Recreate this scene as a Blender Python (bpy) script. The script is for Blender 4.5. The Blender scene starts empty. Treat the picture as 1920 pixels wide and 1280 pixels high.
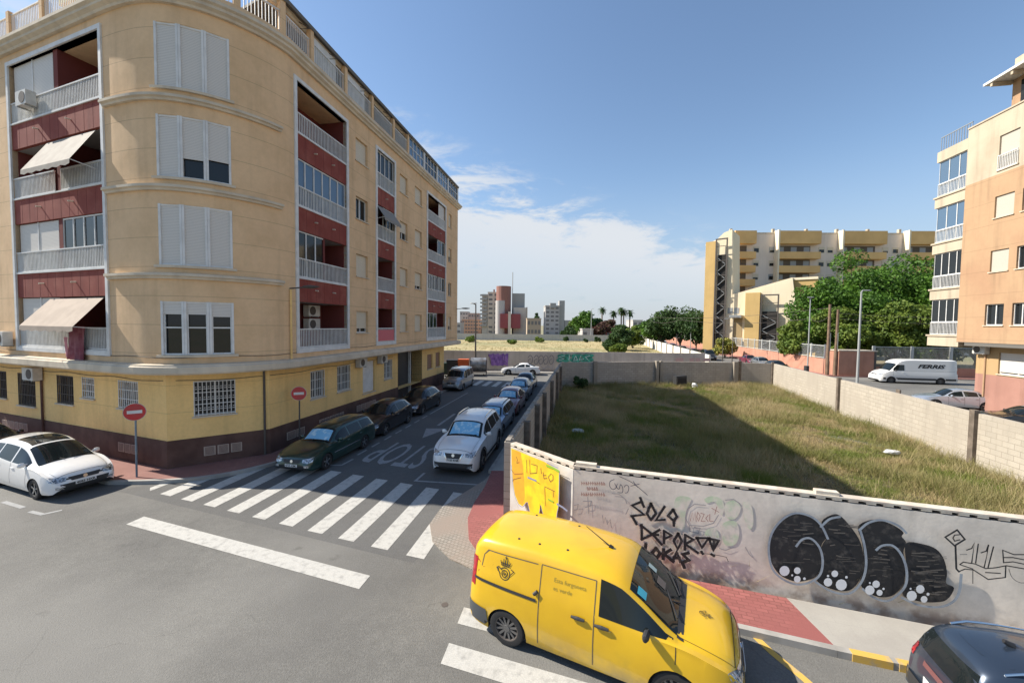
import bpy, bmesh, math, random
import numpy as np
from mathutils import Vector, Matrix
from mathutils.bvhtree import BVHTree
R = math.radians
rnd = random.Random(7)
SC = bpy.context.scene
COL = SC.collection.objects

# ---------------------------------------------------------------- camera
F, H = 740.0, 5.7                       # focal length in photo pixels, eye height in metres
PITCH, ROLL = math.atan(31 / 740.0), 0.0117
_cp, _sp, _c, _s = math.cos(PITCH), math.sin(PITCH), math.cos(ROLL), math.sin(ROLL)
CF = Vector((0, _cp, -_sp)); _r = Vector((1, 0, 0)); _u = Vector((0, _sp, _cp))
CR = _c * _r + _s * _u; CU = -_s * _r + _c * _u
cam = bpy.data.cameras.new('camera'); camo = bpy.data.objects.new('camera', cam); COL.link(camo)
cam.sensor_width = 36; cam.lens = F / 1920 * 36; cam.clip_start = .05; cam.clip_end = 8000
M3 = Matrix((CR, CU, -CF)).transposed().to_4x4(); M3.translation = Vector((0, 0, H)); camo.matrix_world = M3
SC.camera = camo

def ray(x, y):
    return CF + (x - 960) / F * CR + (640 - y) / F * CU
def G(x, y, z=0.0):
    "point of a level plane seen at a photo pixel"
    d = ray(x, y); t = (z - H) / d.z
    return (d.x * t, d.y * t)
def pr(X, Y, Z):
    v = Vector((X, Y, Z - H)); d = v.dot(CF)
    return (960 + F * v.dot(CR) / d, 640 - F * v.dot(CU) / d)

# ---------------------------------------------------------------- light
SUN_EL, SUN_AZ = 41.0, -79.5            # azimuth from +Y towards +X
sd = Vector((math.sin(R(SUN_AZ)) * math.cos(R(SUN_EL)), math.cos(R(SUN_AZ)) * math.cos(R(SUN_EL)), math.sin(R(SUN_EL))))
sun = bpy.data.lights.new('sun', 'SUN'); sun.energy = 4.8; sun.angle = R(.55); sun.color = (1, .93, .82)
suno = bpy.data.objects.new('sun', sun); COL.link(suno); suno.rotation_euler = sd.to_track_quat('Z', 'Y').to_euler()
suno.location = (-30, 5, 40)
W = bpy.data.worlds.new('World'); SC.world = W; W.use_nodes = True
nt = W.node_tree; N = nt.nodes; L = nt.links; N.clear()
out = N.new('ShaderNodeOutputWorld'); bg = N.new('ShaderNodeBackground'); L.new(bg.outputs[0], out.inputs[0])
sky = N.new('ShaderNodeTexSky'); sky.sky_type = 'NISHITA'; sky.sun_disc = False
sky.sun_elevation = R(SUN_EL); sky.sun_rotation = R(SUN_AZ); sky.air_density = 1.15; sky.dust_density = .25; sky.ozone_density = 2.4
sky.altitude = 10
bg.inputs[1].default_value = .10
# thin cloud bank low over the field
tc = N.new('ShaderNodeTexCoord'); sep = N.new('ShaderNodeSeparateXYZ'); L.new(tc.outputs['Generated'], sep.inputs[0])
mp = N.new('ShaderNodeMapping'); mp.inputs['Scale'].default_value = (3.2, 3.2, 11.0); mp.inputs['Location'].default_value = (.35, 0, .2)
L.new(tc.outputs['Generated'], mp.inputs[0])
nz = N.new('ShaderNodeTexNoise'); nz.inputs['Scale'].default_value = 1.7; nz.inputs['Detail'].default_value = 8; nz.inputs['Roughness'].default_value = .66; nz.inputs['Distortion'].default_value = .35
L.new(mp.outputs[0], nz.inputs['Vector'])
def ramp(inp, a, b, nodes=N, links=L, ea=0, eb=1):
    m = nodes.new('ShaderNodeMapRange'); m.interpolation_type = 'SMOOTHSTEP'
    m.inputs[1].default_value = a; m.inputs[2].default_value = b; m.inputs[3].default_value = ea; m.inputs[4].default_value = eb
    links.new(inp, m.inputs[0]); return m.outputs[0]
def mth(op, a, b, nodes=N, links=L):
    m = nodes.new('ShaderNodeMath'); m.operation = op
    for k, v in enumerate((a, b)):
        if isinstance(v, (int, float)): m.inputs[k].default_value = v
        elif v is not None: links.new(v, m.inputs[k])
    return m.outputs[0]
az = mth('DIVIDE', sep.outputs[0], mth('MAXIMUM', sep.outputs[1], .05))
hi = mth('SUBTRACT', .36, mth('MULTIPLY', mth('MAXIMUM', az, -.3), .30))     # top of the bank falls to the right
zz = mth('DIVIDE', sep.outputs[2], mth('MAXIMUM', hi, .02))
body = ramp(zz, 1.0, .55)
cl = mth('MULTIPLY', ramp(mth('ADD', nz.outputs[0], mth('MULTIPLY', body, .26)), .50, .68), ramp(zz, 1.12, .8))
cl = mth('MULTIPLY', cl, ramp(az, .95, .45))
cl = mth('MULTIPLY', cl, ramp(sep.outputs[1], .0, .3))
veil = mth('MULTIPLY', ramp(sep.outputs[2], .36, .0), .80)
tot = mth('MULTIPLY', mth('MULTIPLY', cl, .95), ramp(zz, .0, .75, ea=.25, eb=1.0))
mv = N.new('ShaderNodeMix'); mv.data_type = 'RGBA'; L.new(veil, mv.inputs[0]); L.new(sky.outputs[0], mv.inputs[6]); mv.inputs[7].default_value = (2.55, 3.0, 3.75, 1)
mx = N.new('ShaderNodeMix'); mx.data_type = 'RGBA'; L.new(tot, mx.inputs[0]); L.new(mv.outputs[2], mx.inputs[6]); mx.inputs[7].default_value = (4.5, 4.7, 4.95, 1)
L.new(mx.outputs[2], bg.inputs[0])
SC.view_settings.view_transform = 'Standard'; SC.view_settings.look = 'None'; SC.view_settings.exposure = 0.78; SC.view_settings.gamma = 1
SC.cycles.max_bounces = 6; SC.cycles.transparent_max_bounces = 8

# ---------------------------------------------------------------- materials
MATS = {}
def mat(name, col, rough=.8, col2=None, scale=1.5, contrast=(.35, .65), metal=0, coat=0, bump=0, bscale=30, spec=.5, fine=0, fscale=40, lines=None, brick=None, trans=0, ior=None, emit=None, zst=None, streak=0, cracks=0, spots=0, mott=0):
    if name in MATS: return MATS[name]
    m = bpy.data.materials.new(name); m.use_nodes = True; t = m.node_tree; n = t.nodes; l = t.links
    b = n['Principled BSDF']; b.inputs['Roughness'].default_value = rough; b.inputs['Metallic'].default_value = metal
    b.inputs['Coat Weight'].default_value = coat; b.inputs['Coat Roughness'].default_value = .04; b.inputs['Specular IOR Level'].default_value = spec
    c = n.new('ShaderNodeRGB'); c.outputs[0].default_value = (*col, 1); cur = c.outputs[0]
    geo = n.new('ShaderNodeNewGeometry'); pos = geo.outputs['Position']
    def mix(f, a, bcol, typ='MIX'):
        x = n.new('ShaderNodeMix'); x.data_type = 'RGBA'; x.blend_type = typ
        if isinstance(f, (int, float)): x.inputs[0].default_value = f
        else: l.new(f, x.inputs[0])
        l.new(a, x.inputs[6])
        if isinstance(bcol, tuple): x.inputs[7].default_value = (*bcol, 1)
        else: l.new(bcol, x.inputs[7])
        return x.outputs[2]
    def noise(sc, det=5, vec=pos, ro=.55):
        x = n.new('ShaderNodeTexNoise'); x.inputs['Scale'].default_value = sc; x.inputs['Detail'].default_value = det; x.inputs['Roughness'].default_value = ro
        l.new(vec, x.inputs['Vector']); return x.outputs[0]
    if brick:
        bw, bh, mort, mc, use_uv, ang, cvar = brick
        if use_uv:
            u = n.new('ShaderNodeUVMap'); vec = u.outputs[0]
        else:
            mpp = n.new('ShaderNodeMapping'); mpp.inputs['Rotation'].default_value = (0, 0, ang); l.new(pos, mpp.inputs[0]); vec = mpp.outputs[0]
        bt = n.new('ShaderNodeTexBrick'); l.new(vec, bt.inputs['Vector']); bt.inputs['Scale'].default_value = 1
        bt.inputs['Brick Width'].default_value = bw; bt.inputs['Row Height'].default_value = bh; bt.inputs['Mortar Size'].default_value = mort; bt.inputs['Mortar Smooth'].default_value = .3
        bt.inputs['Color1'].default_value = (*col, 1); bt.inputs['Color2'].default_value = (*[k * cvar for k in col], 1); bt.inputs['Mortar'].default_value = (*mc, 1)
        cur = bt.outputs[0]
    if col2:
        cur = mix(ramp(noise(scale, 6), contrast[0], contrast[1], n, l), cur, col2)
    if streak:
        mp2 = n.new('ShaderNodeMapping'); mp2.inputs['Scale'].default_value = (2.2, 2.2, .16); l.new(pos, mp2.inputs[0])
        cur = mix(ramp(noise(1.0, 6, mp2.outputs[0]), .46, .78, n, l, 0, streak), cur, tuple(k * .45 for k in col))
    if fine:
        cur = mix(ramp(noise(fscale, 3, ro=.7), .25, .75, n, l, 0, fine), cur, tuple(k * .35 for k in col))
    if mott:
        cur = mix(ramp(noise(4.5, 7, ro=.65), .35, .7, n, l, 0, mott), cur, tuple(k * .55 for k in col))
        cur = mix(ramp(noise(.12, 3), .4, .65, n, l, 0, mott), cur, tuple(k * 1.25 for k in col))
    if cracks:
        nv = n.new('ShaderNodeTexNoise'); nv.inputs['Scale'].default_value = 1.4; nv.inputs['Detail'].default_value = 5; l.new(pos, nv.inputs['Vector'])
        va = n.new('ShaderNodeVectorMath'); va.operation = 'MULTIPLY_ADD'; l.new(nv.outputs[1], va.inputs[0]); va.inputs[1].default_value = (1.1, 1.1, 1.1); l.new(pos, va.inputs[2])
        vo = n.new('ShaderNodeTexVoronoi'); vo.feature = 'DISTANCE_TO_EDGE'; vo.inputs['Scale'].default_value = .34; l.new(va.outputs[0], vo.inputs['Vector'])
        k = mth('MULTIPLY', ramp(vo.outputs['Distance'], .007, .002, n, l), ramp(noise(.7, 3), .45, .6, n, l, 0, cracks), n, l); cur = mix(k, cur, tuple(v * .3 for v in col))
    if spots:
        vs = n.new('ShaderNodeTexVoronoi'); vs.inputs['Scale'].default_value = .8; l.new(pos, vs.inputs['Vector'])
        k = mth('MULTIPLY', ramp(vs.outputs['Distance'], .16, .03, n, l, 0, spots), ramp(noise(5, 4), .4, .6, n, l), n, l); cur = mix(k, cur, tuple(v * .4 for v in col))
    if lines or zst:
        sp = n.new('ShaderNodeSeparateXYZ'); l.new(pos, sp.inputs[0])
    if lines:
        per, off, wd, amt = lines
        fr = mth('FRACT', mth('DIVIDE', mth('SUBTRACT', sp.outputs[2], off, n, l), per, n, l), None, n, l)
        k = mth('MULTIPLY', mth('LESS_THAN', fr, wd / per, n, l), amt, n, l)
        cur = mix(k, cur, tuple(v * .35 for v in col))
    if zst:
        z0, z1, sc_, amt = zst
        k = mth('MULTIPLY', ramp(sp.outputs[2], z1, z0, n, l), amt, n, l)
        k = mth('MULTIPLY', k, ramp(noise(3.0, 6), .38, .62, n, l), n, l)
        cur = mix(k, cur, sc_)
    l.new(cur, b.inputs['Base Color'])
    if bump:
        bp = n.new('ShaderNodeBump'); bp.inputs['Strength'].default_value = bump; bp.inputs['Distance'].default_value = .02
        l.new(noise(bscale, 4), bp.inputs['Height']); l.new(bp.outputs[0], b.inputs['Normal'])
    if trans: b.inputs['Transmission Weight'].default_value = trans
    if ior: b.inputs['IOR'].default_value = ior
    if emit: b.inputs['Emission Color'].default_value = (*emit[0], 1); b.inputs['Emission Strength'].default_value = emit[1]
    MATS[name] = m; return m
def s2l(*c):
    return tuple(((v / 255) / 12.92 if v <= 10 else (((v / 255) + .055) / 1.055) ** 2.4) for v in c)

# ---------------------------------------------------------------- mesh helper
class MB:
    def __init__(s): s.v = []; s.f = []; s.m = []; s.uv = []
    def face(s, pts, m=0, uv=None):
        i = len(s.v); s.v += [tuple(p) for p in pts]; s.f.append(tuple(range(i, i + len(pts)))); s.m.append(m); s.uv.append(uv)
    def grid(s, rows, m=0, wrap=False):
        i = len(s.v); nr, nc = len(rows), len(rows[0])
        for r in rows: s.v += [tuple(p) for p in r]
        for a in range(nr - 1):
            for b in range(nc if wrap else nc - 1):
                b2 = (b + 1) % nc
                s.f.append((i + a * nc + b, i + a * nc + b2, i + (a + 1) * nc + b2, i + (a + 1) * nc + b)); s.m.append(m); s.uv.append(None)
    def obox(s, o, a, b, c, m=0, uv=False):
        o, a, b, c = map(Vector, (o, a, b, c)); i = len(s.v)
        s.v += [tuple(o + a * x + b * y + c * z) for z in (0, 1) for y in (0, 1) for x in (0, 1)]
        fs = [(0, 2, 3, 1), (4, 5, 7, 6), (0, 1, 5, 4), (2, 6, 7, 3), (0, 4, 6, 2), (1, 3, 7, 5)]
        if a.cross(b).dot(c) < 0: fs = [f[::-1] for f in fs]
        for f in fs: s.f.append(tuple(i + k for k in f)); s.m.append(m); s.uv.append(None)
    def box(s, x0, x1, y0, y1, z0, z1, m=0):
        s.obox((x0, y0, z0), (x1 - x0, 0, 0), (0, y1 - y0, 0), (0, 0, z1 - z0), m)
    def tube(s, pts, r, n=8, m=0, cap=True):
        pts = [Vector(p) for p in pts]; rr = r if isinstance(r, (list, tuple)) else [r] * len(pts); rows = []
        for k, p in enumerate(pts):
            d = (pts[min(k + 1, len(pts) - 1)] - pts[max(k - 1, 0)]).normalized()
            a = d.cross(Vector((0, 0, 1)) if abs(d.z) < .9 else Vector((1, 0, 0))).normalized(); b = d.cross(a)
            rows.append([p + rr[k] * (math.cos(t) * a + math.sin(t) * b) for t in [2 * math.pi * j / n for j in range(n)]])
        s.grid(rows, m, True)
        if cap: s.face(rows[0], m); s.face(rows[-1][::-1], m)
    def disc(s, c, ax, r, h, n=20, m=0):
        c = Vector(c); ax = Vector(ax).normalized(); s.tube([c, c + ax * h], r, n, m)
    def prism(s, poly, z0, z1, m=0, mt=None):
        n = len(poly)
        s.face([(p[0], p[1], z1) for p in poly], m if mt is None else mt); s.face([(p[0], p[1], z0) for p in poly][::-1], m)
        for k in range(n):
            a, b = poly[k], poly[(k + 1) % n]; s.face([(a[0], a[1], z0), (b[0], b[1], z0), (b[0], b[1], z1), (a[0], a[1], z1)], m)
    def build(s, name, mats, parent=None, smooth=False, recalc=True):
        me = bpy.data.meshes.new(name); me.from_pydata(s.v, [], s.f)
        if not isinstance(mats, (list, tuple)): mats = [mats]
        for q in mats: me.materials.append(q)
        if len(mats) > 1: me.polygons.foreach_set('material_index', s.m)
        if any(u is not None for u in s.uv):
            ul = me.uv_layers.new(name='UVMap')
            for p, u in zip(me.polygons, s.uv):
                if u:
                    for li, c in zip(p.loop_indices, u): ul.data[li].uv = c
        if recalc:
            bm = bmesh.new(); bm.from_mesh(me)
            bmesh.ops.remove_doubles(bm, verts=bm.verts, dist=1e-5) if smooth else None
            bmesh.ops.recalc_face_normals(bm, faces=bm.faces); bm.to_mesh(me); bm.free()
        if smooth:
            me.polygons.foreach_set('use_smooth', [True] * len(me.polygons))
            try: me.set_sharp_from_angle(angle=R(38))
            except Exception: pass
        o = bpy.data.objects.new(name, me); COL.link(o)
        if parent:
            o.parent = parent
            o.matrix_parent_inverse = Matrix.Identity(4) if parent.get('_local') else PW[parent.name].inverted()
        PW[o.name] = PW[parent.name] if (parent and parent.get('_local')) else Matrix.Identity(4)
        if parent and parent.get('_local'): o['_local'] = 1
        return o
PW = {}
def tag(o, label=None, cat=None, group=None, kind=None):
    if label: o['label'] = label
    if cat: o['category'] = cat
    if group: o['group'] = group
    if kind: o['kind'] = kind
    return o
def thing(name, label, cat, loc=(0, 0, 0), rz=0, group=None, local=False):
    "Empty at the thing's base; local=True: its parts are modelled in its own coordinates"
    o = bpy.data.objects.new(name, None); COL.link(o); o.location = loc; o.rotation_euler = (0, 0, rz); o.empty_display_size = .3
    PW[o.name] = Matrix.Translation(Vector(loc)) @ Matrix.Rotation(rz, 4, 'Z')
    if local: o['_local'] = 1
    return tag(o, label, cat, group)
def copy_tree(o, parent=None):
    c = o.copy(); COL.link(c); c.parent = parent
    for ch in list(o.children): copy_tree(ch, c)
    return c
def struct(name, mb, m, **k):
    return tag(mb.build(name, m, **k), kind='structure')

class Fr:
    "a vertical plane: s along, o outwards, z up"
    def __init__(s, A, d, flip=False):
        s.A = Vector((A[0], A[1])); s.d = Vector((d[0], d[1])).normalized(); s.n = Vector((s.d.y, -s.d.x)) * (-1 if flip else 1)
    def P(s, a, o, z):
        q = s.A + s.d * a + s.n * o; return Vector((q.x, q.y, z))
    def box(s, mb, s0, s1, o0, o1, z0, z1, m=0):
        mb.obox(s.P(s0, o0, z0), (*(s.d * (s1 - s0)), 0), (*(s.n * (o1 - o0)), 0), (0, 0, z1 - z0), m)
    def W(s, x, y):
        v = ray(x, y); det = -s.d.x * v.y + v.x * s.d.y
        t = (s.A.x * s.d.y - s.A.y * s.d.x) / (v.x * s.d.y - v.y * s.d.x)
        q = Vector((v.x * t, v.y * t)) - s.A
        return (q.dot(s.d), H + t * v.z)
class Path:
    def __init__(s, pts):
        s.p = [Vector(q) for q in pts]; s.c = [0]
        for a, b in zip(s.p, s.p[1:]): s.c.append(s.c[-1] + (b - a).length)
        s.sn = [Vector(((b - a).y, -(b - a).x)).normalized() for a, b in zip(s.p, s.p[1:])]
        s.vn = [s.sn[0]] + [((a + b) / (1 + a.dot(b))) for a, b in zip(s.sn, s.sn[1:])] + [s.sn[-1]]
    def P(s, a, o, z):
        for k in range(len(s.sn)):
            if a <= s.c[k + 1] + 1e-6 or k == len(s.sn) - 1: break
        t = (a - s.c[k]) / (s.c[k + 1] - s.c[k]); q = s.p[k].lerp(s.p[k + 1], t)
        if s.c[k + 1] - s.c[k] > 1.0 and a - s.c[k] > .01 and s.c[k + 1] - a > .01: q = q + s.sn[k] * o
        elif 0 <= t <= 1: q = q + s.vn[k].lerp(s.vn[k + 1], t) * o
        else: q = q + s.sn[k] * o
        return Vector((q.x, q.y, z))
    def find(s, px, z, a0, a1, n=600):
        best = None
        for k in range(n + 1):
            a = a0 + (a1 - a0) * k / n; e = abs(pr(*s.P(a, 0, z))[0] - px)
            if best is None or e < best[0]: best = (e, a)
        return best[1]
def path_wall(mb, P, s0, s1, z0, z1, holes=(), depth=.2, m=0, mr=None, o=0):
    cuts = P.c if isinstance(P, Path) else []
    S = sorted({s0, s1, *[c for c in cuts if s0 < c < s1], *[v for h in holes for v in h[:2] if s0 < v < s1]})
    Z = sorted({z0, z1, *[v for h in holes for v in h[2:4] if z0 < v < z1]})
    for a, b in zip(S, S[1:]):
        if b - a < 1e-4: continue
        for c, d in zip(Z, Z[1:]):
            ms, mz = (a + b) / 2, (c + d) / 2
            if any(h[0] < ms < h[1] and h[2] < mz < h[3] for h in holes): continue
            mb.face([P.P(a, o, c), P.P(b, o, c), P.P(b, o, d), P.P(a, o, d)], m, [(a, c), (b, c), (b, d), (a, d)])
    for h in holes:
        a, b, c, d = h[:4]; dp = h[4] if len(h) > 4 else depth; q = m if mr is None else mr
        SS = [v for v in S if a - 1e-6 <= v <= b + 1e-6]
        for u, v in zip(SS, SS[1:]):
            for z in (c, d): mb.face([P.P(u, o, z), P.P(v, o, z), P.P(v, o - dp, z), P.P(u, o - dp, z)], q)
        for u in (a, b): mb.face([P.P(u, o, c), P.P(u, o, d), P.P(u, o - dp, d), P.P(u, o - dp, c)], q)
def band(mb, P, s0, s1, prof, m=0):
    "sweep a closed (o,z) profile along a path"
    cuts = P.c if isinstance(P, Path) else []
    S = sorted({s0, s1, *[c for c in cuts if s0 < c < s1]})
    rows = [[P.P(a, o, z) for o, z in prof] for a in S]
    mb.grid(rows, m, True); mb.face(rows[0], m); mb.face(rows[-1][::-1], m)

def stroke(mb, fr, pts, w, off, m=0, closed=False):
    "flat painted line on a plane; pts are (s,z)"
    p = [Vector(q) for q in pts]
    if closed: p = p + [p[0]]
    q = [p[0]]
    for a in p[1:]:
        if (a - q[-1]).length > 1e-4: q.append(a)
    p = q
    if len(p) < 2: return
    Lf, Rt = [], []
    for k in range(len(p)):
        d0 = (p[k] - p[k - 1]).normalized() if k else (p[1] - p[0]).normalized()
        d1 = (p[k + 1] - p[k]).normalized() if k < len(p) - 1 else d0
        nn = Vector((-(d0 + d1).y, (d0 + d1).x))
        nn = nn.normalized() if nn.length > .1 else Vector((-d0.y, d0.x))
        sc = min(1.6, 1 / max(.3, nn.dot(Vector((-d0.y, d0.x)))))
        e = Vector((0, 0))
        if k == 0: e = -d0 * w * .4
        if k == len(p) - 1: e = d0 * w * .4
        Lf.append(p[k] + nn * w / 2 * sc + e); Rt.append(p[k] - nn * w / 2 * sc + e)
    for k in range(len(p) - 1):
        mb.face([fr.P(Lf[k].x, off, Lf[k].y), fr.P(Lf[k + 1].x, off, Lf[k + 1].y), fr.P(Rt[k + 1].x, off, Rt[k + 1].y), fr.P(Rt[k].x, off, Rt[k].y)], m)
def smooth_pts(pts, n=4, closed=False):
    P_ = [Vector(p) for p in pts]; o = []; N_ = len(P_)
    rng = range(N_ if closed else N_ - 1)
    for k in rng:
        a = P_[(k - 1) % N_] if (closed or k) else P_[0]; b = P_[k]; c = P_[(k + 1) % N_]; d = P_[(k + 2) % N_] if (closed or k < N_ - 2) else P_[-1]
        for j in range(n):
            t = j / n; o.append(.5 * ((2 * b) + (c - a) * t + (2 * a - 5 * b + 4 * c - d) * t * t + (3 * b - a - 3 * c + d) * t ** 3))
    if not closed: o.append(P_[-1])
    return o
def text_geo(body, size, shear=0, sx=1.0, bold=0):
    cu = bpy.data.curves.new('lettering', 'FONT'); cu.body = body; cu.size = size; cu.shear = shear; cu.offset = bold; cu.resolution_u = 3
    o = bpy.data.objects.new('lettering', cu); COL.link(o)
    dg = bpy.context.evaluated_depsgraph_get(); me = bpy.data.meshes.new_from_object(o.evaluated_get(dg))
    v = [(p.co.x * sx, p.co.y) for p in me.vertices]; f = [tuple(p.vertices) for p in me.polygons]
    bpy.data.objects.remove(o); bpy.data.curves.remove(cu); bpy.data.meshes.remove(me)
    return v, f
# ---------------------------------------------------------------- material library
m_tan = mat('tan_stucco', (.78, .535, .31), .92, (.69, .465, .26), .8, (.38, .72), bump=.25, bscale=60, lines=(1.05, .3, .022, .5), streak=.30, fine=.12, fscale=5)
m_tan2 = mat('ochre_stucco', (.92, .62, .25), .92, (.84, .56, .22), .6, (.4, .7), bump=.25, bscale=60, lines=(1.05, .1, .02, .4), streak=.3, fine=.15, fscale=9)
m_cream = mat('cream_moulding', (.66, .57, .44), .85, (.55, .47, .36), 1.2, bump=.1, streak=.35)
m_white = mat('white_paint', (.72, .71, .68), .55, (.62, .61, .58), 3)
m_shut = mat('shutter_white', (.66, .62, .56), .6, lines=(.055, 0, .012, .55))
m_shutcream = mat('shutter_cream', (.66, .58, .44), .6, lines=(.055, 0, .012, .55))
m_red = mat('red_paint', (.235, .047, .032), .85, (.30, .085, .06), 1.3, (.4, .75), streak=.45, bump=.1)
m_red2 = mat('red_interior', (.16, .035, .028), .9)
m_brown = mat('brown_socle', (.085, .042, .032), .85, (.125, .068, .052), 1.5, bump=.3, bscale=25, streak=.3)
m_glass = mat('window_glass', (.015, .018, .02), .05, spec=.45)
m_glassb = mat('blue_glass', (.08, .14, .22), .08, spec=.8)
m_black = mat('black_iron', (.02, .02, .022), .5)
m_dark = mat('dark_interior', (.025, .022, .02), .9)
m_grey = mat('grey_metal', (.33, .34, .34), .5, metal=.3)
m_ac = mat('ac_casing', (.60, .58, .53), .5, (.5, .48, .44), 4)
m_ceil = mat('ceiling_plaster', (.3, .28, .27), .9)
m_roofm = mat('dark_eave', (.14, .13, .115), .8)
m_asph = mat('asphalt', (.20, .193, .175), .93, (.13, .125, .118), .30, (.36, .68), bump=.6, bscale=45, fine=.62, fscale=26, cracks=.3, spots=.5, mott=.55)
m_asph2 = mat('dark_asphalt', (.14, .136, .128), .93, (.125, .122, .117), .4, (.4, .65), bump=.5, bscale=45, fine=.5, fscale=30, cracks=.3, mott=.3)
m_mark = mat('road_paint', (.52, .505, .465), .8, (.30, .29, .27), 6, (.46, .8), fine=.4, fscale=55)
m_mark2 = mat('worn_road_paint', (.33, .33, .325), .85, (.2, .2, .2), 4, (.5, .75), fine=.3, fscale=40)
m_ymark = mat('yellow_kerb_paint', (.60, .38, .08), .8, (.42, .33, .2), 4, (.5, .7))
m_redpave = mat('red_paving', (.37, .13, .115), .85, (.29, .095, .085), .8, brick=(.21, .105, .011, (.19, .065, .055), False, .315, .72), fine=.25, fscale=50)
m_redpave2 = mat('shaded_red_paving', (.31, .15, .125), .85, (.24, .11, .09), .8, brick=(.2, .1, .006, (.18, .08, .07), False, .315, .82), fine=.25, fscale=50)  # red paving with the corner building's shade toned into its colour
m_pinkpave = mat('pink_paving', (.40, .20, .165), .85, (.32, .15, .125), .8, brick=(.2, .1, .006, (.22, .12, .1), False, .3, .85), fine=.2, fscale=50)
m_conc = mat('pavement_concrete', (.40, .375, .33), .85, (.34, .315, .28), 1.2, brick=(.4, .4, .004, (.34, .32, .29), False, .3, .96), fine=.15, fscale=40)
m_cobble = mat('cobble_paving', (.33, .30, .26), .9, (.27, .22, .18), .9, brick=(.11, .11, .014, (.17, .15, .12), False, .5, .8), bump=.5)
m_kerb = mat('kerb_stone', (.37, .35, .32), .85, (.28, .265, .24), 2)
m_wallplaster = mat('wall_plaster', (.88, .78, .66), .93, (.74, .655, .555), .9, (.35, .7), bump=.12, bscale=14, streak=.35, fine=.2, fscale=6, zst=(.1, .45, (.34, .21, .14), .75))
m_block = mat('block_wall', (.46, .41, .335), .93, (.37, .325, .265), .45, (.35, .7), brick=(.46, .215, .012, (.27, .235, .19), True, 0, .86), bump=.4, bscale=18, streak=.3)
m_blockd = mat('grey_block_wall', (.46, .41, .345), .93, (.36, .32, .27), .6, (.35, .7), brick=(.46, .215, .012, (.22, .195, .165), True, 0, .82), bump=.4, bscale=18, streak=.25)
m_post = mat('concrete_post', (.12, .095, .072), .95, (.20, .16, .125), 3, (.4, .7), bump=.5, bscale=20)
m_soil = mat('lot_soil', (.10, .085, .04), .97, (.19, .145, .08), .35, (.35, .7), bump=.6, bscale=8, fine=.3, fscale=6)
m_dry = mat('dry_field', (.46, .37, .185), .97, (.30, .28, .13), .06, (.42, .62), bump=.8, bscale=2, fine=.35, fscale=.8)
m_ground = mat('far_ground', (.30, .25, .16), .97, (.20, .2, .1), .02)
m_pinkwall = mat('pink_wall', (.48, .245, .17), .9, (.41, .205, .14), .7, streak=.3, bump=.2)
m_yelb = mat('ochre_balcony', (.80, .50, .20), .9, (.70, .43, .17), .3)
m_metal = mat('galvanised_pole', (.42, .43, .42), .45, metal=.4)
m_wood = mat('wooden_pole', (.16, .10, .065), .9, (.22, .15, .1), 2, streak=.4)
m_rust = mat('dark_pole', (.09, .075, .065), .7)
m_tyre = mat('tyre_rubber', (.022, .022, .023), .85)
m_rim = mat('alloy_rim', (.40, .41, .42), .3, metal=.8)
m_rimd = mat('steel_rim', (.17, .165, .16), .5, metal=.5)
m_plas = mat('black_plastic', (.03, .031, .033), .6)
m_plasg = mat('grey_plastic', (.075, .08, .085), .65)
m_cglass = mat('car_glass', (.010, .014, .015), .03, spec=.5)
m_skyrefl = mat('painted_sky_reflection', (.20, .48, .68), .3, (.5, .68, .75), 5, (.5, .62), coat=.6)  # sky mirrored in the windscreens, painted as a blue sheet
m_lampc = mat('headlamp_glass', (.55, .58, .6), .08, (.2, .21, .22), 18, (.45, .55), metal=.4, coat=1)
m_lampr = mat('tail_lamp', (.42, .012, .02), .12, (.25, .005, .01), 14, coat=1)
m_chrome = mat('chrome_trim', (.7, .71, .72), .15, metal=1)
m_plate = mat('number_plate', (.68, .68, .66), .5)
m_yel = mat('yellow_panel', (.62, .42, .17), .9, (.56, .38, .15), .3, streak=.15)
m_creamw = mat('cream_wall', (.86, .74, .53), .9, (.80, .68, .48), .2, streak=.2)
m_beige = mat('beige_block_wall', (.76, .66, .56), .9, (.68, .59, .5), .15, streak=.2)
m_orange = mat('orange_stucco', (.44, .285, .165), .92, (.40, .24, .14), .45, (.35, .75), lines=(1.55, .4, .03, .35), streak=.45, bump=.15, fine=.1, fscale=3)
m_pale = mat('pale_stucco', (.50, .42, .31), .92, (.41, .335, .24), .5, (.4, .8), streak=.5)
m_pinkst = mat('pink_stucco', (.38, .20, .155), .92, (.33, .17, .13), .5, streak=.4)
m_canvas = mat('awning_canvas', (.40, .365, .31), .85, (.34, .30, .255), 2.5)
m_bark = mat('bark', (.12, .085, .06), .95, (.2, .15, .1), 5)
def leafmat(name, a, b, sc=.55):
    m = mat(name, a, .6, b, sc, (.38, .62), spec=.3); n = m.node_tree.nodes; l = m.node_tree.links
    p = n['Principled BSDF']; tr = n.new('ShaderNodeBsdfTranslucent'); src = p.inputs['Base Color'].links[0].from_socket
    l.new(src, tr.inputs[0]); ms = n.new('ShaderNodeMixShader'); ms.inputs[0].default_value = .3
    l.new(p.outputs[0], ms.inputs[1]); l.new(tr.outputs[0], ms.inputs[2]); l.new(ms.outputs[0], n['Material Output'].inputs[0]); return m
m_leaf = leafmat('leaf_green', (.10, .205, .022), (.055, .125, .018))
m_leafd = leafmat('leaf_dark', (.035, .075, .02), (.06, .11, .03))
m_leafo = leafmat('leaf_olive', (.165, .22, .035), (.09, .145, .022))
m_leafp = leafmat('leaf_purple', (.12, .055, .045), (.08, .06, .03))
m_grassm = leafmat('grass_blades', (.16, .20, .035), (.42, .33, .17), .5)
m_grasst = leafmat('tall_weed', (.44, .355, .19), (.20, .20, .06), .25)
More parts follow.
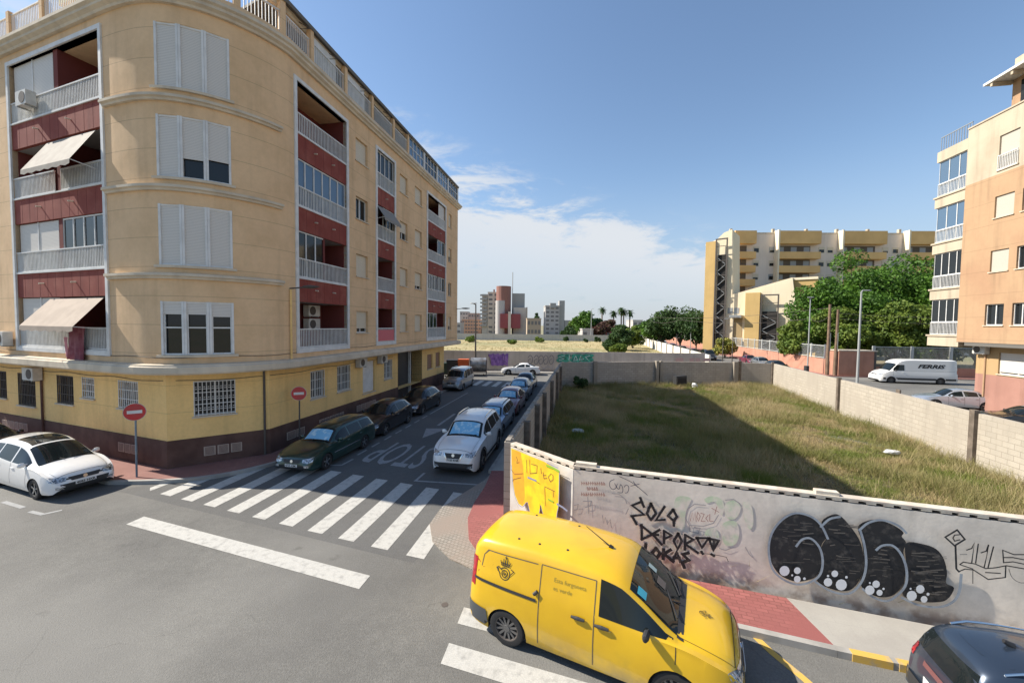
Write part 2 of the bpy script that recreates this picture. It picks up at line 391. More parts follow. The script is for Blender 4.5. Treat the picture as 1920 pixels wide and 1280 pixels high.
m_grassd = leafmat('dry_grass_blades', (.44, .355, .18), (.33, .29, .13), .05)
# ================================================================ the setting: ground, roads, pavements, markings
class Gnd:
    def P(s, a, o, b): return Vector((a, b, o))
GR = Gnd()
mb = MB(); mb.face([(-3000, -600, -.06), (3000, -600, -.06), (3000, 5000, -.06), (-3000, 5000, -.06)]); struct('ground', mb, m_ground)
mb = MB(); mb.face([(-90, -30, 0), (90, -30, 0), (90, 47.9, 0), (-90, 47.9, 0)]); struct('road', mb, m_asph)
mb = MB(); poly_ = [(-13.2, 13.0), (-2.3, 9.2), (-.6, 14.0), (3.6, 38.3), (-4.2, 40.6), (-9.6, 16.0)]
mb.face([(*p, .002) for p in poly_]); struct('side_street', mb, m_asph2)
mb = MB(); mb.face([(24.6, 47.9, -.004), (38.9, 47.9, -.004), (60, 160, -.004), (47, 160, -.004)]); struct('side_road', mb, m_asph)
# field surface with low swells
def sheet(x0, x1, y0, y1, nx, ny, zf):
    mb = MB(); mb.grid([[(x0 + (x1 - x0) * i / nx, y0 + (y1 - y0) * j / ny, zf(x0 + (x1 - x0) * i / nx, y0 + (y1 - y0) * j / ny)) for i in range(nx + 1)] for j in range(ny + 1)])
    return mb
mb = MB()
rows = []
for j in range(41):
    y = 48.25 + j * 2.4; xr = 26.6 + (y - 48) * .188
    rows.append([(-75 + (xr + 75) * i / 40, y, .02 + .10 * math.sin(y * .21 + i * .4) * math.sin(i * .8) + .06) for i in range(41)])
mb.grid(rows); struct('dry_field', mb, m_dry, smooth=True)

def strip(mb, pts, w, z0, z1, m=0):
    "raised strip of width w to the left of a polyline"
    P = [Vector(p) for p in pts]; q = []
    for k, p in enumerate(P):
        d = (P[min(k + 1, len(P) - 1)] - P[max(k - 1, 0)]).normalized(); q.append(p + Vector((-d.y, d.x)) * w)
    for k in range(len(P) - 1):
        mb.prism([P[k], P[k + 1], q[k + 1], q[k]], z0, z1, m)

# ground floor outline of the corner building, used by its pavement too
D3 = Vector((.94, -.341)).normalized(); DU = Vector((math.sin(R(10.5)), math.cos(R(10.5))))
A4 = Vector((-12.95, 14.7)); A2 = Vector((-10.25, 16.6))
GEND = A2 + DU * 21.0
gf = Path([A4 - D3 * 14, A4, A2, GEND])
kl = [gf.P(0, 1.38, 0), gf.P(14 - .6, 1.38, 0)] + [Vector((*p, 0)) for p in smooth_pts([gf.P(14 - .55, 1.38, 0).to_2d(), gf.P(14.6, 1.45, 0).to_2d(), gf.P(16.4, 1.55, 0).to_2d(), gf.P(17.9, 1.42, 0).to_2d(), gf.P(18.6, 1.38, 0).to_2d()], 4)] + [gf.P(gf.c[-1] + .8, 1.38, 0)]
kl2 = [p.to_2d() for p in kl]
mb = MB(); inn = [gf.p[0], gf.p[1], gf.p[2], gf.p[3] + DU * .8]
poly = kl2 + inn[::-1]
me = bpy.data.meshes.new('tmp')
def poly_prism(mb, poly, z0, z1, m=0):
    from mathutils.geometry import tessellate_polygon
    i = len(mb.v); mb.v += [(p[0], p[1], z1) for p in poly]
    for t in tessellate_polygon([[Vector((p[0], p[1], 0)) for p in poly]]): mb.f.append(tuple(i + k for k in t)); mb.m.append(m); mb.uv.append(None)
    n = len(poly)
    for k in range(n):
        a, b = poly[k], poly[(k + 1) % n]; mb.face([(a[0], a[1], z0), (b[0], b[1], z0), (b[0], b[1], z1), (a[0], a[1], z1)], m)
poly_prism(mb, poly, -.02, .12); struct('pavement', mb, m_redpave2)
mb = MB(); strip(mb, kl2[::-1], .14, -.02, .126); struct('kerb', mb, m_kerb)

# pavement round the walled lot
def wl(y): return (y - 11.1) * .187
spw = (5.75, 7.96); spk = (5.75, 6.74)
inner = [(-.72, 14.9), (-.88, 13.4), (-1.12, 12.2), (-1.22, 11.2), (-1.08, 10.2), (-.74, 9.5), (-.1, 8.92), (.9, 8.42)]
red = [(wl(14.9), 14.9)] + inner + [spk, spw, (1.5, 9.3), (0, 10.95)]
mb = MB(); poly_prism(mb, red, -.02, .12); struct('pavement', mb, m_redpave)
mb = MB(); poly_prism(mb, [(wl(14.9), 14.9), (wl(37.2), 37.2), (wl(37.2) - 1.5, 37.4), (-.72, 14.9)], -.02, .121)
poly_prism(mb, [spw, spk, (18.2, 2.9), (18.5, 3.9)], -.02, .121); struct('pavement', mb, m_conc)
mb = MB(); poly_prism(mb, [(-.95, 14.2), (-1.62, 13.0), (-2.15, 11.9), (-2.28, 11.0), (-2.02, 10.1), (-1.45, 9.35), (-.8, 8.9), (-.1, 8.6), (.9, 8.42)] + inner[::-1][1:], -.02, .03); struct('pavement', mb, m_cobble)
mb = MB(); strip(mb, [(18.2, 2.9), (5.75, 6.74)], .13, -.02, .127); strip(mb, [(5.75, 6.74), (.9, 8.42)], .13, -.02, .127)
strip(mb, [(-.72, 14.9), (wl(37.2) - 1.5, 37.4)], .13, -.02, .127); struct('kerb', mb, m_kerb)
mb = MB()
for a in range(4):
    x0 = 5.95 + a * .62; x1 = x0 + .54; f = lambda x: 6.74 - (x - 5.75) * .3084
    strip(mb, [(x1, f(x1) - .004), (x0, f(x0) - .004)], .137, 0, .131)
struct('kerb_paint', mb, m_ymark)
# far pavements
mb = MB(); poly_prism(mb, [(-8, 46.4), (24.5, 46.4), (24.5, 48), (-8, 48)], -.02, .11); struct('pavement', mb, m_conc)
mb = MB(); poly_prism(mb, [(34.5, 46.9), (38.6, 46.7), (60, 158), (58, 158), (37.0, 49.5), (34.5, 48.6)], -.02, .112)
poly_prism(mb, [(38.6, 46.7), (70, 43.0), (70, 44.8), (38.8, 48.2)], -.02, .116); struct('pavement', mb, m_pinkpave)

# ---- painted markings
Wd = Vector((.951, -.309))
mb = MB(); z = .006
n0, n1 = Vector((-12.55, 13.15)), Vector((-1.95, 9.28))
for k in range(12):
    c = n0.lerp(n1, k / 10.6); c2 = c + Wd * .50
    if k == 0: c = c + Vector((.25, .1))
    lu = Vector((.165, .985)) * (3.75 - (1.0 if k == 0 else 0) - (.45 if k == 1 else 0))
    if k < 11: q = [c, c2, c2 + lu, c + lu]; mb.face([(*p, z) for p in q])
struct('crosswalk_marking', mb, m_mark)
mb = MB(); a, b = Vector(G(270, 968)), Vector(G(694, 1079)); e = Vector((-.165, -.985)) * .46
mb.face([(*p, z) for p in (a, b, b + e, a + e)])
# crosswalk bars over the nearer street
for px, ln in (((842, 1205), 4.4), ((870, 1138), 2.6)):
    a = Vector(G(*px)); d = Wd * ln; e = Vector((-.165, -.985)) * .44; mb.face([(*p, z) for p in (a, a + d, a + d + e, a + e)])
struct('stop_line_marking', mb, m_mark)
mb = MB()
stroke(mb, GR, [G(8, 941), G(42, 951)], .13, z); stroke(mb, GR, [G(58, 959), G(80, 964), G(112, 957)], .12, z)
p0, p1 = Vector((-6.62, 16.9)), Vector((-3.75, 32.2))
k = 0.0
while k < 15.4:
    a = p0 + (p1 - p0).normalized() * k; b = a + (p1 - p0).normalized() * (.62 if k < 8 else 1.1); stroke(mb, GR, [a, b], .1, z); k += 1.15
stroke(mb, GR, [(-7.9, 15.55), (-6.78, 15.62), (-6.62, 16.3)], .1, z)
stroke(mb, GR, [(-3.30, 14.86), (-3.45, 14.12), (-1.0, 13.82)], .1, z)
k = 1.0
while k < 22:
    a = Vector((-3.30, 14.86)) + DU * k; stroke(mb, GR, [a, a + DU * .6], .1, z); k += 1.2
struct('parking_marking', mb, m_mark2)
# STOP, read by drivers coming this way
v, f = text_geo('STOP', 1.0, bold=.005)
mx_, my_ = max(p[0] for p in v), max(p[1] for p in v)
mb = MB(); o = Vector((-3.2, 17.95)); i0 = len(mb.v)
for p in v:
    q = o - Wd * (p[0] / mx_ * 2.75) - DU * (p[1] / my_ * 2.75); mb.v.append((q.x, q.y, z))
for t in f: mb.f.append(tuple(i0 + k for k in t)); mb.m.append(0); mb.uv.append(None)
struct('stop_lettering', mb, m_mark2)
mb = MB(); stroke(mb, GR, [G(852, 776), G(822, 797)], .17, z)
pz = [G(797, 803), G(793, 820), G(812, 810), G(838, 803)]
mb.face([(*p, z) for p in [G(799, 803), G(792, 821), G(840, 803)]]); struct('arrow_marking', mb, m_mark2)
mb = MB()
for k in range(5):
    a = Vector((-3.75, 36.9)) + Wd * (k * .98); b = a + Wd * .5; lu = Vector((.165, .985)) * 3.2; mb.face([(*p, z) for p in (a, b, b + lu, a + lu)])
struct('crosswalk_marking', mb, m_mark)
mb = MB(); stroke(mb, GR, smooth_pts([G(1418, 1195), G(1450, 1225), G(1505, 1270), G(1560, 1320)], 4), .13, z); struct('yellow_line_marking', mb, m_ymark)
# repairs and covers in the asphalt
mb = MB()
for px, r in (((834, 1133), .07), ((1240, 1240), .2)):
    c = G(*px); mb.tube([(c[0], c[1], -.01), (c[0], c[1], .005)], r, 16)
struct('manhole_cover', mb, m_rust)

# ---- the walled lot
LOT = [(.15, 11.3), (1.6, 9.7), (17.0, 4.85), (18.5, 14.0), (21.8, 26.3), (24.6, 37.2), (21.9, 37.8), (14.2, 37.9), (4.8, 36.1)]
def inside(x, y, P=LOT):
    r = False; n = len(P)
    for i in range(n):
        (x1, y1), (x2, y2) = P[i], P[i - 1]
        if (y1 > y) != (y2 > y) and x < (x2 - x1) * (y - y1) / (y2 - y1) + x1: r = not r
    return r
def lotz(x, y): return .05 + .05 * math.sin(x * .9 + 1) * math.sin(y * .7) + .04 * math.sin(x * 2.3 + y * 1.7)
mb = MB(); rows = []
for j in range(61):
    t = j / 60; a = Vector((.1, 11.35)).lerp(Vector((4.75, 36.2)), t) if t > 0 else Vector((.1, 11.35))
    b = Vector((17.0, 4.85)).lerp(Vector((24.6, 37.6)), t)
    rows.append([(a.lerp(b, i / 50).x, a.lerp(b, i / 50).y, lotz(*a.lerp(b, i / 50))) for i in range(51)])
mb.grid(rows); poly_prism(mb, [(.15, 11.3), (1.6, 9.65), (17.0, 4.85)], -.02, .035)
struct('lot_ground', mb, m_soil, smooth=True)
rg = np.random.default_rng(3)
def tufts(name, xs, ys, zs, hs, blades, wd, m, lean=.35):
    n = len(xs) * blades
    X = np.repeat(xs, blades) + rg.normal(0, .07, n); Y = np.repeat(ys, blades) + rg.normal(0, .07, n); Z = np.repeat(zs, blades) - .02
    Hh = np.repeat(hs, blades) * rg.uniform(.5, 1.15, n); A = rg.uniform(0, 2 * np.pi, n); Wb = wd * rg.uniform(.6, 1.4, n)
    lx = rg.normal(0, lean, n) * Hh; ly = rg.normal(0, lean, n) * Hh
    cx, cy = np.cos(A) * Wb / 2, np.sin(A) * Wb / 2
    v = np.empty((n, 3, 3)); v[:, 0] = np.c_[X - cx, Y - cy, Z]; v[:, 1] = np.c_[X + cx, Y + cy, Z]; v[:, 2] = np.c_[X + lx, Y + ly, Z + Hh]
    me = bpy.data.meshes.new(name); me.vertices.add(3 * n); me.vertices.foreach_set('co', v.reshape(-1)); me.loops.add(3 * n); me.loops.foreach_set('vertex_index', np.arange(3 * n))
    me.polygons.add(n); me.polygons.foreach_set('loop_start', np.arange(0, 3 * n, 3)); me.polygons.foreach_set('loop_total', np.full(n, 3)); me.update(); me.materials.append(m)
    o = bpy.data.objects.new(name, me); COL.link(o); return o
pts = []
while len(pts) < 60000:
    x, y = rnd.uniform(0, 24.8), rnd.uniform(4.8, 38)
    if inside(x, y) and rnd.random() < min(1, 16 / max(y, 8)) + .25: pts.append((x, y))
pa = np.array(pts); hz = np.array([lotz(x, y) for x, y in pts])
hh = .14 + .30 * np.clip(np.sin(pa[:, 0] * .8 + 1.3) * np.sin(pa[:, 1] * .55) * .8 + rg.normal(-.05, .45, len(pa)), 0, 1.6)
tag(tufts('grass', pa[:, 0], pa[:, 1], hz, hh, 6, .020, m_grassm, .5), 'rough green and straw coloured weeds covering the walled empty lot', 'grass', kind='stuff')
pts = []
while len(pts) < 2600:
    x, y = rnd.uniform(0, 24.8), rnd.uniform(4.8, 38); q = math.sin(x * .55 + 2.0) * math.sin(y * .38 + .6) + .35 * math.sin(x * 1.7 + y)
    if inside(x, y) and q + rnd.gauss(0, .3) > .25: pts.append((x, y))
for k in range(700):                                    # growth along the walls
    i = rnd.randrange(len(LOT)); a, b = Vector(LOT[i]), Vector(LOT[i - 1]); p = a.lerp(b, rnd.random()); c = Vector((12, 22)); p = p + (c - p).normalized() * rnd.uniform(.1, .9)
    if inside(p.x, p.y): pts.append((p.x, p.y))
pa = np.array(pts); rep = 5; pb = np.repeat(pa, rep, axis=0) + rg.normal(0, .22, (len(pa) * rep, 2))
keep = np.array([inside(x, y) for x, y in pb]); pb = pb[keep]
tag(tufts('weeds', pb[:, 0], pb[:, 1], np.array([lotz(x, y) for x, y in pb]), .35 + .4 * rg.random(len(pb)), 6, .016, m_grasst, .45), 'taller straw coloured weeds standing in loose patches over the walled lot', 'weeds', kind='stuff')
pts = []
while len(pts) < 7000:
    y = 48.6 + 95 * rnd.random() ** 1.6; x = rnd.uniform(-30, 26 + (y - 48) * .18)
    pts.append((x, y))
pa = np.array(pts)
tag(tufts('dry_grass', pa[:, 0], pa[:, 1], np.full(len(pa), .08), .12 + .22 * rg.random(len(pa)), 5, .07, m_grassd, .8), 'straw coloured dry grass over the open field behind the painted wall', 'grass', kind='stuff')
# ================================================================ walls round the lot, with their graffiti
def wall_slab(mb, fr, s0, s1, z0, z1, th=.2, m=0):
    a = lambda s, z: (s, z)
    for o, _ in ((0, 1), (-th, 1)):
        mb.face([fr.P(s0, o, z0), fr.P(s1, o, z0), fr.P(s1, o, z1), fr.P(s0, o, z1)], m, [a(s0, z0), a(s1, z0), a(s1, z1), a(s0, z1)])
    mb.face([fr.P(s0, 0, z1), fr.P(s1, 0, z1), fr.P(s1, -th, z1), fr.P(s0, -th, z1)], m, [(s0, .1), (s1, .1), (s1, .25), (s0, .25)])
    for s in (s0, s1): mb.face([fr.P(s, 0, z0), fr.P(s, -th, z0), fr.P(s, -th, z1), fr.P(s, 0, z1)], m, [(0, z0), (th, z0), (th, z1), (0, z1)])
FW = Fr((1.53, 9.49), (9.32 - 1.53, 7.02 - 9.49)); FC = Fr((0, 11.26), (1.53, 9.49 - 11.26)); LC = math.hypot(1.53, 1.77)
gw = thing('graffiti_wall', 'rendered grey front wall of the empty lot sprayed with black bubble letters and tags', 'wall', (4, 8.7, 0))
mb = MB(); wall_slab(mb, FW, 0, 16.3, 0, 2.2); wall_slab(mb, FC, 0, LC, 0, 2.2)
gwb = mb.build('wall_face', m_wallplaster, gw)
m_holl = mat('hollow_brick_course', (.62, .56, .46), .9, (.5, .42, .34), 5)
m_slot = mat('brick_slot', (.04, .035, .03), .9)
mb = MB()
for fr, ln in ((FW, 16.3), (FC, LC)):
    fr.box(mb, .0, ln, -.19, -.012, 2.2, 2.222, 1)
    fr.box(mb, .0, ln, -.195, .006, 2.262, 2.298, 0)
    s = 0.0
    while s < ln - .1:
        g = rnd.uniform(.09, .15); fr.box(mb, s, s + .16, -.19, .004, 2.222, 2.262, 0); s += .16 + g
for s0, s1 in ((.05, .55), (5.0, 5.4)):
    FW.box(mb, s0, s1, -.17, -.02, 2.298, 2.37, 0)
mb.build('coping', [m_holl, m_slot], gw)
m_over = mat('overspray', (.80, .70, .59), .93, (.22, .20, .18), 55, (.5, .68))
m_spray = mat('black_spray', (.018, .018, .02), .75, (.10, .09, .08), 7, (.5, .8))
m_spray2 = mat('grey_spray', (.35, .39, .43), .7, (.26, .29, .33), 6)
m_sprayw = mat('white_spray', (.72, .74, .76), .7)
m_sprayr = mat('faded_red_spray', (.36, .16, .13), .8)
m_sprayg = mat('faded_green_spray', (.62, .70, .48), .9, (.85, .75, .63), 4.5, (.36, .6), fine=.2, fscale=6)
m_sprayt = mat('faint_spray', (.40, .365, .36), .9)
m_scr = mat('scrape', (.20, .185, .165), .9)
m_muralw = mat('white_render', (.62, .59, .54), .9, (.48, .44, .40), 2, streak=.4, zst=(.1, .7, (.28, .17, .12), .8))
m_mury = mat('yellow_spray', (.78, .58, .012), .7, (.74, .42, .015), 3)
m_murshade = mat('shadowed_yellow_spray', (.62, .35, .02), .7, (.72, .30, .02), 4)  # mural yellow darkened as if under the building's cast shadow
m_murb = mat('blue_grey_spray', (.22, .24, .34), .8)
OFF = [0.004]
def nxt(): OFF[0] += .0006; return OFF[0]
def mk(fr, x0, y0, sc):
    return lambda pts: [fr.W(x0 + p[0] / sc, y0 + p[1] / sc) for p in pts]
def paint(name, m, items, parent, fr, w):
    if name == 'black_lettering':
        mb = MB()
        for it in items:
            if it[0] > .03: stroke(mb, fr, it[1], it[0] * 1.75, nxt())
        mb.build('overspray', m_over, parent)
    mb = MB()
    for it in items:
        ww = w
        if isinstance(it, tuple) and isinstance(it[0], (int, float)): ww, it = it[0], it[1]
        stroke(mb, fr, it, ww, nxt())
    return mb.build(name, m, parent)
def fillpoly(mb, fr, pts, m=0):
    from mathutils.geometry import tessellate_polygon
    o = nxt(); i = len(mb.v); mb.v += [tuple(fr.P(p[0], o, p[1])) for p in pts]
    for t in tessellate_polygon([[Vector((p[0], p[1], 0)) for p in pts]]): mb.f.append(tuple(i + k for k in t)); mb.m.append(m); mb.uv.append(None)
# faded colour first
T = mk(FW, 1060, 860, 5.3333)
mb = MB()
for c in ([(1100, 400), (1180, 370), (1260, 400), (1230, 470), (1200, 560), (1190, 700), (1120, 700), (1090, 560)], [(1390, 400), (1470, 370), (1560, 400), (1590, 480), (1560, 560), (1500, 430), (1420, 440)],
          [(1600, 450), (1680, 410), (1750, 470), (1740, 540), (1690, 600), (1620, 590), (1590, 520)], [(1420, 700), (1500, 690), (1540, 780), (1500, 860), (1400, 760)], [(1580, 640), (1700, 620), (1740, 740), (1700, 850), (1600, 860), (1560, 740)], [(1780, 430), (1860, 470), (1880, 640), (1840, 700), (1790, 600)]):
    fillpoly(mb, FW, smooth_pts(T(c), 4, True))
mb.build('faded_graffiti', m_sprayg, gwb)
paint('faded_graffiti', m_sprayt, [T([(1400, 460), (1290, 450), (1220, 500), (1200, 590), (1240, 660), (1380, 670), (1480, 640), (1530, 560)]), T([(1600, 410), (1680, 400), (1740, 440), (1760, 470)]),
    T([(470, 340), (540, 350), (600, 400), (615, 445)]), T([(630, 495), (605, 550)]), T([(1240, 660), (1245, 720), (1330, 740), (1350, 690), (1290, 680)]), T([(1800, 880), (1840, 950), (1870, 980)]), T([(1680, 880), (1600, 910), (1540, 890)]), T([(225, 380), (235, 540)]), T([(180, 420), (260, 420), (250, 470), (200, 480)]),
    T([(90, 460), (130, 450), (120, 500), (90, 510)]), T([(370, 560), (385, 640), (400, 580), (420, 650), (450, 600), (460, 680)])], gwb, FW, .018)
red_ = []
for r_, y in enumerate((240, 290, 345)):
    x = 165 if r_ != 1 else 225
    while x < (400 if r_ != 1 else 320):
        k = rnd.random(); red_ += [T([(x, y - 16), (x, y + 16)]), T([(x, y - 14 * k), (x + 13, y + 14 * k)])] + ([T([(x, y + 14), (x + 12, y + 14)])] if k > .5 else []); x += 22
red_ += [T(q) for q in ([(1245, 610), (1265, 520), (1278, 600), (1296, 520), (1305, 615)], [(1320, 520), (1345, 560), (1330, 610), (1310, 570), (1320, 520)], [(1350, 530), (1385, 540), (1355, 610), (1395, 610)], [(1425, 550), (1400, 580), (1425, 615)], [(1440, 540), (1440, 610), (1475, 610)], [(1460, 480), (1530, 520)], [(1510, 465), (1490, 540)])]
paint('red_tag', m_sprayr, red_, gwb, FW, .012)
paint('curly_tag', mat('blue_black_spray', (.06, .065, .10), .8), [smooth_pts(T(q), 3) for q in ([(490, 195), (450, 215), (445, 260), (475, 295), (510, 275), (495, 235)], [(520, 240), (515, 275), (540, 290), (553, 245), (575, 280), (570, 325), (525, 325)], [(590, 270), (610, 250), (635, 270), (625, 320), (600, 330)], [(540, 165), (640, 210), (720, 265), (820, 350)], [(655, 260), (740, 240)], [(680, 215), (720, 270)])], gwb, FW, .014)
so = [[(750, 375), (768, 425), (785, 462)], [(762, 412), (668, 450), (790, 540), (660, 555)], [(668, 555), (712, 635)], [(855, 430), (815, 530), (855, 590), (905, 530), (855, 430)], [(990, 460), (905, 595), (990, 590)], [(1075, 490), (1025, 550), (1080, 600), (1112, 560), (1075, 490)], [(1080, 600), (1082, 650)],
      [(762, 640), (765, 785)], [(755, 645), (872, 735), (762, 785)], [(872, 735), (960, 835)], [(940, 690), (865, 735)], [(850, 735), (928, 740)], [(985, 700), (985, 822)], [(985, 700), (1060, 745), (985, 780)], [(1125, 725), (1080, 800), (1120, 880), (1160, 800), (1125, 725)],
      [(1195, 740), (1190, 885)], [(1195, 740), (1275, 785), (1195, 830), (1320, 915)], [(1310, 770), (1425, 770), (1360, 865), (1310, 770)], [(1355, 905), (1368, 925)], [(1430, 775), (1525, 795), (1472, 892), (1430, 775)], [(1480, 800), (1475, 870)], [(1455, 930), (1478, 945)]]
lo = [[(805, 830), (795, 900), (850, 925)], [(905, 870), (865, 920), (910, 970), (945, 920), (905, 870)], [(980, 880), (975, 975)], [(1050, 885), (985, 925), (1075, 1000)], [(1070, 1000), (1110, 905), (1145, 1000)], [(1085, 965), (1138, 965)], [(1225, 915), (1170, 930), (1228, 985), (1165, 1012), (1185, 1060)]]
paint('black_lettering', m_spray, [(.058, T(q)) for q in so] + [(.072, T(q)) for q in lo] + [(.012, T([(1320, 915), (1480, 930), (1600, 955), (1620, 1000)]))], gwb, FW, .045)
# bubble letters
B = mk(FW, 1380, 880, 3.2)
mb = MB()
for q in ([(340, 245), (430, 260), (490, 310), (530, 385), (500, 440), (505, 540), (470, 620), (400, 650), (330, 650), (250, 610), (200, 530), (190, 430), (220, 340), (270, 275)],
          [(500, 300), (570, 255), (620, 270), (690, 350), (735, 430), (750, 530), (735, 620), (690, 690), (630, 710), (540, 690), (470, 640), (505, 560), (500, 450), (530, 385)],
          [(715, 330), (780, 290), (850, 290), (930, 320), (985, 360), (975, 385), (1000, 420), (985, 480), (1000, 560), (985, 660), (930, 730), (850, 745), (770, 715), (730, 660), (750, 560), (740, 420)],
          [(1000, 425), (1100, 430), (1180, 460), (1225, 520), (1243, 600), (1238, 660), (1285, 690), (1240, 760), (1160, 775), (1060, 765), (980, 730), (1000, 640), (1000, 540)]):
    fillpoly(mb, FW, smooth_pts(B(q), 4, True))
mb.build('bubble_fill', m_spray, gwb)
mb = MB()
for x0, x1, y0, y1, n in ((230, 450, 290, 560, 16), (530, 730, 300, 600, 18), (770, 960, 430, 620, 16), (1020, 1230, 470, 720, 44)):
    for k in range(n):
        x = rnd.uniform(x0, x1 - 50); y = rnd.uniform(y0, y1); ln = rnd.uniform(25, 90); stroke(mb, FW, B([(x, y), (min(x + ln, x1), y + rnd.uniform(-6, 10))]), rnd.choice((.008, .012, .022)), nxt())
mb.build('bubble_scratches', mat('scratch_tone', (.13, .115, .10), .9), gwb)
paint('bubble_outline', m_spray2, [smooth_pts(B(q), 4) for q in ([(530, 390), (490, 310), (430, 260), (340, 240), (260, 280), (200, 360), (182, 460), (205, 570), (270, 632), (350, 660), (430, 645), (485, 600), (500, 520), (480, 440), (430, 390), (380, 395), (345, 435)], [(490, 320), (540, 275), (600, 262)],
    [(718, 335), (745, 430), (755, 540), (735, 630), (680, 700), (620, 715), (540, 695), (458, 645)], [(715, 340), (770, 295), (850, 280), (940, 310), (990, 355)], [(815, 455), (850, 430), (910, 430), (960, 480), (990, 560), (990, 650), (950, 710), (880, 755), (800, 735), (735, 685)], [(965, 735), (1060, 778), (1180, 790), (1262, 760), (1300, 700), (1312, 600)])], gwb, FW, .042)
mb = MB()
for x, y, r in ((275, 580, 30), (350, 578, 20), (350, 628, 20), (392, 625, 8), (320, 605, 6), (570, 595, 20), (530, 645, 25), (608, 660, 33), (638, 615, 8), (530, 608, 7), (812, 655, 22), (775, 690, 28), (832, 705, 18), (775, 648, 6), (855, 682, 7), (1070, 683, 25), (1020, 722, 30), (1092, 742, 20), (1115, 712, 9), (1013, 680, 6)):
    fillpoly(mb, FW, B([(x + r * math.cos(t * .52), y + r * math.sin(t * .52)) for t in range(12)]))
mb.build('bubble_dots', m_sprayw, gwb)
Q = mk(FW, 1680, 940, 6.4)
paint('rune_tag', m_spray, [(.028, Q([(650, 285), (740, 395), (620, 470), (510, 370), (650, 285)])), (.03, Q([(630, 470), (640, 740), (672, 775)]))] + [Q(q) for q in ([(675, 340), (620, 345), (600, 380), (620, 415), (680, 400)], [(760, 520), (820, 500), (850, 435), (820, 665)], [(895, 450), (865, 670)], [(930, 550), (990, 530), (1015, 455), (965, 718)], [(1072, 480), (1010, 722)],
    [(830, 740), (680, 690), (720, 660), (860, 682), (980, 735), (1100, 725), (1220, 700), (1480, 745), (1500, 700), (1480, 570), (1310, 570), (1180, 520), (1190, 665), (1300, 655), (1480, 692)], [(1185, 605), (1300, 605), (1480, 640)], [(670, 770), (740, 740), (840, 752), (1010, 862), (1210, 838), (1215, 705)], [(980, 780), (1150, 790)])] + [(.012, Q([(830, 740), (830, 910)])), (.009, smooth_pts(Q([(1250, 740), (1290, 840), (1390, 900), (1536, 890), (1640, 905)]), 3)), (.009, Q([(680, 570), (760, 570)]))], gwb, FW, .02)
# corner panel
Mx = mk(FC, 940, 810, 6.7375)
mb = MB(); o_ = .003
mb.face([FC.P(.0, o_, .02), FC.P(LC, o_, .02), FC.P(LC, o_, 2.19), FC.P(0, o_, 2.19)])
mb.build('white_render', m_muralw, gwb)
mb = MB(); fillpoly(mb, FC, Mx([(185, 185), (310, 235), (420, 280), (600, 350), (800, 470), (790, 850), (770, 1000), (760, 1150), (690, 1160), (630, 1110), (580, 1000), (548, 870), (548, 960), (520, 1040), (480, 1062), (430, 1000), (392, 860), (365, 870), (330, 910), (280, 880), (232, 770), (205, 600), (190, 400)]))
mb.build('yellow_mural', m_mury, gwb)
mb = MB(); fillpoly(mb, FC, Mx([(190, 195), (305, 240), (335, 430), (350, 600), (358, 800), (330, 895), (282, 870), (236, 765), (210, 600), (196, 400)]))  # cast shadow on the left third of the mural, painted in
mb.build('mural_shadow', m_murshade, gwb)
paint('mural_outline', m_murb, [(.02, smooth_pts(Mx(q), 3)) for q in ([(190, 400), (205, 600), (232, 775), (282, 890), (335, 915), (375, 860)], [(392, 860), (430, 1010), (480, 1075), (530, 1040), (550, 940)], [(560, 900), (590, 1010), (650, 1130)], [(795, 480), (792, 700), (785, 900), (765, 1000), (760, 1150)], [(640, 370), (780, 430)])] + [(.05, Mx([(400, 550), (500, 590)])), (.05, Mx([(770, 880), (840, 920), (890, 960)]))], gwb, FC, .03)
paint('mural_tag', mat('brown_spray', (.16, .08, .04), .8), [Mx(q) for q in ([(185, 450), (230, 510), (340, 500)], [(205, 600), (215, 575), (310, 550)], [(250, 290), (265, 330), (255, 370), (290, 360)], [(380, 330), (385, 490)], [(420, 330), (425, 500), (510, 490), (515, 400), (440, 380)], [(560, 430), (570, 500)], [(590, 480), (600, 560), (640, 555)], [(590, 520), (630, 520)], [(690, 500), (655, 540), (680, 600), (715, 575), (715, 520), (690, 500)], [(610, 660), (740, 720)], [(720, 720), (720, 790)], [(610, 670), (620, 900)], [(505, 600), (550, 625)])], gwb, FC, .013)
paint('mural_tag', mat('green_spray', (.25, .42, .03), .8), [(.06, Mx([(640, 400), (720, 430), (790, 470)])), (.04, Mx([(660, 820), (720, 850)]))], gwb, FC, .03)

# block walls of the lot
def post(mb, fr, s, z1=2.35, w=.22, o0=-.1, o1=.14): fr.box(mb, s - w / 2, s + w / 2, o0, o1, 0, z1)
FS = Fr((0, 11.26), (4.66, 36.2 - 11.26))       # outwards = lot side
sw = thing('block_wall', 'grey block wall with concrete posts running along the pavement beside the parked cars', 'wall', (2.3, 23.5, 0))
SLn = FS.d.dot(Vector((4.66, 24.94)))
mb = MB(); wall_slab(mb, FS, .02, SLn, 0, 2.3); mb.build('block_panel', m_blockd, sw)
mb = MB(); s = .05
while s < SLn:
    FS.box(mb, s, s + .36, -.17, -.03, 2.3, 2.36 if rnd.random() > .25 else 2.32); s += .42
mb.build('coping', m_blockd, sw)
for s in (2.6, 5.6, 8.6, 13, 17.5, 21.5):
    mb = MB(); post(mb, FS, s, 2.32, .26, -.02, .2); mb.build('post', m_post, sw)
FB = Fr((4.66, 36.2), (14.2 - 4.66, 38.1 - 36.2)); FB2 = Fr((14.2, 38.1), (21.9 - 14.2, -.1)); FB3 = Fr((21.9, 38.0), (24.8 - 21.9, -.7))
bw = thing('block_wall', 'dark block wall with two pale posts closing the far side of the empty lot', 'wall', (14, 38, 0))
mb = MB()
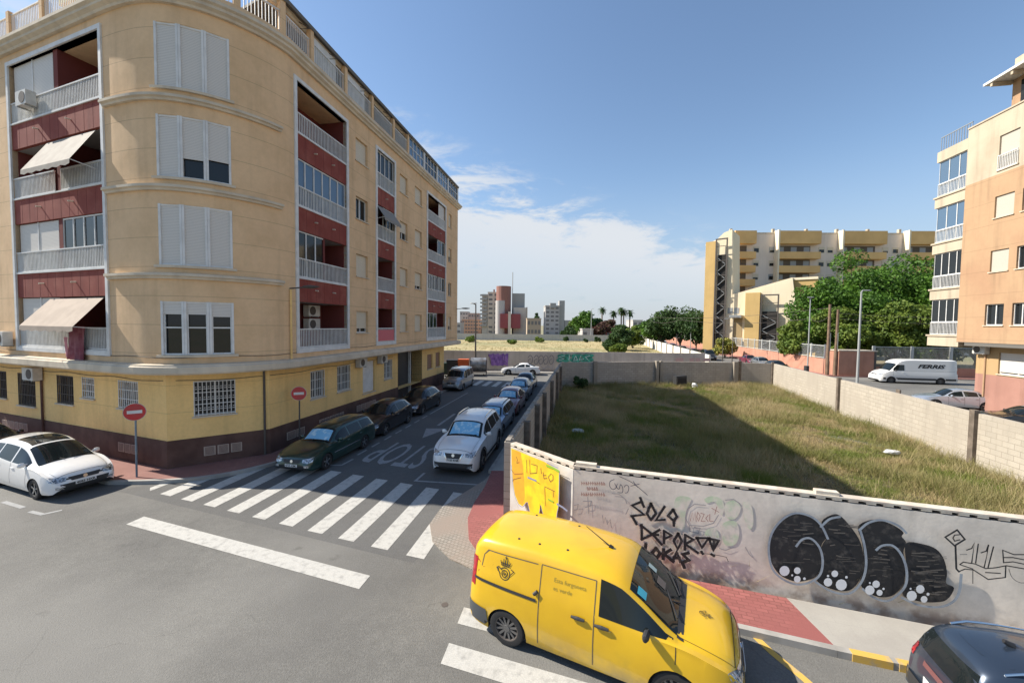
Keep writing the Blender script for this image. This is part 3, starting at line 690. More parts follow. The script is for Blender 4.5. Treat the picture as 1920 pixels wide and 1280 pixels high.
for fr, ln in ((FB, 9.72), (FB2, 7.7), (FB3, 2.98)): wall_slab(mb, fr, .01, ln, 0, 2.32)
mb.build('block_panel', m_blockd, bw)
for fr, s, w_ in ((FB, 3.15, .3), (FB, 9.5, .3), (FB2, 7.35, .42), (FB2, .2, .2)):
    mb = MB(); post(mb, fr, s, 2.42, w_, -.02, .3); mb.build('post', m_block, bw)
mb = MB(); FB2.box(mb, 7.62, 8.0, 0, .06, 0, 2.45); mb.build('post', m_post, bw)
rw = thing('block_wall', 'long sunlit cream block wall with brown posts along the right side of the grassy lot', 'wall', (20.5, 21, 0))
RP = [(24.8, 37.3), (21.87, 26.17), (19.03, 16.03), (18.0, 11.6), (16.9, 4.7)]
mb = MB()
for a, b in zip(RP, RP[1:]):
    fr = Fr(a, (b[0] - a[0], b[1] - a[1])); wall_slab(mb, fr, 0, math.hypot(b[0] - a[0], b[1] - a[1]), -.02, 2.32)
mb.build('block_panel', m_block, rw)
for a, b, t in ((0, 1, 0), (1, 2, 0), (2, 3, 0), (2, 3, .99)):
    A_, B_ = Vector(RP[a]), Vector(RP[b]); fr = Fr(A_, B_ - A_); s = (B_ - A_).length * t
    mb = MB(); fr.box(mb, s - .12, s + .12, -.05, .14, 0, 2.45); mb.build('post', m_post, rw)
mb = MB(); fr = Fr(RP[1], (RP[2][0] - RP[1][0], RP[2][1] - RP[1][1])); fr.box(mb, 5.2, 5.5, -.28, -.21, 0, 2.5); mb.build('post', m_post, rw)

# graffiti wall on the far side of the cross street
FG = Fr((-30, 48.1), (1, 0)); fg = thing('painted_wall', 'long pale wall with purple, grey and green graffiti in front of the dry field', 'wall', (5, 48.1, 0))
m_pw = mat('pale_painted_wall', (.56, .49, .42), .93, (.46, .40, .34), .5, streak=.5, zst=(.1, .5, (.3, .2, .14), .6))
mb = MB(); wall_slab(mb, FG, 0, 53.6, 0, 2.5); fgb = mb.build('wall_face', m_pw, fg)
K = mk(FG, 860, 500, 5.647)
m_pur = mat('purple_spray', (.17, .075, .30), .8, (.3, .16, .42), 2.5); m_grn = mat('teal_spray', (.06, .36, .25), .8, (.03, .16, .12), 3); m_bk = m_spray
mb = MB(); fillpoly(mb, FG, K([(310, 925), (520, 930), (515, 1030), (430, 1045), (345, 1035), (340, 975)]))
for x in (350, 400, 455, 500): fillpoly(mb, FG, K([(x, 920), (x + 28, 915), (x + 20, 1050), (x - 8, 1040)]))
mb.build('purple_graffiti', m_pur, fgb)
paint('purple_outline', m_bk, [K(q) for q in ([(315, 930), (345, 1035)], [(370, 930), (390, 1010), (420, 950), (440, 1030)], [(460, 930), (470, 1020)], [(490, 935), (480, 1000), (515, 1020)])], fgb, FG, .04)
gry = []
for x in (735, 800, 850, 900, 960): gry += [smooth_pts(K([(x, 960), (x + 20, 935), (x + 45, 960), (x + 40, 1010), (x + 10, 1030), (x, 990), (x + 25, 975)]), 3)]
gry += [K([(860, 1040), (900, 1080), (940, 1050), (990, 1080), (1010, 1000)])]
paint('grey_graffiti', m_sprayt, gry, fgb, FG, .11); paint('grey_outline', m_bk, gry[:-1], fgb, FG, .035)
mb = MB()
for x in (1045, 1110, 1190, 1230, 1300, 1350): fillpoly(mb, FG, smooth_pts(K([(x, 935), (x + 45, 922), (x + 80, 935), (x + 60, 960), (x + 75, 990), (x + 20, 1010), (x - 15, 990), (x + 10, 965)]), 3, True))
fgt = mb.build('green_graffiti', m_grn, fgb)
wt = [K(q) for q in ([(1120, 940), (1060, 950), (1110, 975), (1060, 990)], [(1170, 935), (1165, 990)], [(1235, 940), (1215, 990), (1255, 985), (1235, 940)], [(1290, 940), (1275, 985), (1320, 975)], [(1385, 940), (1340, 955), (1370, 985)])]
paint('green_lettering', m_sprayw, wt, fgb, FG, .05)
m_pk = mat('pink_patch', (.5, .33, .3), .9)
mb = MB()
for a, b in ((1266, 1280), (1292, 1300), (1303, 1311), (1318, 1330)):
    q = K([((a - 860) * 5.647, (671 - 500) * 5.647), ((b - 860) * 5.647, (671 - 500) * 5.647), ((b - 860) * 5.647, (677 - 500) * 5.647), ((a - 860) * 5.647, (677 - 500) * 5.647)]); fillpoly(mb, FG, q)
mb.build('painted_patch', m_pk, fgb)
# white wall running away along the field
A_, B_ = Vector((24.7, 49.3)), Vector((46.0, 146)); FD = Fr(A_, B_ - A_, True); ln = (B_ - A_).length
dw = thing('field_wall', 'white wall with grey piers running away along the right edge of the dry field', 'wall', (34, 90, 0))
m_ww = mat('white_wall', (.66, .64, .58), .9, (.56, .53, .47), .4, streak=.4)
mb = MB(); wall_slab(mb, FD, 0, ln, 0, 2.2); mb.build('wall_face', m_ww, dw)
s = 3.5
while s < ln:
    mb = MB(); FD.box(mb, s - .2, s + .2, -.3, .1, 0, 2.3); mb.build('pier', m_post, dw); s += 7
# grey wall far across the field
mb = MB(); FF = Fr((-80, 146.5), (1, 0)); wall_slab(mb, FF, 0, 126, 0, 2.3)
tag(mb.build('boundary_wall', mat('grey_wall', (.42, .42, .40), .9, (.5, .48, .44), .15, streak=.3)), 'low grey wall closing the far end of the dry field', 'wall')
# ================================================================ the tan corner building
FLR = [4.5, 7.65, 10.8, 13.95, 17.1]
cb = thing('apartment_building', 'tan corner apartment block with rounded corner, dark red balconies and white shutters', 'building', (-14, 24, 0))
A3 = Vector((-15.2, 14.95)); A1 = Vector((-9.55, 17.0)); UEND = A1 + DU * 22.5
_c = [A3.to_tuple(), (-14.65, 14.76), (-14.05, 14.58), (-13.4, 14.43), (-12.75, 14.39), (-12.1, 14.5), (-11.5, 14.75), (-10.95, 15.12), (-10.45, 15.58), (-10.02, 16.1), (-9.73, 16.6), A1.to_tuple()]
mid = smooth_pts(_c, 4)[1:-1]
NB = Vector((-D3.x, -D3.y))            # away from the street, along the left facade
up = Path([A3 - D3 * 13, A3] + [Vector(p) for p in mid] + [A1, UEND, UEND + NB * 12])
SL = 13.0; SB = up.c[len(mid) + 2]; SE = up.c[len(mid) + 3]
sl = lambda v: SL - v                   # metres left of the frame edge -> path position
ss = lambda v: SB + v
wm, gm = [], []
UFL = Fr(A3, -D3, True)                 # left facade, s leftwards
UFS = Fr(A1, DU)
GFL = Fr(A4, -D3, True); GFS = Fr(A2, DU); GFC = Fr(A4, A2 - A4)

def railing(fr, s0, s1, z0, z1, parent, o=0.0, step=.105, m=None, r=.013):
    mb = MB(); m = m or m_white
    fr.box(mb, s0, s1, o - .03, o + .03, z1 - .05, z1); fr.box(mb, s0, s1, o - .02, o + .02, z0, z0 + .05)
    n = max(1, int((s1 - s0) / step))
    for k in range(n + 1):
        s = s0 + (s1 - s0 - .02) * k / n; fr.box(mb, s, s + .03, o - r, o + r, z0 + .05, z1 - .05)
    return mb.build('railing', m, parent)
def blind(fr, s0, s1, z0, z1, parent, o, m=None, n=1):
    mb = MB(); fr.box(mb, s0, s1, o - .03, o, z0, z1); b = mb.build('shutter', m or m_shut, parent); return b
def glazing(fr, s0, s1, z0, z1, parent, o, n, mg=None, mid=None, name='glazing'):
    mb = MB(); w = .055
    for k in range(n + 1):
        s = s0 + (s1 - s0) * k / n; fr.box(mb, max(s0, s - w / 2), min(s1, s + w / 2), o - .04, o + .02, z0 + w, z1 - w)
    fr.box(mb, s0, s1, o - .04, o + .021, z0, z0 + w); fr.box(mb, s0, s1, o - .04, o + .021, z1 - w, z1)
    if mid: fr.box(mb, s0 + .03, s1 - .03, o - .035, o + .018, mid, mid + w)
    g = mb.build(name, m_white, parent)
    mb = MB(); fr.box(mb, s0 + .02, s1 - .02, o - .03, o - .015, z0 + .02, z1 - .02); mb.build('pane', mg or m_glass, g)
    return g
def window(parent, fr, s0, s1, z0, z1, kind='closed', d=.16, m=None, n=2, part=.4, sill=True, ms=None):
    "window set back in its opening: frame is the part; shutter, panes, sill or bars hang on it"
    mb = MB(); w = .06
    fr.box(mb, s0, s1, -d - .06, -d, z0, z0 + w); fr.box(mb, s0, s1, -d - .06, -d, z1 - w, z1)
    ws = [s0 + (s1 - s0) * k / n for k in range(n + 1)]
    for k, s in enumerate(ws): fr.box(mb, max(s0, s - w / 2), min(s1, s + w / 2), -d - .055, -d + .004, z0 + w, z1 - w)
    wd = mb.build('window', m or m_white, parent)
    mb = MB(); fr.box(mb, s0, s1, -d - .09, -d - .065, z0, z1); mb.build('pane', m_glass, wd)
    if kind in ('closed', 'half'):
        zb = z0 + .03 if kind == 'closed' else z0 + (z1 - z0) * part
        mb = MB(); fr.box(mb, s0 + .02, s1 - .02, -d + .01, -d + .035, zb, z1 - .005); mb.build('shutter', ms or m_shut, wd)
    if kind in ('bars', 'ornate'):
        mb = MB(); nb = max(4, int((s1 - s0) / .13))
        for k in range(nb + 1):
            s = s0 + (s1 - s0 - .03) * k / nb; fr.box(mb, s, s + .025, -.02, .005, z0, z1)
        for z in ((z0 + .02, z0 + (z1 - z0) * .33, z0 + (z1 - z0) * .66, z1 - .05)): fr.box(mb, s0, s1, -.015, .0, z, z + .025)
        if kind == 'ornate':
            for k in range(nb):
                s = s0 + (s1 - s0) * (k + .5) / nb
                for z in (.2, .5, .8):
                    zc = z0 + (z1 - z0) * z; fr.box(mb, s - .045, s + .045, -.012, -.002, zc - .05, zc - .03); fr.box(mb, s - .03, s + .03, -.014, -.004, zc + .03, zc + .05)
        mb.build('bars', m or m_white, wd)
    if sill:
        mb = MB(); fr.box(mb, s0 - .06, s1 + .06, -d, .07, z0 - .06, z0 - .002); mb.build('sill', m_cream, wd)
    return wd
def ac_unit(label, fr, s, z, o=0.0, w=.8, h=.56, group='air conditioning units on the corner building'):
    c = fr.P(s + w / 2, o, z); t = thing('air_conditioner', label, 'air conditioner', c, 0, group)
    mb = MB(); fr.box(mb, s, s + w, o + .06, o + .36, z, z + h); mb.build('casing', m_ac, t)
    mb = MB(); mb.disc(fr.P(s + w * .36, o + .361, z + h / 2), (*fr.n, 0), h * .4, .012, 20); mb.build('fan_grille', m_rust, t)
    mb = MB(); fr.box(mb, s + .1, s + .14, o, o + .36, z - .05, z - .002); fr.box(mb, s + w - .14, s + w - .1, o, o + .36, z - .05, z - .002); mb.build('bracket', m_grey, t)
    return t
def frame_trim(parent, fr, s0, s1, z0, z1, w=.16, m=None):
    mb = MB(); a, b = -.25, .06
    fr.box(mb, s0 - w, s0, a, b, z0 - w, z1 + w); fr.box(mb, s1, s1 + w, a, b, z0 - w, z1 + w)
    fr.box(mb, s0, s1, a, b, z1, z1 + w); fr.box(mb, s0, s1, a, b, z0 - w, z0)
    return mb.build('balcony_frame', m or m_white, parent)

# --- holes and loggias -------------------------------------------------
ZT = 16.15
LOG = [('L', .16, 6.75, 16.4), ('S', .50, 4.12, ZT), ('S', 7.22, 9.42, ZT), ('S', 14.95, 19.0, ZT - .1)]
holes = []
for sd_, a, b, zt in LOG:
    if sd_ == 'L': holes.append((sl(b), sl(a), 4.5, zt, 1.7))
    else: holes.append((ss(a), ss(b), 4.5, zt, 1.5))
win = []   # street side windows: s0,s1, kinds per floor
for s0, s1, ks, zo in ((5.0, 6.2, [('half', .2), ('closed', 0), ('open', 0), ('closed', 0)], (.72, .72, .72, .75)), (10.23, 11.38, [('closed', 0), ('closed', 0), ('half', .42), ('closed', 0)], None), (12.62, 13.88, [('closed', 0), ('half', .2), ('closed', 0), ('closed', 0)], None), (19.88, 20.7, [('half', .3), ('open', 0), ('half', .4), ('closed', 0)], None)):
    for k, (kd, pt) in enumerate(ks):
        z0 = FLR[k] + .66; win.append((s0, s1, z0, z0 + 1.22, kd, pt)); holes.append((ss(s0), ss(s1), z0, z0 + 1.22, .3))
bs0, bs1 = up.find(297, 9, SL + .5, SB - .5), up.find(436, 9, SL + .5, SB - .2)
bulge = []
for k in range(4):
    z0 = FLR[k] + (.0 if k == 0 else .0) + .02 + (-.12 if k == 0 else 0); z1 = z0 + (2.02 if k == 0 else 2.25 if k < 3 else 2.3)
    bulge.append((z0 + .05, z1)); holes.append((bs0, bs1, z0 + .05, z1, .22))
mb = MB(); path_wall(mb, up, 0, up.c[-1], 3.75, 17.0, holes, .3); mb.build('upper_wall', m_tan, cb, smooth=True)
mb = MB(); pl = [up.P(c, -.06, 0).to_2d() for c in up.c]; poly_prism(mb, pl, 3.76, 3.95); poly_prism(mb, pl, 16.6, 17.02); mb.build('floor_slab', m_tan, cb)
mb = MB(); path_wall(mb, Path([up.p[-1], up.p[0]]), 0, (up.p[-1] - up.p[0]).length, 0, 17.0); mb.build('rear_wall', m_tan, cb)

# ledges and cornice
mb = MB(); band(mb, up, 0, up.c[-1], [(-.1, 3.74), (.27, 3.74), (.32, 3.80), (.32, 4.02), (.27, 4.06), (.27, 4.10), (-.1, 4.14)]); mb.build('ledge', m_cream, cb)
for k in (1, 2, 3):
    z = FLR[k] - .42
    mb = MB(); band(mb, up, SL + .06, SB - .35, [(-.02, z), (.10, z), (.12, z + .07), (.20, z + .10), (.20, z + .19), (-.02, z + .23)]); mb.build('ledge', m_cream, cb)
mb = MB(); band(mb, up, 0, up.c[-1], [(-.1, 16.88), (.12, 16.88), (.15, 16.96), (.27, 17.02), (.27, 17.12), (.36, 17.17), (.36, 17.28), (-.1, 17.32)]); mb.build('cornice', m_cream, cb)
mb = MB(); band(mb, up, 0, up.c[-1], [(-.15, 17.26), (.10, 17.26), (.04, 17.62), (-.15, 17.62)]); mb.build('parapet', m_tan, cb)

# bulge windows (three lights each, following the curve)
for k, (z0, z1) in enumerate(bulge):
    cut = [bs0 + (bs1 - bs0) * j / 3 for j in range(4)]; P2 = [up.P(c, 0, 0).to_2d() for c in cut]; w = .075
    frs = [Fr(p, q - p) for p, q in zip(P2, P2[1:])]; lns = [(q - p).length for p, q in zip(P2, P2[1:])]
    mb = MB()
    for j, (fr, ln) in enumerate(zip(frs, lns)):
        fr.box(mb, w, ln - w, -.10, -.01, z1 - .07, z1); fr.box(mb, w, ln - w, -.1, -.01, z0, z0 + .06)
        fr.box(mb, 0.002, w, -.1, .012, z0 + .001, z1 - .001); fr.box(mb, ln - w, ln - .002, -.1, .013, z0 + .001, z1 - .001)
    wd = mb.build('window', m_white, cb)
    mb = MB()
    for fr, ln in zip(frs, lns): fr.box(mb, .01, ln - .01, -.16, -.12, z0, z1)
    mb.build('pane', m_glass, wd)
    for j, (fr, ln) in enumerate(zip(frs, lns)):
        lo = {0: (.78, .78, .74), 1: (0, 0, 0), 2: (0, .32, .36), 3: (0, 0, 0)}[k][j]; zb = z0 + .06 + (z1 - z0 - .13) * lo
        mb = MB(); fr.box(mb, w, ln - w, -.06, -.03, zb, z1 - .07); mb.build('shutter', m_shut, wd)
        if k == 0:
            mb = MB(); s0, s1 = w, ln - w
            fr.box(mb, s0, s1, -.09, -.05, z0 + (z1 - z0) * .5, z0 + (z1 - z0) * .5 + .05); fr.box(mb, s0, s0 + .04, -.091, -.051, z0 + .06, zb); fr.box(mb, s1 - .04, s1, -.091, -.051, z0 + .06, zb); mb.build('sash', m_white, wd)
    mb = MB(); band(mb, up, bs0 - .12, bs1 + .12, [(-.05, z0 - .09), (.09, z0 - .09), (.10, z0 - .002), (-.05, z0 + .01)]); mb.build('sill', m_cream, wd)

# street windows
for s0, s1, z0, z1, kd, pt in win:
    window(cb, UFS, s0, s1, z0, z1, kd, m=m_white, part=pt, ms=m_shutcream)

# loggias
def loggia(fr, a, b, zt, depth, content, split=None):
    frame_trim(cb, fr, a, b, 4.5, zt)
    nf = 4
    for k in range(nf):
        z0 = FLR[k]; z1 = FLR[k + 1] - 1.03 if k < 3 else zt
        bl = MB(); fr.box(bl, a, b, -depth, -.02, z0 - .16, z0 - .01, 0)
        if k: fr.box(bl, a + .002, b - .002, -.14, -.015, z0 - 1.02, z0 - .012, 0)
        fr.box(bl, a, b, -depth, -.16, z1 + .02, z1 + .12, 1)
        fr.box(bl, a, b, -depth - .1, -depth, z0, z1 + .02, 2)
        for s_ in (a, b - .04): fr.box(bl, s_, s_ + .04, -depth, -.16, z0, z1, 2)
        fr.box(bl, a, b, -.16, .03, z0 - .01, z0 + .05, 3)
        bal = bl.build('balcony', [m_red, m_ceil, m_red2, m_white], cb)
        if k:
            for q in (.32, .68) if b - a > 3 else (.5,):
                mb = MB(); sq = a + (b - a) * q; mb.tube([fr.P(sq, -.03, z0 - .45), fr.P(sq, .14, z0 - .47)], .03, 8); mb.build('spout', m_cream, bal)
            mb = MB(); n = int((b - a) / .55)
            for j in range(1, n): fr.box(mb, a + (b - a) * j / n - .008, a + (b - a) * j / n + .008, -.016, -.012, z0 - 1.0, z0 - .03)
            mb.build('joint', m_red2, bal)
        for it in content[k]:
            kd, x0, x1 = it[:3]; x0 = a + (b - a) * x0; x1 = a + (b - a) * x1
            if kd == 'rail': railing(fr, x0, x1, z0 + .06, z0 + .92, bal, -.04)
            elif kd == 'clothrail':
                railing(fr, x0, x1, z0 + .06, z0 + .92, bal, -.04); mb = MB(); fr.box(mb, x0 + .05, x1 - .05, -.012, -.004, z0 + .1, z0 + .8); mb.build('screen', it[3], bal)
            elif kd == 'blind':
                blind(fr, x0, x1, z0 + .08, z1 - .02, bal, -.10, it[3] if len(it) > 3 else m_shut)
                mb = MB(); fr.box(mb, (x0 + x1) / 2 - .03, (x0 + x1) / 2 + .03, -.1, -.075, z0 + .08, z1); mb.build('guide', m_white, bal)
            elif kd == 'glass': glazing(fr, x0, x1, z0 + .95 if len(it) > 5 else z0 + .08, z1 - .01, bal, -.09, it[3], it[4] if len(it) > 4 else None)
            elif kd == 'wall': mb = MB(); fr.box(mb, x0, x1, -depth, -.06, z0 + .05, z1); mb.build('partition', m_red2, bal)
            elif kd == 'door': mb = MB(); fr.box(mb, x0, x1, -depth, -depth + .05, z0 + .05, z0 + 2.0); mb.build('balcony_door', it[3], bal)
            elif kd == 'awning':
                mb = MB(); top = z1 - .05; dn, outw = it[3], it[4]; n = 12; s0_, s1_ = x0, x1
                rows = [[fr.P(s0_ + (s1_ - s0_) * j / n, -.05, top) for j in range(n + 1)], [fr.P(s0_ + (s1_ - s0_) * j / n, outw, top - dn) for j in range(n + 1)], [fr.P(s0_ + (s1_ - s0_) * j / n, outw + .005, top - dn - .16 - .05 * (j % 2)) for j in range(n + 1)]]
                mb.grid(rows); aw = mb.build('awning', it[5], bal)
                mb = MB(); mb.tube([fr.P(s0_, -.05, top - dn - .1), fr.P(s0_ + .03, outw, top - dn)], .015, 6); mb.tube([fr.P(s1_ - .03, -.05, top - dn - .1), fr.P(s1_ - .03, outw, top - dn)], .015, 6); mb.build('awning_arm', m_white, aw)
stripe = mat('striped_canvas', (.42, .34, .27), .85, (.36, .29, .23), 2); n_ = stripe.node_tree
m_pinkcl = mat('pink_cloth', (.62, .16, .17), .85)
loggia(UFL, .16, 6.75, 16.4, 1.65, [
    [('rail', 0, 1), ('blind', .52, .98), ('wall', .475, .52), ('awning', .05, .62, 1.12, .85, stripe)],
    [('rail', 0, 1), ('blind', .52, .98), ('wall', .46, .5), ('glass', .02, .46, 4)],
    [('rail', 0, .45), ('rail', .52, 1), ('wall', .45, .5), ('awning', .08, .6, 1.35, .7, m_canvas)],
    [('rail', 0, 1), ('blind', .52, .98), ('wall', .455, .5)]])
loggia(UFS, .50, 4.12, ZT, 1.5, [
    [('rail', 0, 1), ('door', .25, .5, m_shutcream)],
    [('rail', 0, 1), ('glass', .0, .52, 3), ('wall', .5, .53)],
    [('rail', 0, 1), ('glass', .0, .99, 6, m_glassb)],
    [('rail', 0, 1)]])
loggia(UFS, 7.22, 9.42, ZT, 1.5, [
    [('clothrail', 0, 1, m_pinkcl)], [('rail', 0, 1)], [('rail', 0, 1), ('awning', 0, 1, .75, .5, mat('grey_canvas', (.25, .24, .22), .85)), ('glass', .4, .98, 3)], [('rail', 0, 1), ('glass', .02, .98, 4)]])
loggia(UFS, 14.95, 19.0, ZT - .1, 1.5, [
    [('rail', 0, 1), ('glass', .0, .55, 3), ('wall', .55, .58)], [('rail', 0, 1), ('glass', .0, .55, 4), ('glass', .62, .99, 2)], [('rail', 0, 1), ('glass', .6, .99, 2)], [('rail', 0, 1), ('blind', .66, .99)]])

# ground floor
gh = []; gwin = []
for fr, off, lst in ((GFL, 0, [(9.3, 10.85, 1.7, 3.2, 'bars', 'b'), (6.2, 7.5, 2.05, 3.28, 'bars', 'b'), (4.65, 5.55, 2.42, 3.3, 'bars', 'w'), (1.7, 3.0, 2.2, 3.32, 'bars', 'w'), (11.9, 12.9, 1.9, 3.2, 'bars', 'b')]),
                     (GFC, 14, [(.80, 2.13, 2.0, 3.38, 'ornate', 'w')]), (GFS, 0, [(2.55, 3.6, 1.95, 3.32, 'bars', 'w'), (4.65, 5.85, 1.95, 3.36, 'bars', 'w'), (7.15, 8.5, 1.45, 3.36, 'closed', 'w'), (9.7, 10.8, 1.95, 3.25, 'bars', 'w'), (16.98, 18.15, 1.85, 3.1, 'closed', 'r'), (18.9, 19.95, 1.85, 3.15, 'closed', 'r')])):
    for s0, s1, z0, z1, kd, cc in lst:
        if fr is GFL: gh.append((14 - s1, 14 - s0, z0, z1, .2))
        elif fr is GFC: gh.append((14 + s0, 14 + s1, z0, z1, .2))
        else: gh.append((gf.c[2] + s0, gf.c[2] + s1, z0, z1, .2))
        window(cb, fr, s0, s1, z0, z1, kd, .13, m=m_white if cc == 'w' else m_rust, ms={'w': m_white, 'r': mat('brown_shutter', (.30, .17, .11), .7, lines=(.055, 0, .012, .5)), 'b': None}[cc])
gar = (11.66, 15.8)
gh.append((gf.c[2] + gar[0], gf.c[2] + gar[1], .12, 3.72, 1.0))
gfl = Path([*gf.p, gf.p[3] + NB * 12])
mb = MB(); path_wall(mb, gfl, 0, gfl.c[-1], 1.12, 3.76, [h if h[2] > .2 else (h[0], h[1], 1.0, h[3], 1.0) for h in gh], .2); mb.build('ground_floor_wall', m_tan2, cb)
mb = MB(); path_wall(mb, gfl, 0, gfl.c[-1], -.02, 1.15, [h for h in gh if h[2] < .2], 1.0, o=.03)
mb.build('socle', m_brown, cb)
mb = MB(); band(mb, gfl, 0, gf.c[2] + gar[0], [(0, 1.13), (.035, 1.13), (.035, 1.16), (0, 1.17)]); band(mb, gfl, gf.c[2] + gar[1], gfl.c[-1], [(0, 1.13), (.035, 1.13), (.035, 1.16), (0, 1.17)]); mb.build('socle_edge', m_brown, cb)
mb = MB(); GFS.box(mb, gar[0], gar[0] + 2.9, -.7, -.62, .1, 3.7); gd = mb.build('garage_door', mat('garage_metal', (.035, .035, .037), .5, lines=(.12, 0, .02, .5)), cb)
mb = MB(); GFS.box(mb, gar[0] + 3.0, gar[0] + 3.08, -.6, -.52, .1, 3.7); GFS.box(mb, gar[0] + 3.08, gar[1], -.9, -.86, .1, 3.7); mb.build('doorway', [m_dark], cb)
mb = MB(); GFS.box(mb, gar[0] + 2.92, gar[0] + 3.0, -.6, -.4, .1, 3.7); mb.build('jamb', m_white, cb)
for fr, s0, s1, z0, n in ((GFL, 10.0, 12.4, .5, 6), (GFL, 1.75, 3.05, .45, 3), (GFC, 1.05, 2.35, .42, 3), (GFS, .9, 2.1, .40, 2), (GFS, 3.1, 5.2, .45, 5), (GFS, 6.4, 8.6, .5, 5)):
    mb = MB()
    for k in range(n):
        a = s0 + (s1 - s0) * k / n + .03; b = s0 + (s1 - s0) * (k + 1) / n - .03
        fr.box(mb, a, b, .02, .045, z0, z0 + .36, 0)
        for j in range(7): fr.box(mb, a + .04, b - .04, .044, .049, z0 + .04 + j * .045, z0 + .06 + j * .045, 1)
    mb.build('vent_grille', [mat('vent_stone', (.42, .33, .27), .9), m_brown], cb)
for fr, s, z0, z1 in ((GFC, 3.12, .1, 3.75), (GFL, 8.62, .1, 3.4), (UFS, -.02, 4.1, 7.1)):
    mb = MB(); mb.tube([fr.P(s, .06, z0), fr.P(s, .06, z1)], .045, 8); mb.build('drain_pipe', m_rust if fr is GFC else m_brown if fr is GFL else m_tan2, cb)
# facade cables under the ledge
for P_, o_, z, s0, s1 in ((gfl, .03, 3.42, 0, gf.c[2] + 11.4), (up, .03, 4.36, 0, SE)):
    mb = MB(); k = s0; pts_ = []
    while k < s1: pts_.append(P_.P(k, o_, z + .03 * math.sin(k * 1.9))); k += .6
    mb.tube(pts_, .012, 5); mb.build('cable', m_rust, cb)

# attic: railings between piers, set-back wall, long thin roof
at = lambda s, o, z: up.P(s, o, z)
mb = MB(); band(mb, up, 0, up.c[-1], [(-2.3, 17.0), (-2.1, 17.0), (-2.1, 19.0), (-2.3, 19.0)]); mb.build('attic_wall', m_pale, cb)
mb = MB(); band(mb, up, SB - .6, SE - .02, [(-2.4, 19.18), (-2.4, 19.06), (-.05, 18.98), (.1, 18.9), (.12, 18.96), (.12, 19.06)]); mb.build('roof', m_roofm, cb)
mb = MB(); band(mb, up, SB - .6, SE - 11, [(-.55, 18.78), (-.2, 18.78), (-.12, 18.97), (-.55, 18.99)]); mb.build('fascia', m_cream, cb)
mb = MB(); poly_prism(mb, [up.P(c, -2.2, 0).to_2d() for c in up.c], 18.98, 19.05); mb.build('roof', m_roofm, cb)
piers = [sl(12), sl(9.4), sl(6.7), sl(4.1), sl(1.3), SL + 1.6, SL + 3.3, SL + 4.9, ss(-.3), ss(1.4), ss(4.0), ss(6.6), ss(9.2), ss(11.3)]
for p in piers:
    mb = MB(); q0, q1 = at(p, .05, 17.6), at(p + .22, .05, 17.6); q2, q3 = at(p + .22, -.16, 17.6), at(p, -.16, 17.6)
    mb.prism([q0.to_2d(), q1.to_2d(), q2.to_2d(), q3.to_2d()], 17.6, 18.62 if p < ss(-.5) else 18.95); mb.build('pier', m_tan, cb)
kinds = ['glass', 'rail', 'rail', 'rail', 'rail', 'rail', 'rail', 'rail', 'rail', 'screen', 'screen', 'rail', 'rail']
for a, b, kd in zip(piers, piers[1:], kinds):
    a += .22
    pa_, pb_ = up.P(a, -.05, 0), up.P(b, -.05, 0); fr = Fr(pa_.to_2d(), (pb_ - pa_).to_2d()); ln = (pb_ - pa_).length
    railing(fr, 0, ln, 17.64, 18.5, cb, 0, .12)
    if kd == 'screen':
        mb = MB(); fr.box(mb, 0, ln * .75, -.09, -.04, 17.7, 18.85); mb.build('screen', m_white, cb)
    if kd == 'glass': glazing(fr, 0, ln, 17.66, 19.0, cb, -.1, 5, m_glassb)
for s in (1.8, 3.1, 5.2, 7.9, 9.9):
    mb = MB(); UFS.box(mb, s, s + .9, -2.09, -2.04, 17.1, 18.9); mb.build('attic_door', m_glass if int(s * 10) % 2 else m_shutcream, cb)
for s in (.9, 2.9, 5.6, 8.3, 10.6):
    mb = MB(); mb.tube([UFS.P(s, -.3, 18.97), UFS.P(s + .1, .35, 18.6)], .02, 6); mb.tube([UFS.P(s, -.3, 18.6), UFS.P(s + .1, .35, 18.6)], .012, 6); mb.build('bracket', m_rust, cb)
ge = Fr(up.P(ss(11.6), .0, 0).to_2d(), DU)
for k in range(4):
    glazing(ge, .1 + k * 2.7, 2.6 + k * 2.7, 17.66, 18.95, cb, -.03, 4, m_glassb if k % 2 == 0 else None, 18.25)
    mb = MB(); ge.box(mb, 2.6 + k * 2.7, 2.8 + k * 2.7, -.1, .04, 17.6, 18.95); mb.build('pier', m_white, cb)
# red parasol-like shade and yellow cloth on the attic terrace
mb = MB(); UFL.box(mb, 3.3, 4.3, -1.2, -.6, 18.75, 18.95); mb.build('shade_cloth', mat('yellow_cloth', (.75, .55, .02), .8), cb)

ac_unit('air conditioner hanging outside the top left balcony shutters', UFL, 4.55, 14.35, -.02)
ac_unit('air conditioner on the ledge at the far left of the tan facade', UFL, 7.15, 4.55, 0, .95, .6)
ac_unit('air conditioner under the ledge between the two barred ground floor windows', GFL, 8.5, 3.0, 0, .9, .55)
ac_unit('air conditioner under the ledge above the white ground floor shutter', GFS, 6.3, 3.15, 0, .75, .5)
ac_unit('air conditioner under the ledge left of the dark garage door', GFS, 8.75, 3.15, 0, .75, .5)
ac_unit('upper of two air conditioners inside the lowest street balcony', UFS, 2.5, 6.02, -1.4, .85, .55)
ac_unit('lower of two air conditioners inside the lowest street balcony', UFS, 2.5, 5.35, -1.4, .85, .55)
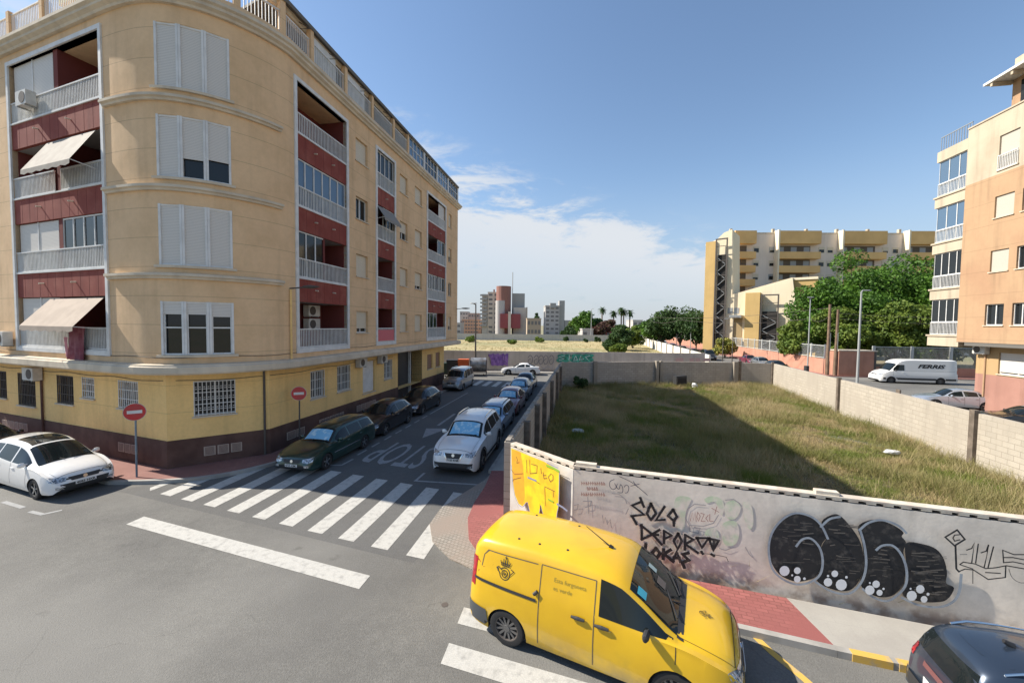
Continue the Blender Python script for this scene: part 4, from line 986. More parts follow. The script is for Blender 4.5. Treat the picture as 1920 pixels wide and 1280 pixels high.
# cloth hung over the balcony rail
mb = MB(); n = 14
rows = []
for j in range(8):
    z = 5.45 - j * .19; rows.append([UFL.P(1.55 + i * .085 + .02 * math.sin(j), .06 + .05 * math.sin(i * 1.7 + j * .3) + .02 * j * .3, z) for i in range(n + 1)])
mb.grid(rows)
tag(mb.build('hanging_cloth', mat('maroon_cloth', (.22, .06, .08), .9, (.3, .12, .14), 3), smooth=True), 'maroon cloth draped over the lowest balcony rail under the striped awning', 'cloth')
mb = MB(); rows = []
for j in range(5):
    z = 5.0 - j * .2; rows.append([UFL.P(2.75 + i * .06, .08 + .03 * math.sin(i * 2 + j), z) for i in range(5)])
mb.grid(rows)
tag(mb.build('hanging_cloth', mat('pink_towel', (.55, .25, .28), .9), smooth=True), 'small pink towel hanging beside the maroon cloth on the balcony rail', 'towel')
# wall lamps
def wall_lamp(label, fr, s, z, ln, head):
    p = fr.P(s, 0, z); t = thing('street_lamp', label, 'street lamp', p, 0, 'lamps on arms fixed to the tan building')
    mb = MB(); mb.tube([fr.P(s, 0, z), fr.P(s + .02, ln, z + .04)], .03, 8); mb.build('arm', m_rust, t)
    mb = MB(); q = fr.P(s, ln, z + .05)
    rows = []
    for k, (dx, r1, r2) in enumerate(((0, .05, .03), (.12, .12, .06), (.4, .15, .08), (.65, .12, .05), (.78, .03, .02))):
        c = fr.P(s, ln + dx * head, z + .06); rows.append([c + Vector((*(fr.d * (r1 * math.cos(a_))), r2 * math.sin(a_))) for a_ in [j * math.pi / 5 for j in range(10)]])
    mb.grid(rows, 0, True); mb.face(rows[0]); mb.face(rows[-1]); mb.build('lamp_head', m_rust, t, smooth=True)
wall_lamp('dark lamp on an arm at the end of the curved ledge on the tan building', UFS, .0, 7.15, .62, 1.0)
wall_lamp('dark lamp on an arm at the far end of the tan building', UFS, 22.3, 7.2, .5, 1.1)
# ================================================================ vehicles
def pchip(pts):
    X = np.array([p[0] for p in pts], float); Y = np.array([p[1] for p in pts], float); h = np.diff(X); dl = np.diff(Y) / h
    m = np.zeros(len(X)); m[0], m[-1] = dl[0], dl[-1]
    for k in range(1, len(X) - 1):
        if dl[k - 1] * dl[k] > 0:
            w1, w2 = 2 * h[k] + h[k - 1], h[k] + 2 * h[k - 1]; m[k] = (w1 + w2) / (w1 / dl[k - 1] + w2 / dl[k])
    def f(x):
        x = min(max(x, X[0]), X[-1]); k = min(max(np.searchsorted(X, x) - 1, 0), len(h) - 1); t = (x - X[k]) / h[k]
        return float((2 * t**3 - 3 * t**2 + 1) * Y[k] + (t**3 - 2 * t**2 + t) * h[k] * m[k] + (-2 * t**3 + 3 * t**2) * Y[k + 1] + (t**3 - t**2) * h[k] * m[k + 1])
    return f
SPEC = {
 # top: centre line; belt: shoulder; plan: half width; d measured back from the front bumper
 'mpv': dict(L=4.44, W=1.79, top=[(0, .42), (.03, .58), (.12, .74), (.35, .86), (.95, 1.02), (1.98, 1.50), (2.4, 1.59), (3.0, 1.61), (3.8, 1.57), (4.12, 1.50), (4.3, 1.18), (4.4, .9), (4.44, .55)], belt=[(0, .42), (.12, .62), (.5, .80), (1.0, .92), (2.5, .99), (4.0, 1.08), (4.35, .85), (4.44, .5)],
            ws=(1.02, 1.93), rw=(4.14, 4.29), side=[(1.35, 2.28), (2.36, 3.25), (3.32, 3.85)], wr=.60, ax=(.86, 3.64), r=.325, roofglass=(2.02, 3.0)),
 'suv': dict(L=4.66, W=1.84, top=[(0, .5), (.03, .72), (.12, .88), (.35, 1.0), (1.15, 1.10), (1.95, 1.55), (2.4, 1.67), (3.2, 1.69), (4.1, 1.62), (4.4, 1.5), (4.55, 1.15), (4.62, .9), (4.66, .6)], belt=[(0, .5), (.12, .74), (.5, .93), (1.2, 1.04), (2.5, 1.10), (4.1, 1.18), (4.55, .95), (4.66, .6)],
            ws=(1.22, 1.92), rw=(4.4, 4.54), side=[(1.55, 2.35), (2.43, 3.3), (3.38, 3.95)], wr=.67, ax=(.9, 3.6), r=.37, rails=1),
 'wagon': dict(L=4.7, W=1.76, top=[(0, .4), (.03, .55), (.12, .68), (.4, .78), (1.25, .92), (1.95, 1.34), (2.35, 1.42), (3.2, 1.44), (4.2, 1.40), (4.45, 1.32), (4.6, 1.0), (4.66, .8), (4.7, .5)], belt=[(0, .4), (.12, .58), (.5, .74), (1.25, .87), (2.5, .91), (4.3, .97), (4.6, .85), (4.7, .5)],
            ws=(1.3, 1.92), rw=(4.44, 4.58), side=[(1.6, 2.42), (2.5, 3.35), (3.43, 4.25)], wr=.60, ax=(.9, 3.56), r=.31, rails=1),
 'hatch': dict(L=4.2, W=1.76, top=[(0, .4), (.03, .56), (.12, .70), (.4, .82), (1.1, .96), (1.9, 1.39), (2.3, 1.47), (2.9, 1.48), (3.6, 1.40), (3.85, 1.30), (4.08, 1.0), (4.16, .8), (4.2, .5)], belt=[(0, .4), (.12, .60), (.5, .77), (1.1, .90), (2.5, .95), (3.7, 1.02), (4.1, .85), (4.2, .5)],
            ws=(1.17, 1.86), rw=(3.84, 4.06), side=[(1.45, 2.25), (2.33, 3.15), (3.22, 3.5)], wr=.58, ax=(.83, 3.43), r=.31),
 'sedan': dict(L=4.6, W=1.78, top=[(0, .38), (.03, .54), (.12, .67), (.4, .78), (1.25, .93), (2.0, 1.36), (2.5, 1.44), (3.0, 1.42), (3.45, 1.29), (4.0, 1.04), (4.45, 1.0), (4.56, .8), (4.6, .5)], belt=[(0, .38), (.12, .58), (.5, .74), (1.25, .88), (2.5, .93), (3.9, .97), (4.45, .93), (4.6, .5)],
            ws=(1.3, 1.96), rw=(3.35, 3.95), side=[(1.62, 2.4), (2.48, 3.2), (3.26, 3.5)], wr=.57, ax=(.88, 3.6), r=.32),
 'vanlet': dict(L=4.4, W=1.82, top=[(0, .45), (.03, .68), (.12, .84), (.35, .98), (.95, 1.14), (1.6, 1.66), (1.95, 1.78), (2.6, 1.82), (3.8, 1.82), (4.2, 1.78), (4.34, 1.5), (4.38, .9), (4.4, .5)], belt=[(0, .45), (.12, .7), (.5, .92), (1.0, 1.04), (2.5, 1.08), (4.2, 1.1), (4.35, .9), (4.4, .5)],
            ws=(1.0, 1.55), rw=(4.22, 4.32), side=[(1.25, 2.1), (2.2, 3.1), (3.2, 4.05)], wr=.70, ax=(.85, 3.55), r=.32, rails=1),
 'panelvan': dict(L=4.49, W=1.86, top=[(0, .42), (.03, .66), (.10, .86), (.28, 1.0), (.88, 1.17), (1.50, 1.60), (1.78, 1.76), (2.3, 1.83), (3.2, 1.86), (4.1, 1.83), (4.36, 1.76), (4.45, 1.3), (4.47, .9), (4.49, .5)], belt=[(0, .42), (.10, .72), (.4, .92), (.9, 1.04), (1.7, 1.08), (3.0, 1.12), (4.2, 1.14), (4.44, .95), (4.49, .5)],
            ws=(.93, 1.62), rw=None, side=[(.97, 2.05)], wr=.72, ax=(.92, 3.64), r=.33),
 'bigvan': dict(L=6.9, W=2.02, top=[(0, .5), (.04, .8), (.15, 1.05), (.4, 1.2), (.85, 1.35), (1.45, 2.05), (1.75, 2.42), (2.3, 2.6), (3.0, 2.64), (6.5, 2.64), (6.82, 2.55), (6.86, 1.6), (6.88, 1.0), (6.9, .5)], belt=[(0, .5), (.15, .85), (.5, 1.1), (1.0, 1.3), (2.0, 1.36), (6.6, 1.36), (6.85, 1.2), (6.9, .5)],
            ws=(.92, 1.52), rw=None, side=[(1.2, 2.15)], wr=.86, ax=(1.0, 5.3), r=.36, sidetop=2.02),
 'coupe': dict(L=4.5, W=1.8, top=[(0, .36), (.03, .52), (.12, .64), (.4, .76), (1.4, .90), (2.15, 1.28), (2.6, 1.36), (3.0, 1.34), (3.6, 1.14), (4.1, .96), (4.4, .93), (4.47, .75), (4.5, .5)], belt=[(0, .36), (.12, .56), (.5, .72), (1.4, .85), (2.6, .89), (4.0, .93), (4.4, .88), (4.5, .5)],
            ws=(1.45, 2.1), rw=(3.2, 3.95), side=[(1.75, 2.75), (2.83, 3.35)], wr=.55, ax=(.9, 3.65), r=.33),
}
def paint_mat(name, c, met=.15, rough=.28): return mat('paint_' + name, c, rough, coat=1, metal=met, fine=0)
def smoothstep(a, b, x): t = min(1, max(0, (x - a) / (b - a))); return t * t * (3 - 2 * t)
class Body:
    def __init__(s, sp, scale=1):
        s.sp = sp; s.L, s.hw = sp['L'], sp['W'] / 2; s.top = pchip(sp['top']); s.bel = pchip(sp['belt'])
        L_, h = s.L, s.hw
        s.plan = pchip([(0, h * .66), (.06, h * .80), (.2, h * .91), (.55, h * .98), (1.2, h), (L_ - 1.0, h), (L_ - .35, h * .965), (L_ - .1, h * .90), (L_, h * .80)])
        w0 = sp['ws'][0]
        s.bot = pchip([(0, .34), (.1, .22), (.5, .19), (L_ - .5, .20), (L_ - .1, .26), (L_, .36)])
    def wr(s, d):
        b = s.plan(d) * .955; sp = s.sp; w0, w1 = sp['ws']
        t = smoothstep(w0 - .25, w1 + .2, d); base = b * .86; g = min(sp['wr'], b * .93)
        tt = smoothstep(s.L - .7, s.L, d)
        return (base * (1 - t) + g * t) * (1 - .06 * tt)
    def zt(s, d): return s.top(d)
    def zb(s, d): return min(s.bel(d), s.top(d) - .015)
    def arch(s, d):
        z = s.bot(d); r = s.sp['r'] * 1.13
        for a in s.sp['ax']:
            if abs(d - a) < r: z = max(z, s.sp['r'] + math.sqrt(r * r - (d - a) ** 2) - .01)
        return z
    def side(s, d, z):
        "half width at height z"
        p = s.plan(d); zb = s.zb(d)
        if z <= zb:
            u = min(1, max(0, (z - .2) / max(.05, zb - .2)))
            return p * (.945 + .055 * math.sin(math.pi * min(1, u * .92 + .12)) ** .8) if u > 0 else p * .945
        yb = s.side(d, zb); zs = s.zt(d) - s.rc(d)
        if z <= zs: return yb + (s.wr(d) - yb) * (z - zb) / max(.001, zs - zb)
        q = min(1, (z - zs) / s.rc(d)); return s.wr(d) * math.sqrt(max(0, 1 - q * q)) if zs > zb else yb * math.sqrt(max(0, 1 - q * q))
    def rc(s, d): return max(.012, min(.13, (s.zt(d) - s.zb(d))))
    def sec(s, d):
        zl = s.arch(d); zb = s.zb(d); zl = min(zl, zb - .03); p = s.plan(d); o = [(0, zl), (p * .6, zl), (p * .86, zl)]
        for k in range(9): z = zl + (zb - zl) * k / 8; o.append((s.side(d, z), z))
        rc = s.rc(d); zs = max(zb, s.zt(d) - rc); yb, wr = o[-1][0], s.wr(d)
        for k in range(1, 7): o.append((yb + (wr - yb) * k / 6, zb + (zs - zb) * k / 6))
        for k in range(1, 9): o.append((s.ty(d, k / 8)[0], s.ty(d, k / 8)[1]))
        return o
    def ty(s, d, v):
        "roof arc, v 0..1 from rail to centre"
        rc = s.rc(d); zs = max(s.zb(d), s.zt(d) - rc); wr = s.wr(d); y = wr * (1 - v ** 1.15)
        q = 1 - (y / wr) ** 2.6 if wr > 0 else 1
        return (y, zs + (s.zt(d) - zs) * (max(0, q) ** .62))
    def topz(s, d, y):
        wr = s.wr(d); rc = s.rc(d); zs = max(s.zb(d), s.zt(d) - rc); q = 1 - min(1, abs(y) / wr) ** 2.6
        return zs + (s.zt(d) - zs) * (max(0, q) ** .62)
def car(kind, label, cat, paint, pos, head, group=None, plate=None, det=1, trim=None, shade=False, name='parked_car', extra=None, scale=1.0, dark=None, wheel=None, scz=None, noseside=None):  # shade: lay a painted sky reflection over the windscreen
    sp = SPEC[kind]; B = Body(sp); L_ = B.L; hL = L_ / 2
    t = thing(name, label, cat, (pos[0], pos[1], .0), head, group, local=True)
    if scale != 1: t.scale = (scale, scale, scz or scale)
    X = lambda d: hL - d
    st = sorted({*np.linspace(0, L_, 46 if det else 30).round(4), .015, .03, .06, .09, *[a + sp['r'] * 1.13 * c for a in sp['ax'] for c in (-1.001, -.99, -.96, -.9, -.8, -.6, -.3, 0, .3, .6, .8, .9, .96, .99, 1.001)], L_ - .02, L_ - .05})
    st = [d for d in st if 0 <= d <= L_]
    rows = []
    for d in st:
        q = B.sec(d); x = X(d); rows.append([(x, y, z) for y, z in q] + [(x, -y, z) for y, z in q[-2:0:-1]])
    mb = MB(); i0 = 0; mb.grid(rows, 0, True); mb.face(rows[0], 0); mb.face(rows[-1], 0)
    nc = len(rows[0])
    for k in range(len(mb.f) - 2):
        c = k % nc
        if c < 3 or c >= nc - 3: mb.m[k] = 1
    body = mb.build('body', [paint, m_plas], t, smooth=True)
    bm = bmesh.new(); bm.from_mesh(body.data); bvh = BVHTree.FromBMesh(bm); bm.free()
    def quadgrid(rows, name, m, parent, flip=False):
        mb = MB(); mb.grid(rows); return mb.build(name, m, parent, smooth=True)
    def cast(o, d):
        h = bvh.ray_cast(Vector(o), Vector(d)); return h[0]
    def patch(axis, A, Bc, off, nu=8, nv=3, sgn=1):
        "axis f/r: (y,z) on nose or tail; s: (d,z) on a flank; t: (d,y) on top"
        def samp(ch, u):
            k = min(int(u * (len(ch) - 1)), len(ch) - 2); f = u * (len(ch) - 1) - k; return (ch[k][0] * (1 - f) + ch[k + 1][0] * f, ch[k][1] * (1 - f) + ch[k + 1][1] * f)
        R_ = []
        for j in range(nv + 1):
            r = []
            for i in range(nu + 1):
                a, b = samp(A, i / nu), samp(Bc, i / nu); q = (a[0] + (b[0] - a[0]) * j / nv, a[1] + (b[1] - a[1]) * j / nv)
                for tr in range(12):
                    c_, z_ = q
                    if axis == 'f': h = cast((4, c_, z_), (-1, 0, 0)); p = (h + Vector((off, 0, 0))) if h else None
                    elif axis == 'r': h = cast((-5, c_, z_), (1, 0, 0)); p = (h - Vector((off, 0, 0))) if h else None
                    elif axis == 's': h = cast((X(c_), sgn * 3, z_), (0, -sgn, 0)); p = (h + Vector((0, sgn * off, 0))) if h else None
                    else: break
                    if axis in 'fr' and p is not None and abs(p.x) < hL - .75: p = None
                    if p is not None: break
                    q = (c_ * .975, z_ - .012) if axis in 'fr' else (c_ + (.03 if c_ < 1 else -.03), z_ - .012)
                if axis != 't' and p is None: p = Vector((X(q[0]), 0, q[1])) if axis == 's' else Vector(((hL - .3) * (1 if axis == 'f' else -1), q[0] * .8, q[1]))
                if axis == 't': h = cast((X(q[0]), q[1], 4), (0, 0, -1)); p = (h + Vector((0, 0, off))) if h else Vector((X(q[0]), q[1], 1))
                r.append(p)
            R_.append(r)
        return R_
    # glass
    gl = m_cglass
    w0, w1 = sp['ws']
    def glassrows(d0, d1, marg, off=.006, n=10):
        R_ = []
        for j in range(n + 1):
            d = d0 + (d1 - d0) * j / n; yy = B.wr(d) - marg
            R_.append([(X(d) + off * .6, y, B.topz(d, y) + off) for y in [yy * (2 * i / 14 - 1) for i in range(15)]])
        return R_
    wsq = quadgrid(glassrows(w0, w1, .045), 'windscreen', gl, t)
    if shade: quadgrid(glassrows(w0 + .10, w1 - .08, .14, .010), 'sky_reflection', m_skyrefl, wsq)  # painted sky reflection over the dark glass
    if sp.get('rw'):
        r0, r1 = sp['rw']
        if r1 - r0 > .35: quadgrid([[(a[0] - .01, a[1], a[2]) for a in r] for r in glassrows(r0, r1, .07, .006)], 'rear_window', gl, t)
        else:
            zt, zl = B.zt(r0) - .06, B.zb(r0) + .03; h1, h2 = B.wr(r0) * .86, B.plan(r0) * .84
            quadgrid(patch('r', [(-h1, zt), (h1, zt)], [(-h2, zl), (h2, zl)], .008, 12, 6), 'rear_window', gl, t)
    for sg in (1, -1):
        for d0, d1 in sp['side']:
            R_ = []; n = 10
            for j in range(6):
                r = []
                for i in range(n + 1):
                    d = d0 + (d1 - d0) * i / n; zl = B.zb(d) + .03; zh = min(B.zt(d) - B.rc(d) - .015, sp.get('sidetop', 9)); zh = max(zh, zl + .01); z = zl + (zh - zl) * j / 5
                    r.append((X(d), sg * (B.side(d, z) + .005), z))
                R_.append(r)
            quadgrid(R_, 'side_window', gl, t)
        # seams, handles
        if det:
            segs = [p[0] - .04 for p in sp['side'][:1]] + [(a[1] + b[0]) / 2 for a, b in zip(sp['side'], sp['side'][1:])]
            if kind in ('mpv', 'suv', 'wagon', 'hatch', 'sedan', 'vanlet') and len(segs) > 2: segs = segs[:3]
            for sx_ in segs:
                zt_ = B.zb(sx_) ; quadgrid(patch('s', [(sx_ - .006, .32), (sx_ - .006, zt_)], [(sx_ + .006, .32), (sx_ + .006, zt_)], .003, 6, 1, sg), 'door_seam', m_plas, t)
            for k, sx_ in enumerate(segs[1:] if len(segs) > 1 else [sp['side'][0][1] + .05]):
                zz_ = B.zb(sx_) - .13; a = patch('s', [(sx_ - .25, zz_), (sx_ - .08, zz_)], [(sx_ - .25, zz_ - .035), (sx_ - .08, zz_ - .035)], .02, 2, 1, sg)
                mb = MB(); mb.tube([a[0][0], a[0][1], a[0][2]], .016, 6); mb.build('door_handle', trim or paint, t)
        # mirror
        dm = sp['side'][0][0] + (.36 if kind == 'panelvan' else .12); zm = B.zb(dm) + .07; ym = B.side(dm, zm)
        mb = MB(); s = []
        for k, (o_, rr) in enumerate(((0, .03), (.05, .04), (.08, .085), (.16, .095), (.22, .07), (.235, .02))):
            s.append([(X(dm) + .02 + rr * .55 * math.cos(a_) - .02 * k * .3, sg * (ym + o_ * .92), zm + rr * .8 * math.sin(a_)) for a_ in [j * math.pi / 5 for j in range(10)]])
        mb.grid(s, 0, True); mb.face(s[0]); mb.face(s[-1]); mb.build('wing_mirror', trim or (m_plas if kind in ('panelvan', 'bigvan', 'vanlet') else paint), t, smooth=True)
        # lights
        zf = sp['top'][2][1]; hp = B.hw
        if noseside != 'none':
            ll = quadgrid(patch('f', [(sg * hp * .48, zf - .06), (sg * hp * .70, zf - .04), (sg * hp * .88, zf + .0)], [(sg * hp * .50, zf - .17), (sg * hp * .72, zf - .19), (sg * hp * .88, zf - .15)], .008, 8, 3), 'headlight', m_lampc, t)
            if det: quadgrid(patch('f', [(sg * hp * .60, .42), (sg * hp * .78, .42)], [(sg * hp * .60, .34), (sg * hp * .78, .34)], .008, 3, 2), 'fog_lamp', m_lampc, t)
        zr = B.zb(L_ - .3)
        if kind in ('panelvan', 'bigvan', 'vanlet', 'suv', 'mpv', 'wagon'):
            hi_ = min(B.zt(L_ - .13) - B.rc(L_ - .13) - .02, 9) and zr + (.28 if kind != 'wagon' else .2) if kind != 'bigvan' else 1.5
            hi_ = min(hi_, B.zt(L_ - .14) - B.rc(L_ - .14) - .02); rr_ = []
            for j in range(7):
                z = hi_ + (zr - .22 - hi_) * j / 6; d0 = L_ - (.16 + (.12 * j / 6 if kind in ('suv', 'mpv') else .02)); r_ = []
                for i in range(5):
                    d = d0 + (L_ - .025 - d0) * i / 4
                    while B.zt(d) - B.rc(d) < z and d > d0 - .2: d -= .01
                    r_.append((X(d) - (.004 if i == 4 else 0), sg * (B.side(d, z) + .006), z))
                rr_.append(r_)
            quadgrid(rr_, 'tail_light', m_lampr, t)
            hr_ = min(hi_ - .03, zr + (.02 if kind in ('suv', 'wagon', 'mpv') else 9)); quadgrid(patch('r', [(sg * hp * .72, hr_), (sg * hp * .86, hr_ - .01)], [(sg * hp * .74, zr - .24), (sg * hp * .90, zr - .24)], .006, 3, 5), 'tail_light', m_lampr, t)
        else:
            quadgrid(patch('r', [(sg * hp * .5, zr - .06), (sg * hp * .88, zr - .06)], [(sg * hp * .5, zr - .2), (sg * hp * .88, zr - .2)], .006, 5, 3), 'tail_light', m_lampr, t)
            quadgrid(patch('s', [(L_ - .2, zr - .06), (L_ - .04, zr - .07)], [(L_ - .15, zr - .2), (L_ - .04, zr - .2)], .006, 4, 3, sg), 'tail_light', m_lampr, t)
    if det:
        hs_ = []
        for sg in (1, -1):
            d0, d1 = .16, w0 - .02; mb = MB(); n = 10; y_ = lambda d: sg * B.wr(d) * .93
            mb.grid([[(X(d), y_(d) + e, B.topz(d, y_(d)) + .004) for e in (-.003, .003)] for d in [d0 + (d1 - d0) * k / n for k in range(n + 1)]]); mb.build('bonnet_seam', m_plas, t)
        mb = MB(); mb.grid([[(X(.16 + e), y, B.topz(.16 + e, y) + .004) for e in (-.005, .005)] for y in [B.wr(.16) * .93 * (2 * k / 10 - 1) for k in range(11)]]); mb.build('bonnet_seam', m_plas, t)
        for sg in (1, -1):
            for ax_ in (w0,):
                mb = MB(); mb.tube([(X(w0 - .02), sg * .1, B.topz(w0, .1) + .02), (X(w0 + .10), sg * .35 + .18, B.topz(w0 + .10, .4) + .016)], .010, 5); mb.build('wiper', m_black, t)
    if kind in ('suv', 'wagon') and det:
        for sg in (1, -1):
            a_ = B.sp['ax']; quadgrid([[(X(d), sg * (B.side(d, z) + .008), z) for d in [a_[0] + .42 + (a_[1] - a_[0] - .84) * i / 12 for i in range(13)]] for z in ((.34, .44) if kind == 'suv' else (.52, .56))], 'side_moulding', m_plas if kind == 'suv' else m_chrome, t)
            dd = [sp['side'][0][0] + .15 + (sp['side'][-1][1] - sp['side'][0][0] - .2) * i / 16 for i in range(17)]
            if kind == 'wagon': quadgrid([[(X(d), sg * (B.side(d, B.zb(d)) + .009), B.zb(d) + e) for d in dd] for e in (0, .02)], 'chrome_strip', m_chrome, t)
    # nose: grille, lower intake, plates
    zf = sp['top'][2][1]; hp = B.hw
    gt = .30 if kind == 'suv' else .19
    quadgrid(patch('f', [(-hp * .44, zf - .07), (hp * .44, zf - .07)], [(-hp * (.26 if kind == 'suv' else .36), zf - gt), (hp * (.26 if kind == 'suv' else .36), zf - gt)], .006, 8, 3), 'grille', m_plas, t)
    if kind == 'suv':
        for sg in (1, -1): quadgrid(patch('f', [(sg * hp * .36, zf - .07), (sg * hp * .42, zf - .07)], [(sg * hp * .22, zf - .30), (sg * hp * .28, zf - .31)], .012, 2, 4), 'grille_trim', m_chrome, t)
        quadgrid(patch('f', [(-hp * .8, .5), (hp * .8, .5)], [(-hp * .75, .36), (hp * .75, .36)], .009, 10, 2), 'bumper_grille', m_plas, t)
    quadgrid(patch('f', [(-hp * .62, .40), (hp * .62, .40)], [(-hp * .52, .27), (hp * .52, .27)], .006, 8, 2), 'lower_intake', m_plas, t)
    c_ = patch('f', [(0, zf - .14), (.01, zf - .14)], [(0, zf - .15), (.01, zf - .15)], .0, 1, 1)[0][0]
    mb = MB(); mb.disc((c_.x - .005, 0, zf - .135), (1, 0, .2), .055, .02, 16); mb.build('badge', m_chrome, t)
    q = patch('f', [(-.25, zf - .235), (.25, zf - .235)], [(-.25, zf - .335), (.25, zf - .335)], .012, 2, 1); xm = max(p.x for r in q for p in r)
    mb = MB(); mb.obox((xm - .01, -.25, zf - .335), (.012, 0, 0), (0, .5, 0), (0, 0, .1)); pl = mb.build('number_plate', m_plate, t)
    q = patch('r', [(-.25, .78), (.25, .78)], [(-.25, .68), (.25, .68)], .012, 2, 1); xm = min(p.x for r in q for p in r)
    mb = MB(); mb.obox((xm - .003, -.25, .66), (.012, 0, 0), (0, .5, 0), (0, 0, .11)); mb.build('number_plate', m_plate, t)
    if kind == 'mpv':
        quadgrid(patch('f', [(-hp * .8, zf - .10), (hp * .8, zf - .10)], [(-hp * .8, zf - .145), (hp * .8, zf - .145)], .005, 14, 1), 'grille', m_plas, t)
        quadgrid(patch('f', [(-hp * .66, .49), (hp * .66, .49)], [(-hp * .6, .25), (hp * .6, .25)], .009, 10, 2), 'lower_intake', m_plas, t)
    if plate:
        v, f = text_geo(plate, .092, bold=.004); w_ = max(p[0] for p in v); xq = max(p.x for r in patch('f', [(-.25, zf - .235), (.25, zf - .235)], [(-.25, zf - .335), (.25, zf - .335)], .012, 2, 1) for p in r)
        mb = MB(); mb.v = [(xq + .0035, -.23 + .46 * p[0] / w_, zf - .318 + p[1]) for p in v]; mb.f = f; mb.m = [0] * len(f); mb.uv = [None] * len(f); mb.build('plate_lettering', m_black, pl)
    if sp.get('rails'):
        for sg in (1, -1):
            d0, d1 = w1 + .35, L_ - .55; n = 8
            mb = MB(); mb.tube([(X(d0 + (d1 - d0) * k / n), sg * (B.wr(d0 + (d1 - d0) * k / n) - .07), B.topz(d0 + (d1 - d0) * k / n, B.wr(d0) - .07) + (.055 if 0 < k < n else .01)) for k in range(n + 1)], .018, 6); mb.build('roof_rail', m_chrome if kind != 'wagon' else m_plas, t)
    if sp.get('roofglass'):
        g0, g1 = sp['roofglass']; R_ = []
        for j in range(9):
            d = g0 + (g1 - g0) * j / 8; yy = B.wr(d) - .14; R_.append([(X(d), y, B.topz(d, y) + .006) for y in [yy * (2 * i / 10 - 1) for i in range(11)]])
        quadgrid(R_, 'glass_roof', m_cglass, t)
    if kind == 'suv':
        for a in sp['ax']:
            for sg in (1, -1):
                R0, n = sp['r'] * 1.13, 18; rr_ = []
                for q_ in (R0 + .002, R0 + .035, R0 + .07):
                    rr_.append([(X(a + q_ * math.cos(u)), sg * (B.side(a + q_ * math.cos(u), max(.24, sp['r'] + q_ * math.sin(u))) + .014), max(.24, sp['r'] + q_ * math.sin(u))) for u in [-.25 + (math.pi + .5) * k / n for k in range(n + 1)]])
                quadgrid(rr_, 'wheel_arch_trim', m_plas, t)
    # wheels
    r = sp['r']; rim = wheel or m_rim
    for a in sp['ax']:
        for sg in (1, -1):
            yo = B.plan(a) * .985; wd = .21; x = X(a)
            mb = MB(); prof = [(yo - wd, r * .62), (yo - wd, r * .93), (yo - wd + .03, r), (yo - .03, r), (yo - .005, r * .94), (yo, r * .80), (yo - .006, r * .66)]
            mb.grid([[(x + q * math.cos(u), sg * y, r + q * math.sin(u)) for u in [2 * math.pi * j / 28 for j in range(28)]] for y, q in prof], 0, True)
            mb.disc((x, sg * (yo - wd), r), (0, sg, 0), r * .64, .01, 20)
            wh = mb.build('wheel', m_tyre, t, smooth=True)
            mb = MB()
            mb.grid([[(x + q * math.cos(u), sg * y, r + q * math.sin(u)) for u in [2 * math.pi * j / 28 for j in range(28)]] for y, q in ((yo - .005, r * .67), (yo - .012, r * .62), (yo - .07, r * .60), (yo - .075, .02))], 1, True)
            ns = 5 if rim is m_rim else 12
            for j in range(ns):
                u = 2 * math.pi * j / ns + .3
                for du in ((-.16, .16) if rim is m_rim else (0,)):
                    dx, dz = math.cos(u + du * .5), math.sin(u + du * .5); e = Vector((-dz, 0, dx)) * (.028 if rim is m_rim else .035)
                    p0 = Vector((x + dx * .04, sg * (yo - .03), r + dz * .04)); p1 = Vector((x + dx * r * .64, sg * (yo - .018), r + dz * r * .64))
                    mb.obox(p0 - e / 2, p1 - p0, e, (0, -sg * .025, 0), 0)
            mb.disc((x, sg * (yo - .035), r), (0, sg, 0), r * .17, .02, 14, 0)
            mb.build('rim', [rim, m_plas if rim is m_rim else m_rust], wh)
    if extra: extra(t, B, X, patch, quadgrid, body)
    return t

def HD(dx, dy): return math.atan2(dy, dx)
UHD = HD(-DU.x, -DU.y)                  # facing this way along the side street
def along(sx, sy, kind, side=1):
    return (sx, sy)
P_white = paint_mat('white', (.80, .79, .765), 0); P_green = paint_mat('dark_green', (.012, .045, .035), .3); P_black = paint_mat('black', (.012, .012, .014), .2)
P_silver = paint_mat('silver', (.33, .34, .345), .6); P_lblue = paint_mat('light_blue', (.19, .26, .36), .5); P_red = paint_mat('dark_red', (.16, .02, .025), .35)
P_navy = paint_mat('navy', (.02, .03, .055), .4); P_yel = mat('paint_yellow', (.74, .45, .012), .3, (.68, .40, .012), 1.3, coat=.9, fine=.05, fscale=3, zst=(.2, .75, (.30, .21, .06), .45)); P_slate = paint_mat('slate_blue', (.035, .05, .075), .45)
P_pale = paint_mat('pale_silver', (.42, .46, .52), .5); P_wine = paint_mat('wine', (.22, .03, .06), .3)

G1 = 'cars parked along the side street'
car('mpv', 'white people carrier with a dark glass roof parked at the corner kerb on the left', 'car', P_white, (-16.05, 13.55), HD(2.56, -.94), plate='4583 HXR', name='parked_car', wheel=None)
car('sedan', 'dark car whose bonnet shows at the left edge behind the white people carrier', 'car', P_black, (-21.6, 15.9), HD(2.56, -.94), det=0)
car('wagon', 'dark green estate car with a painted sky reflection parked by the red no entry sign', 'car', P_green, (-7.72, 16.75), UHD, G1, '4712 CBK', shade=True)
car('hatch', 'black hatchback parked directly behind the dark green estate', 'car', P_black, (-6.98, 21.35), UHD, G1, '0836 DFM')
car('hatch', 'second black car, parked in front of the dark garage door', 'car', P_black, (-6.12, 26.0), UHD, G1)
car('vanlet', 'silver grey family van parked last before the corner near the rubbish containers', 'van', P_silver, (-4.75, 35.3), UHD, G1)
car('suv', 'white off-roader with black grille and painted sky reflection parked first on the right kerb', 'car', P_white, (-1.72, 16.85), UHD, G1, '7125 KNR', shade=True, scale=1.03, scz=1.09)
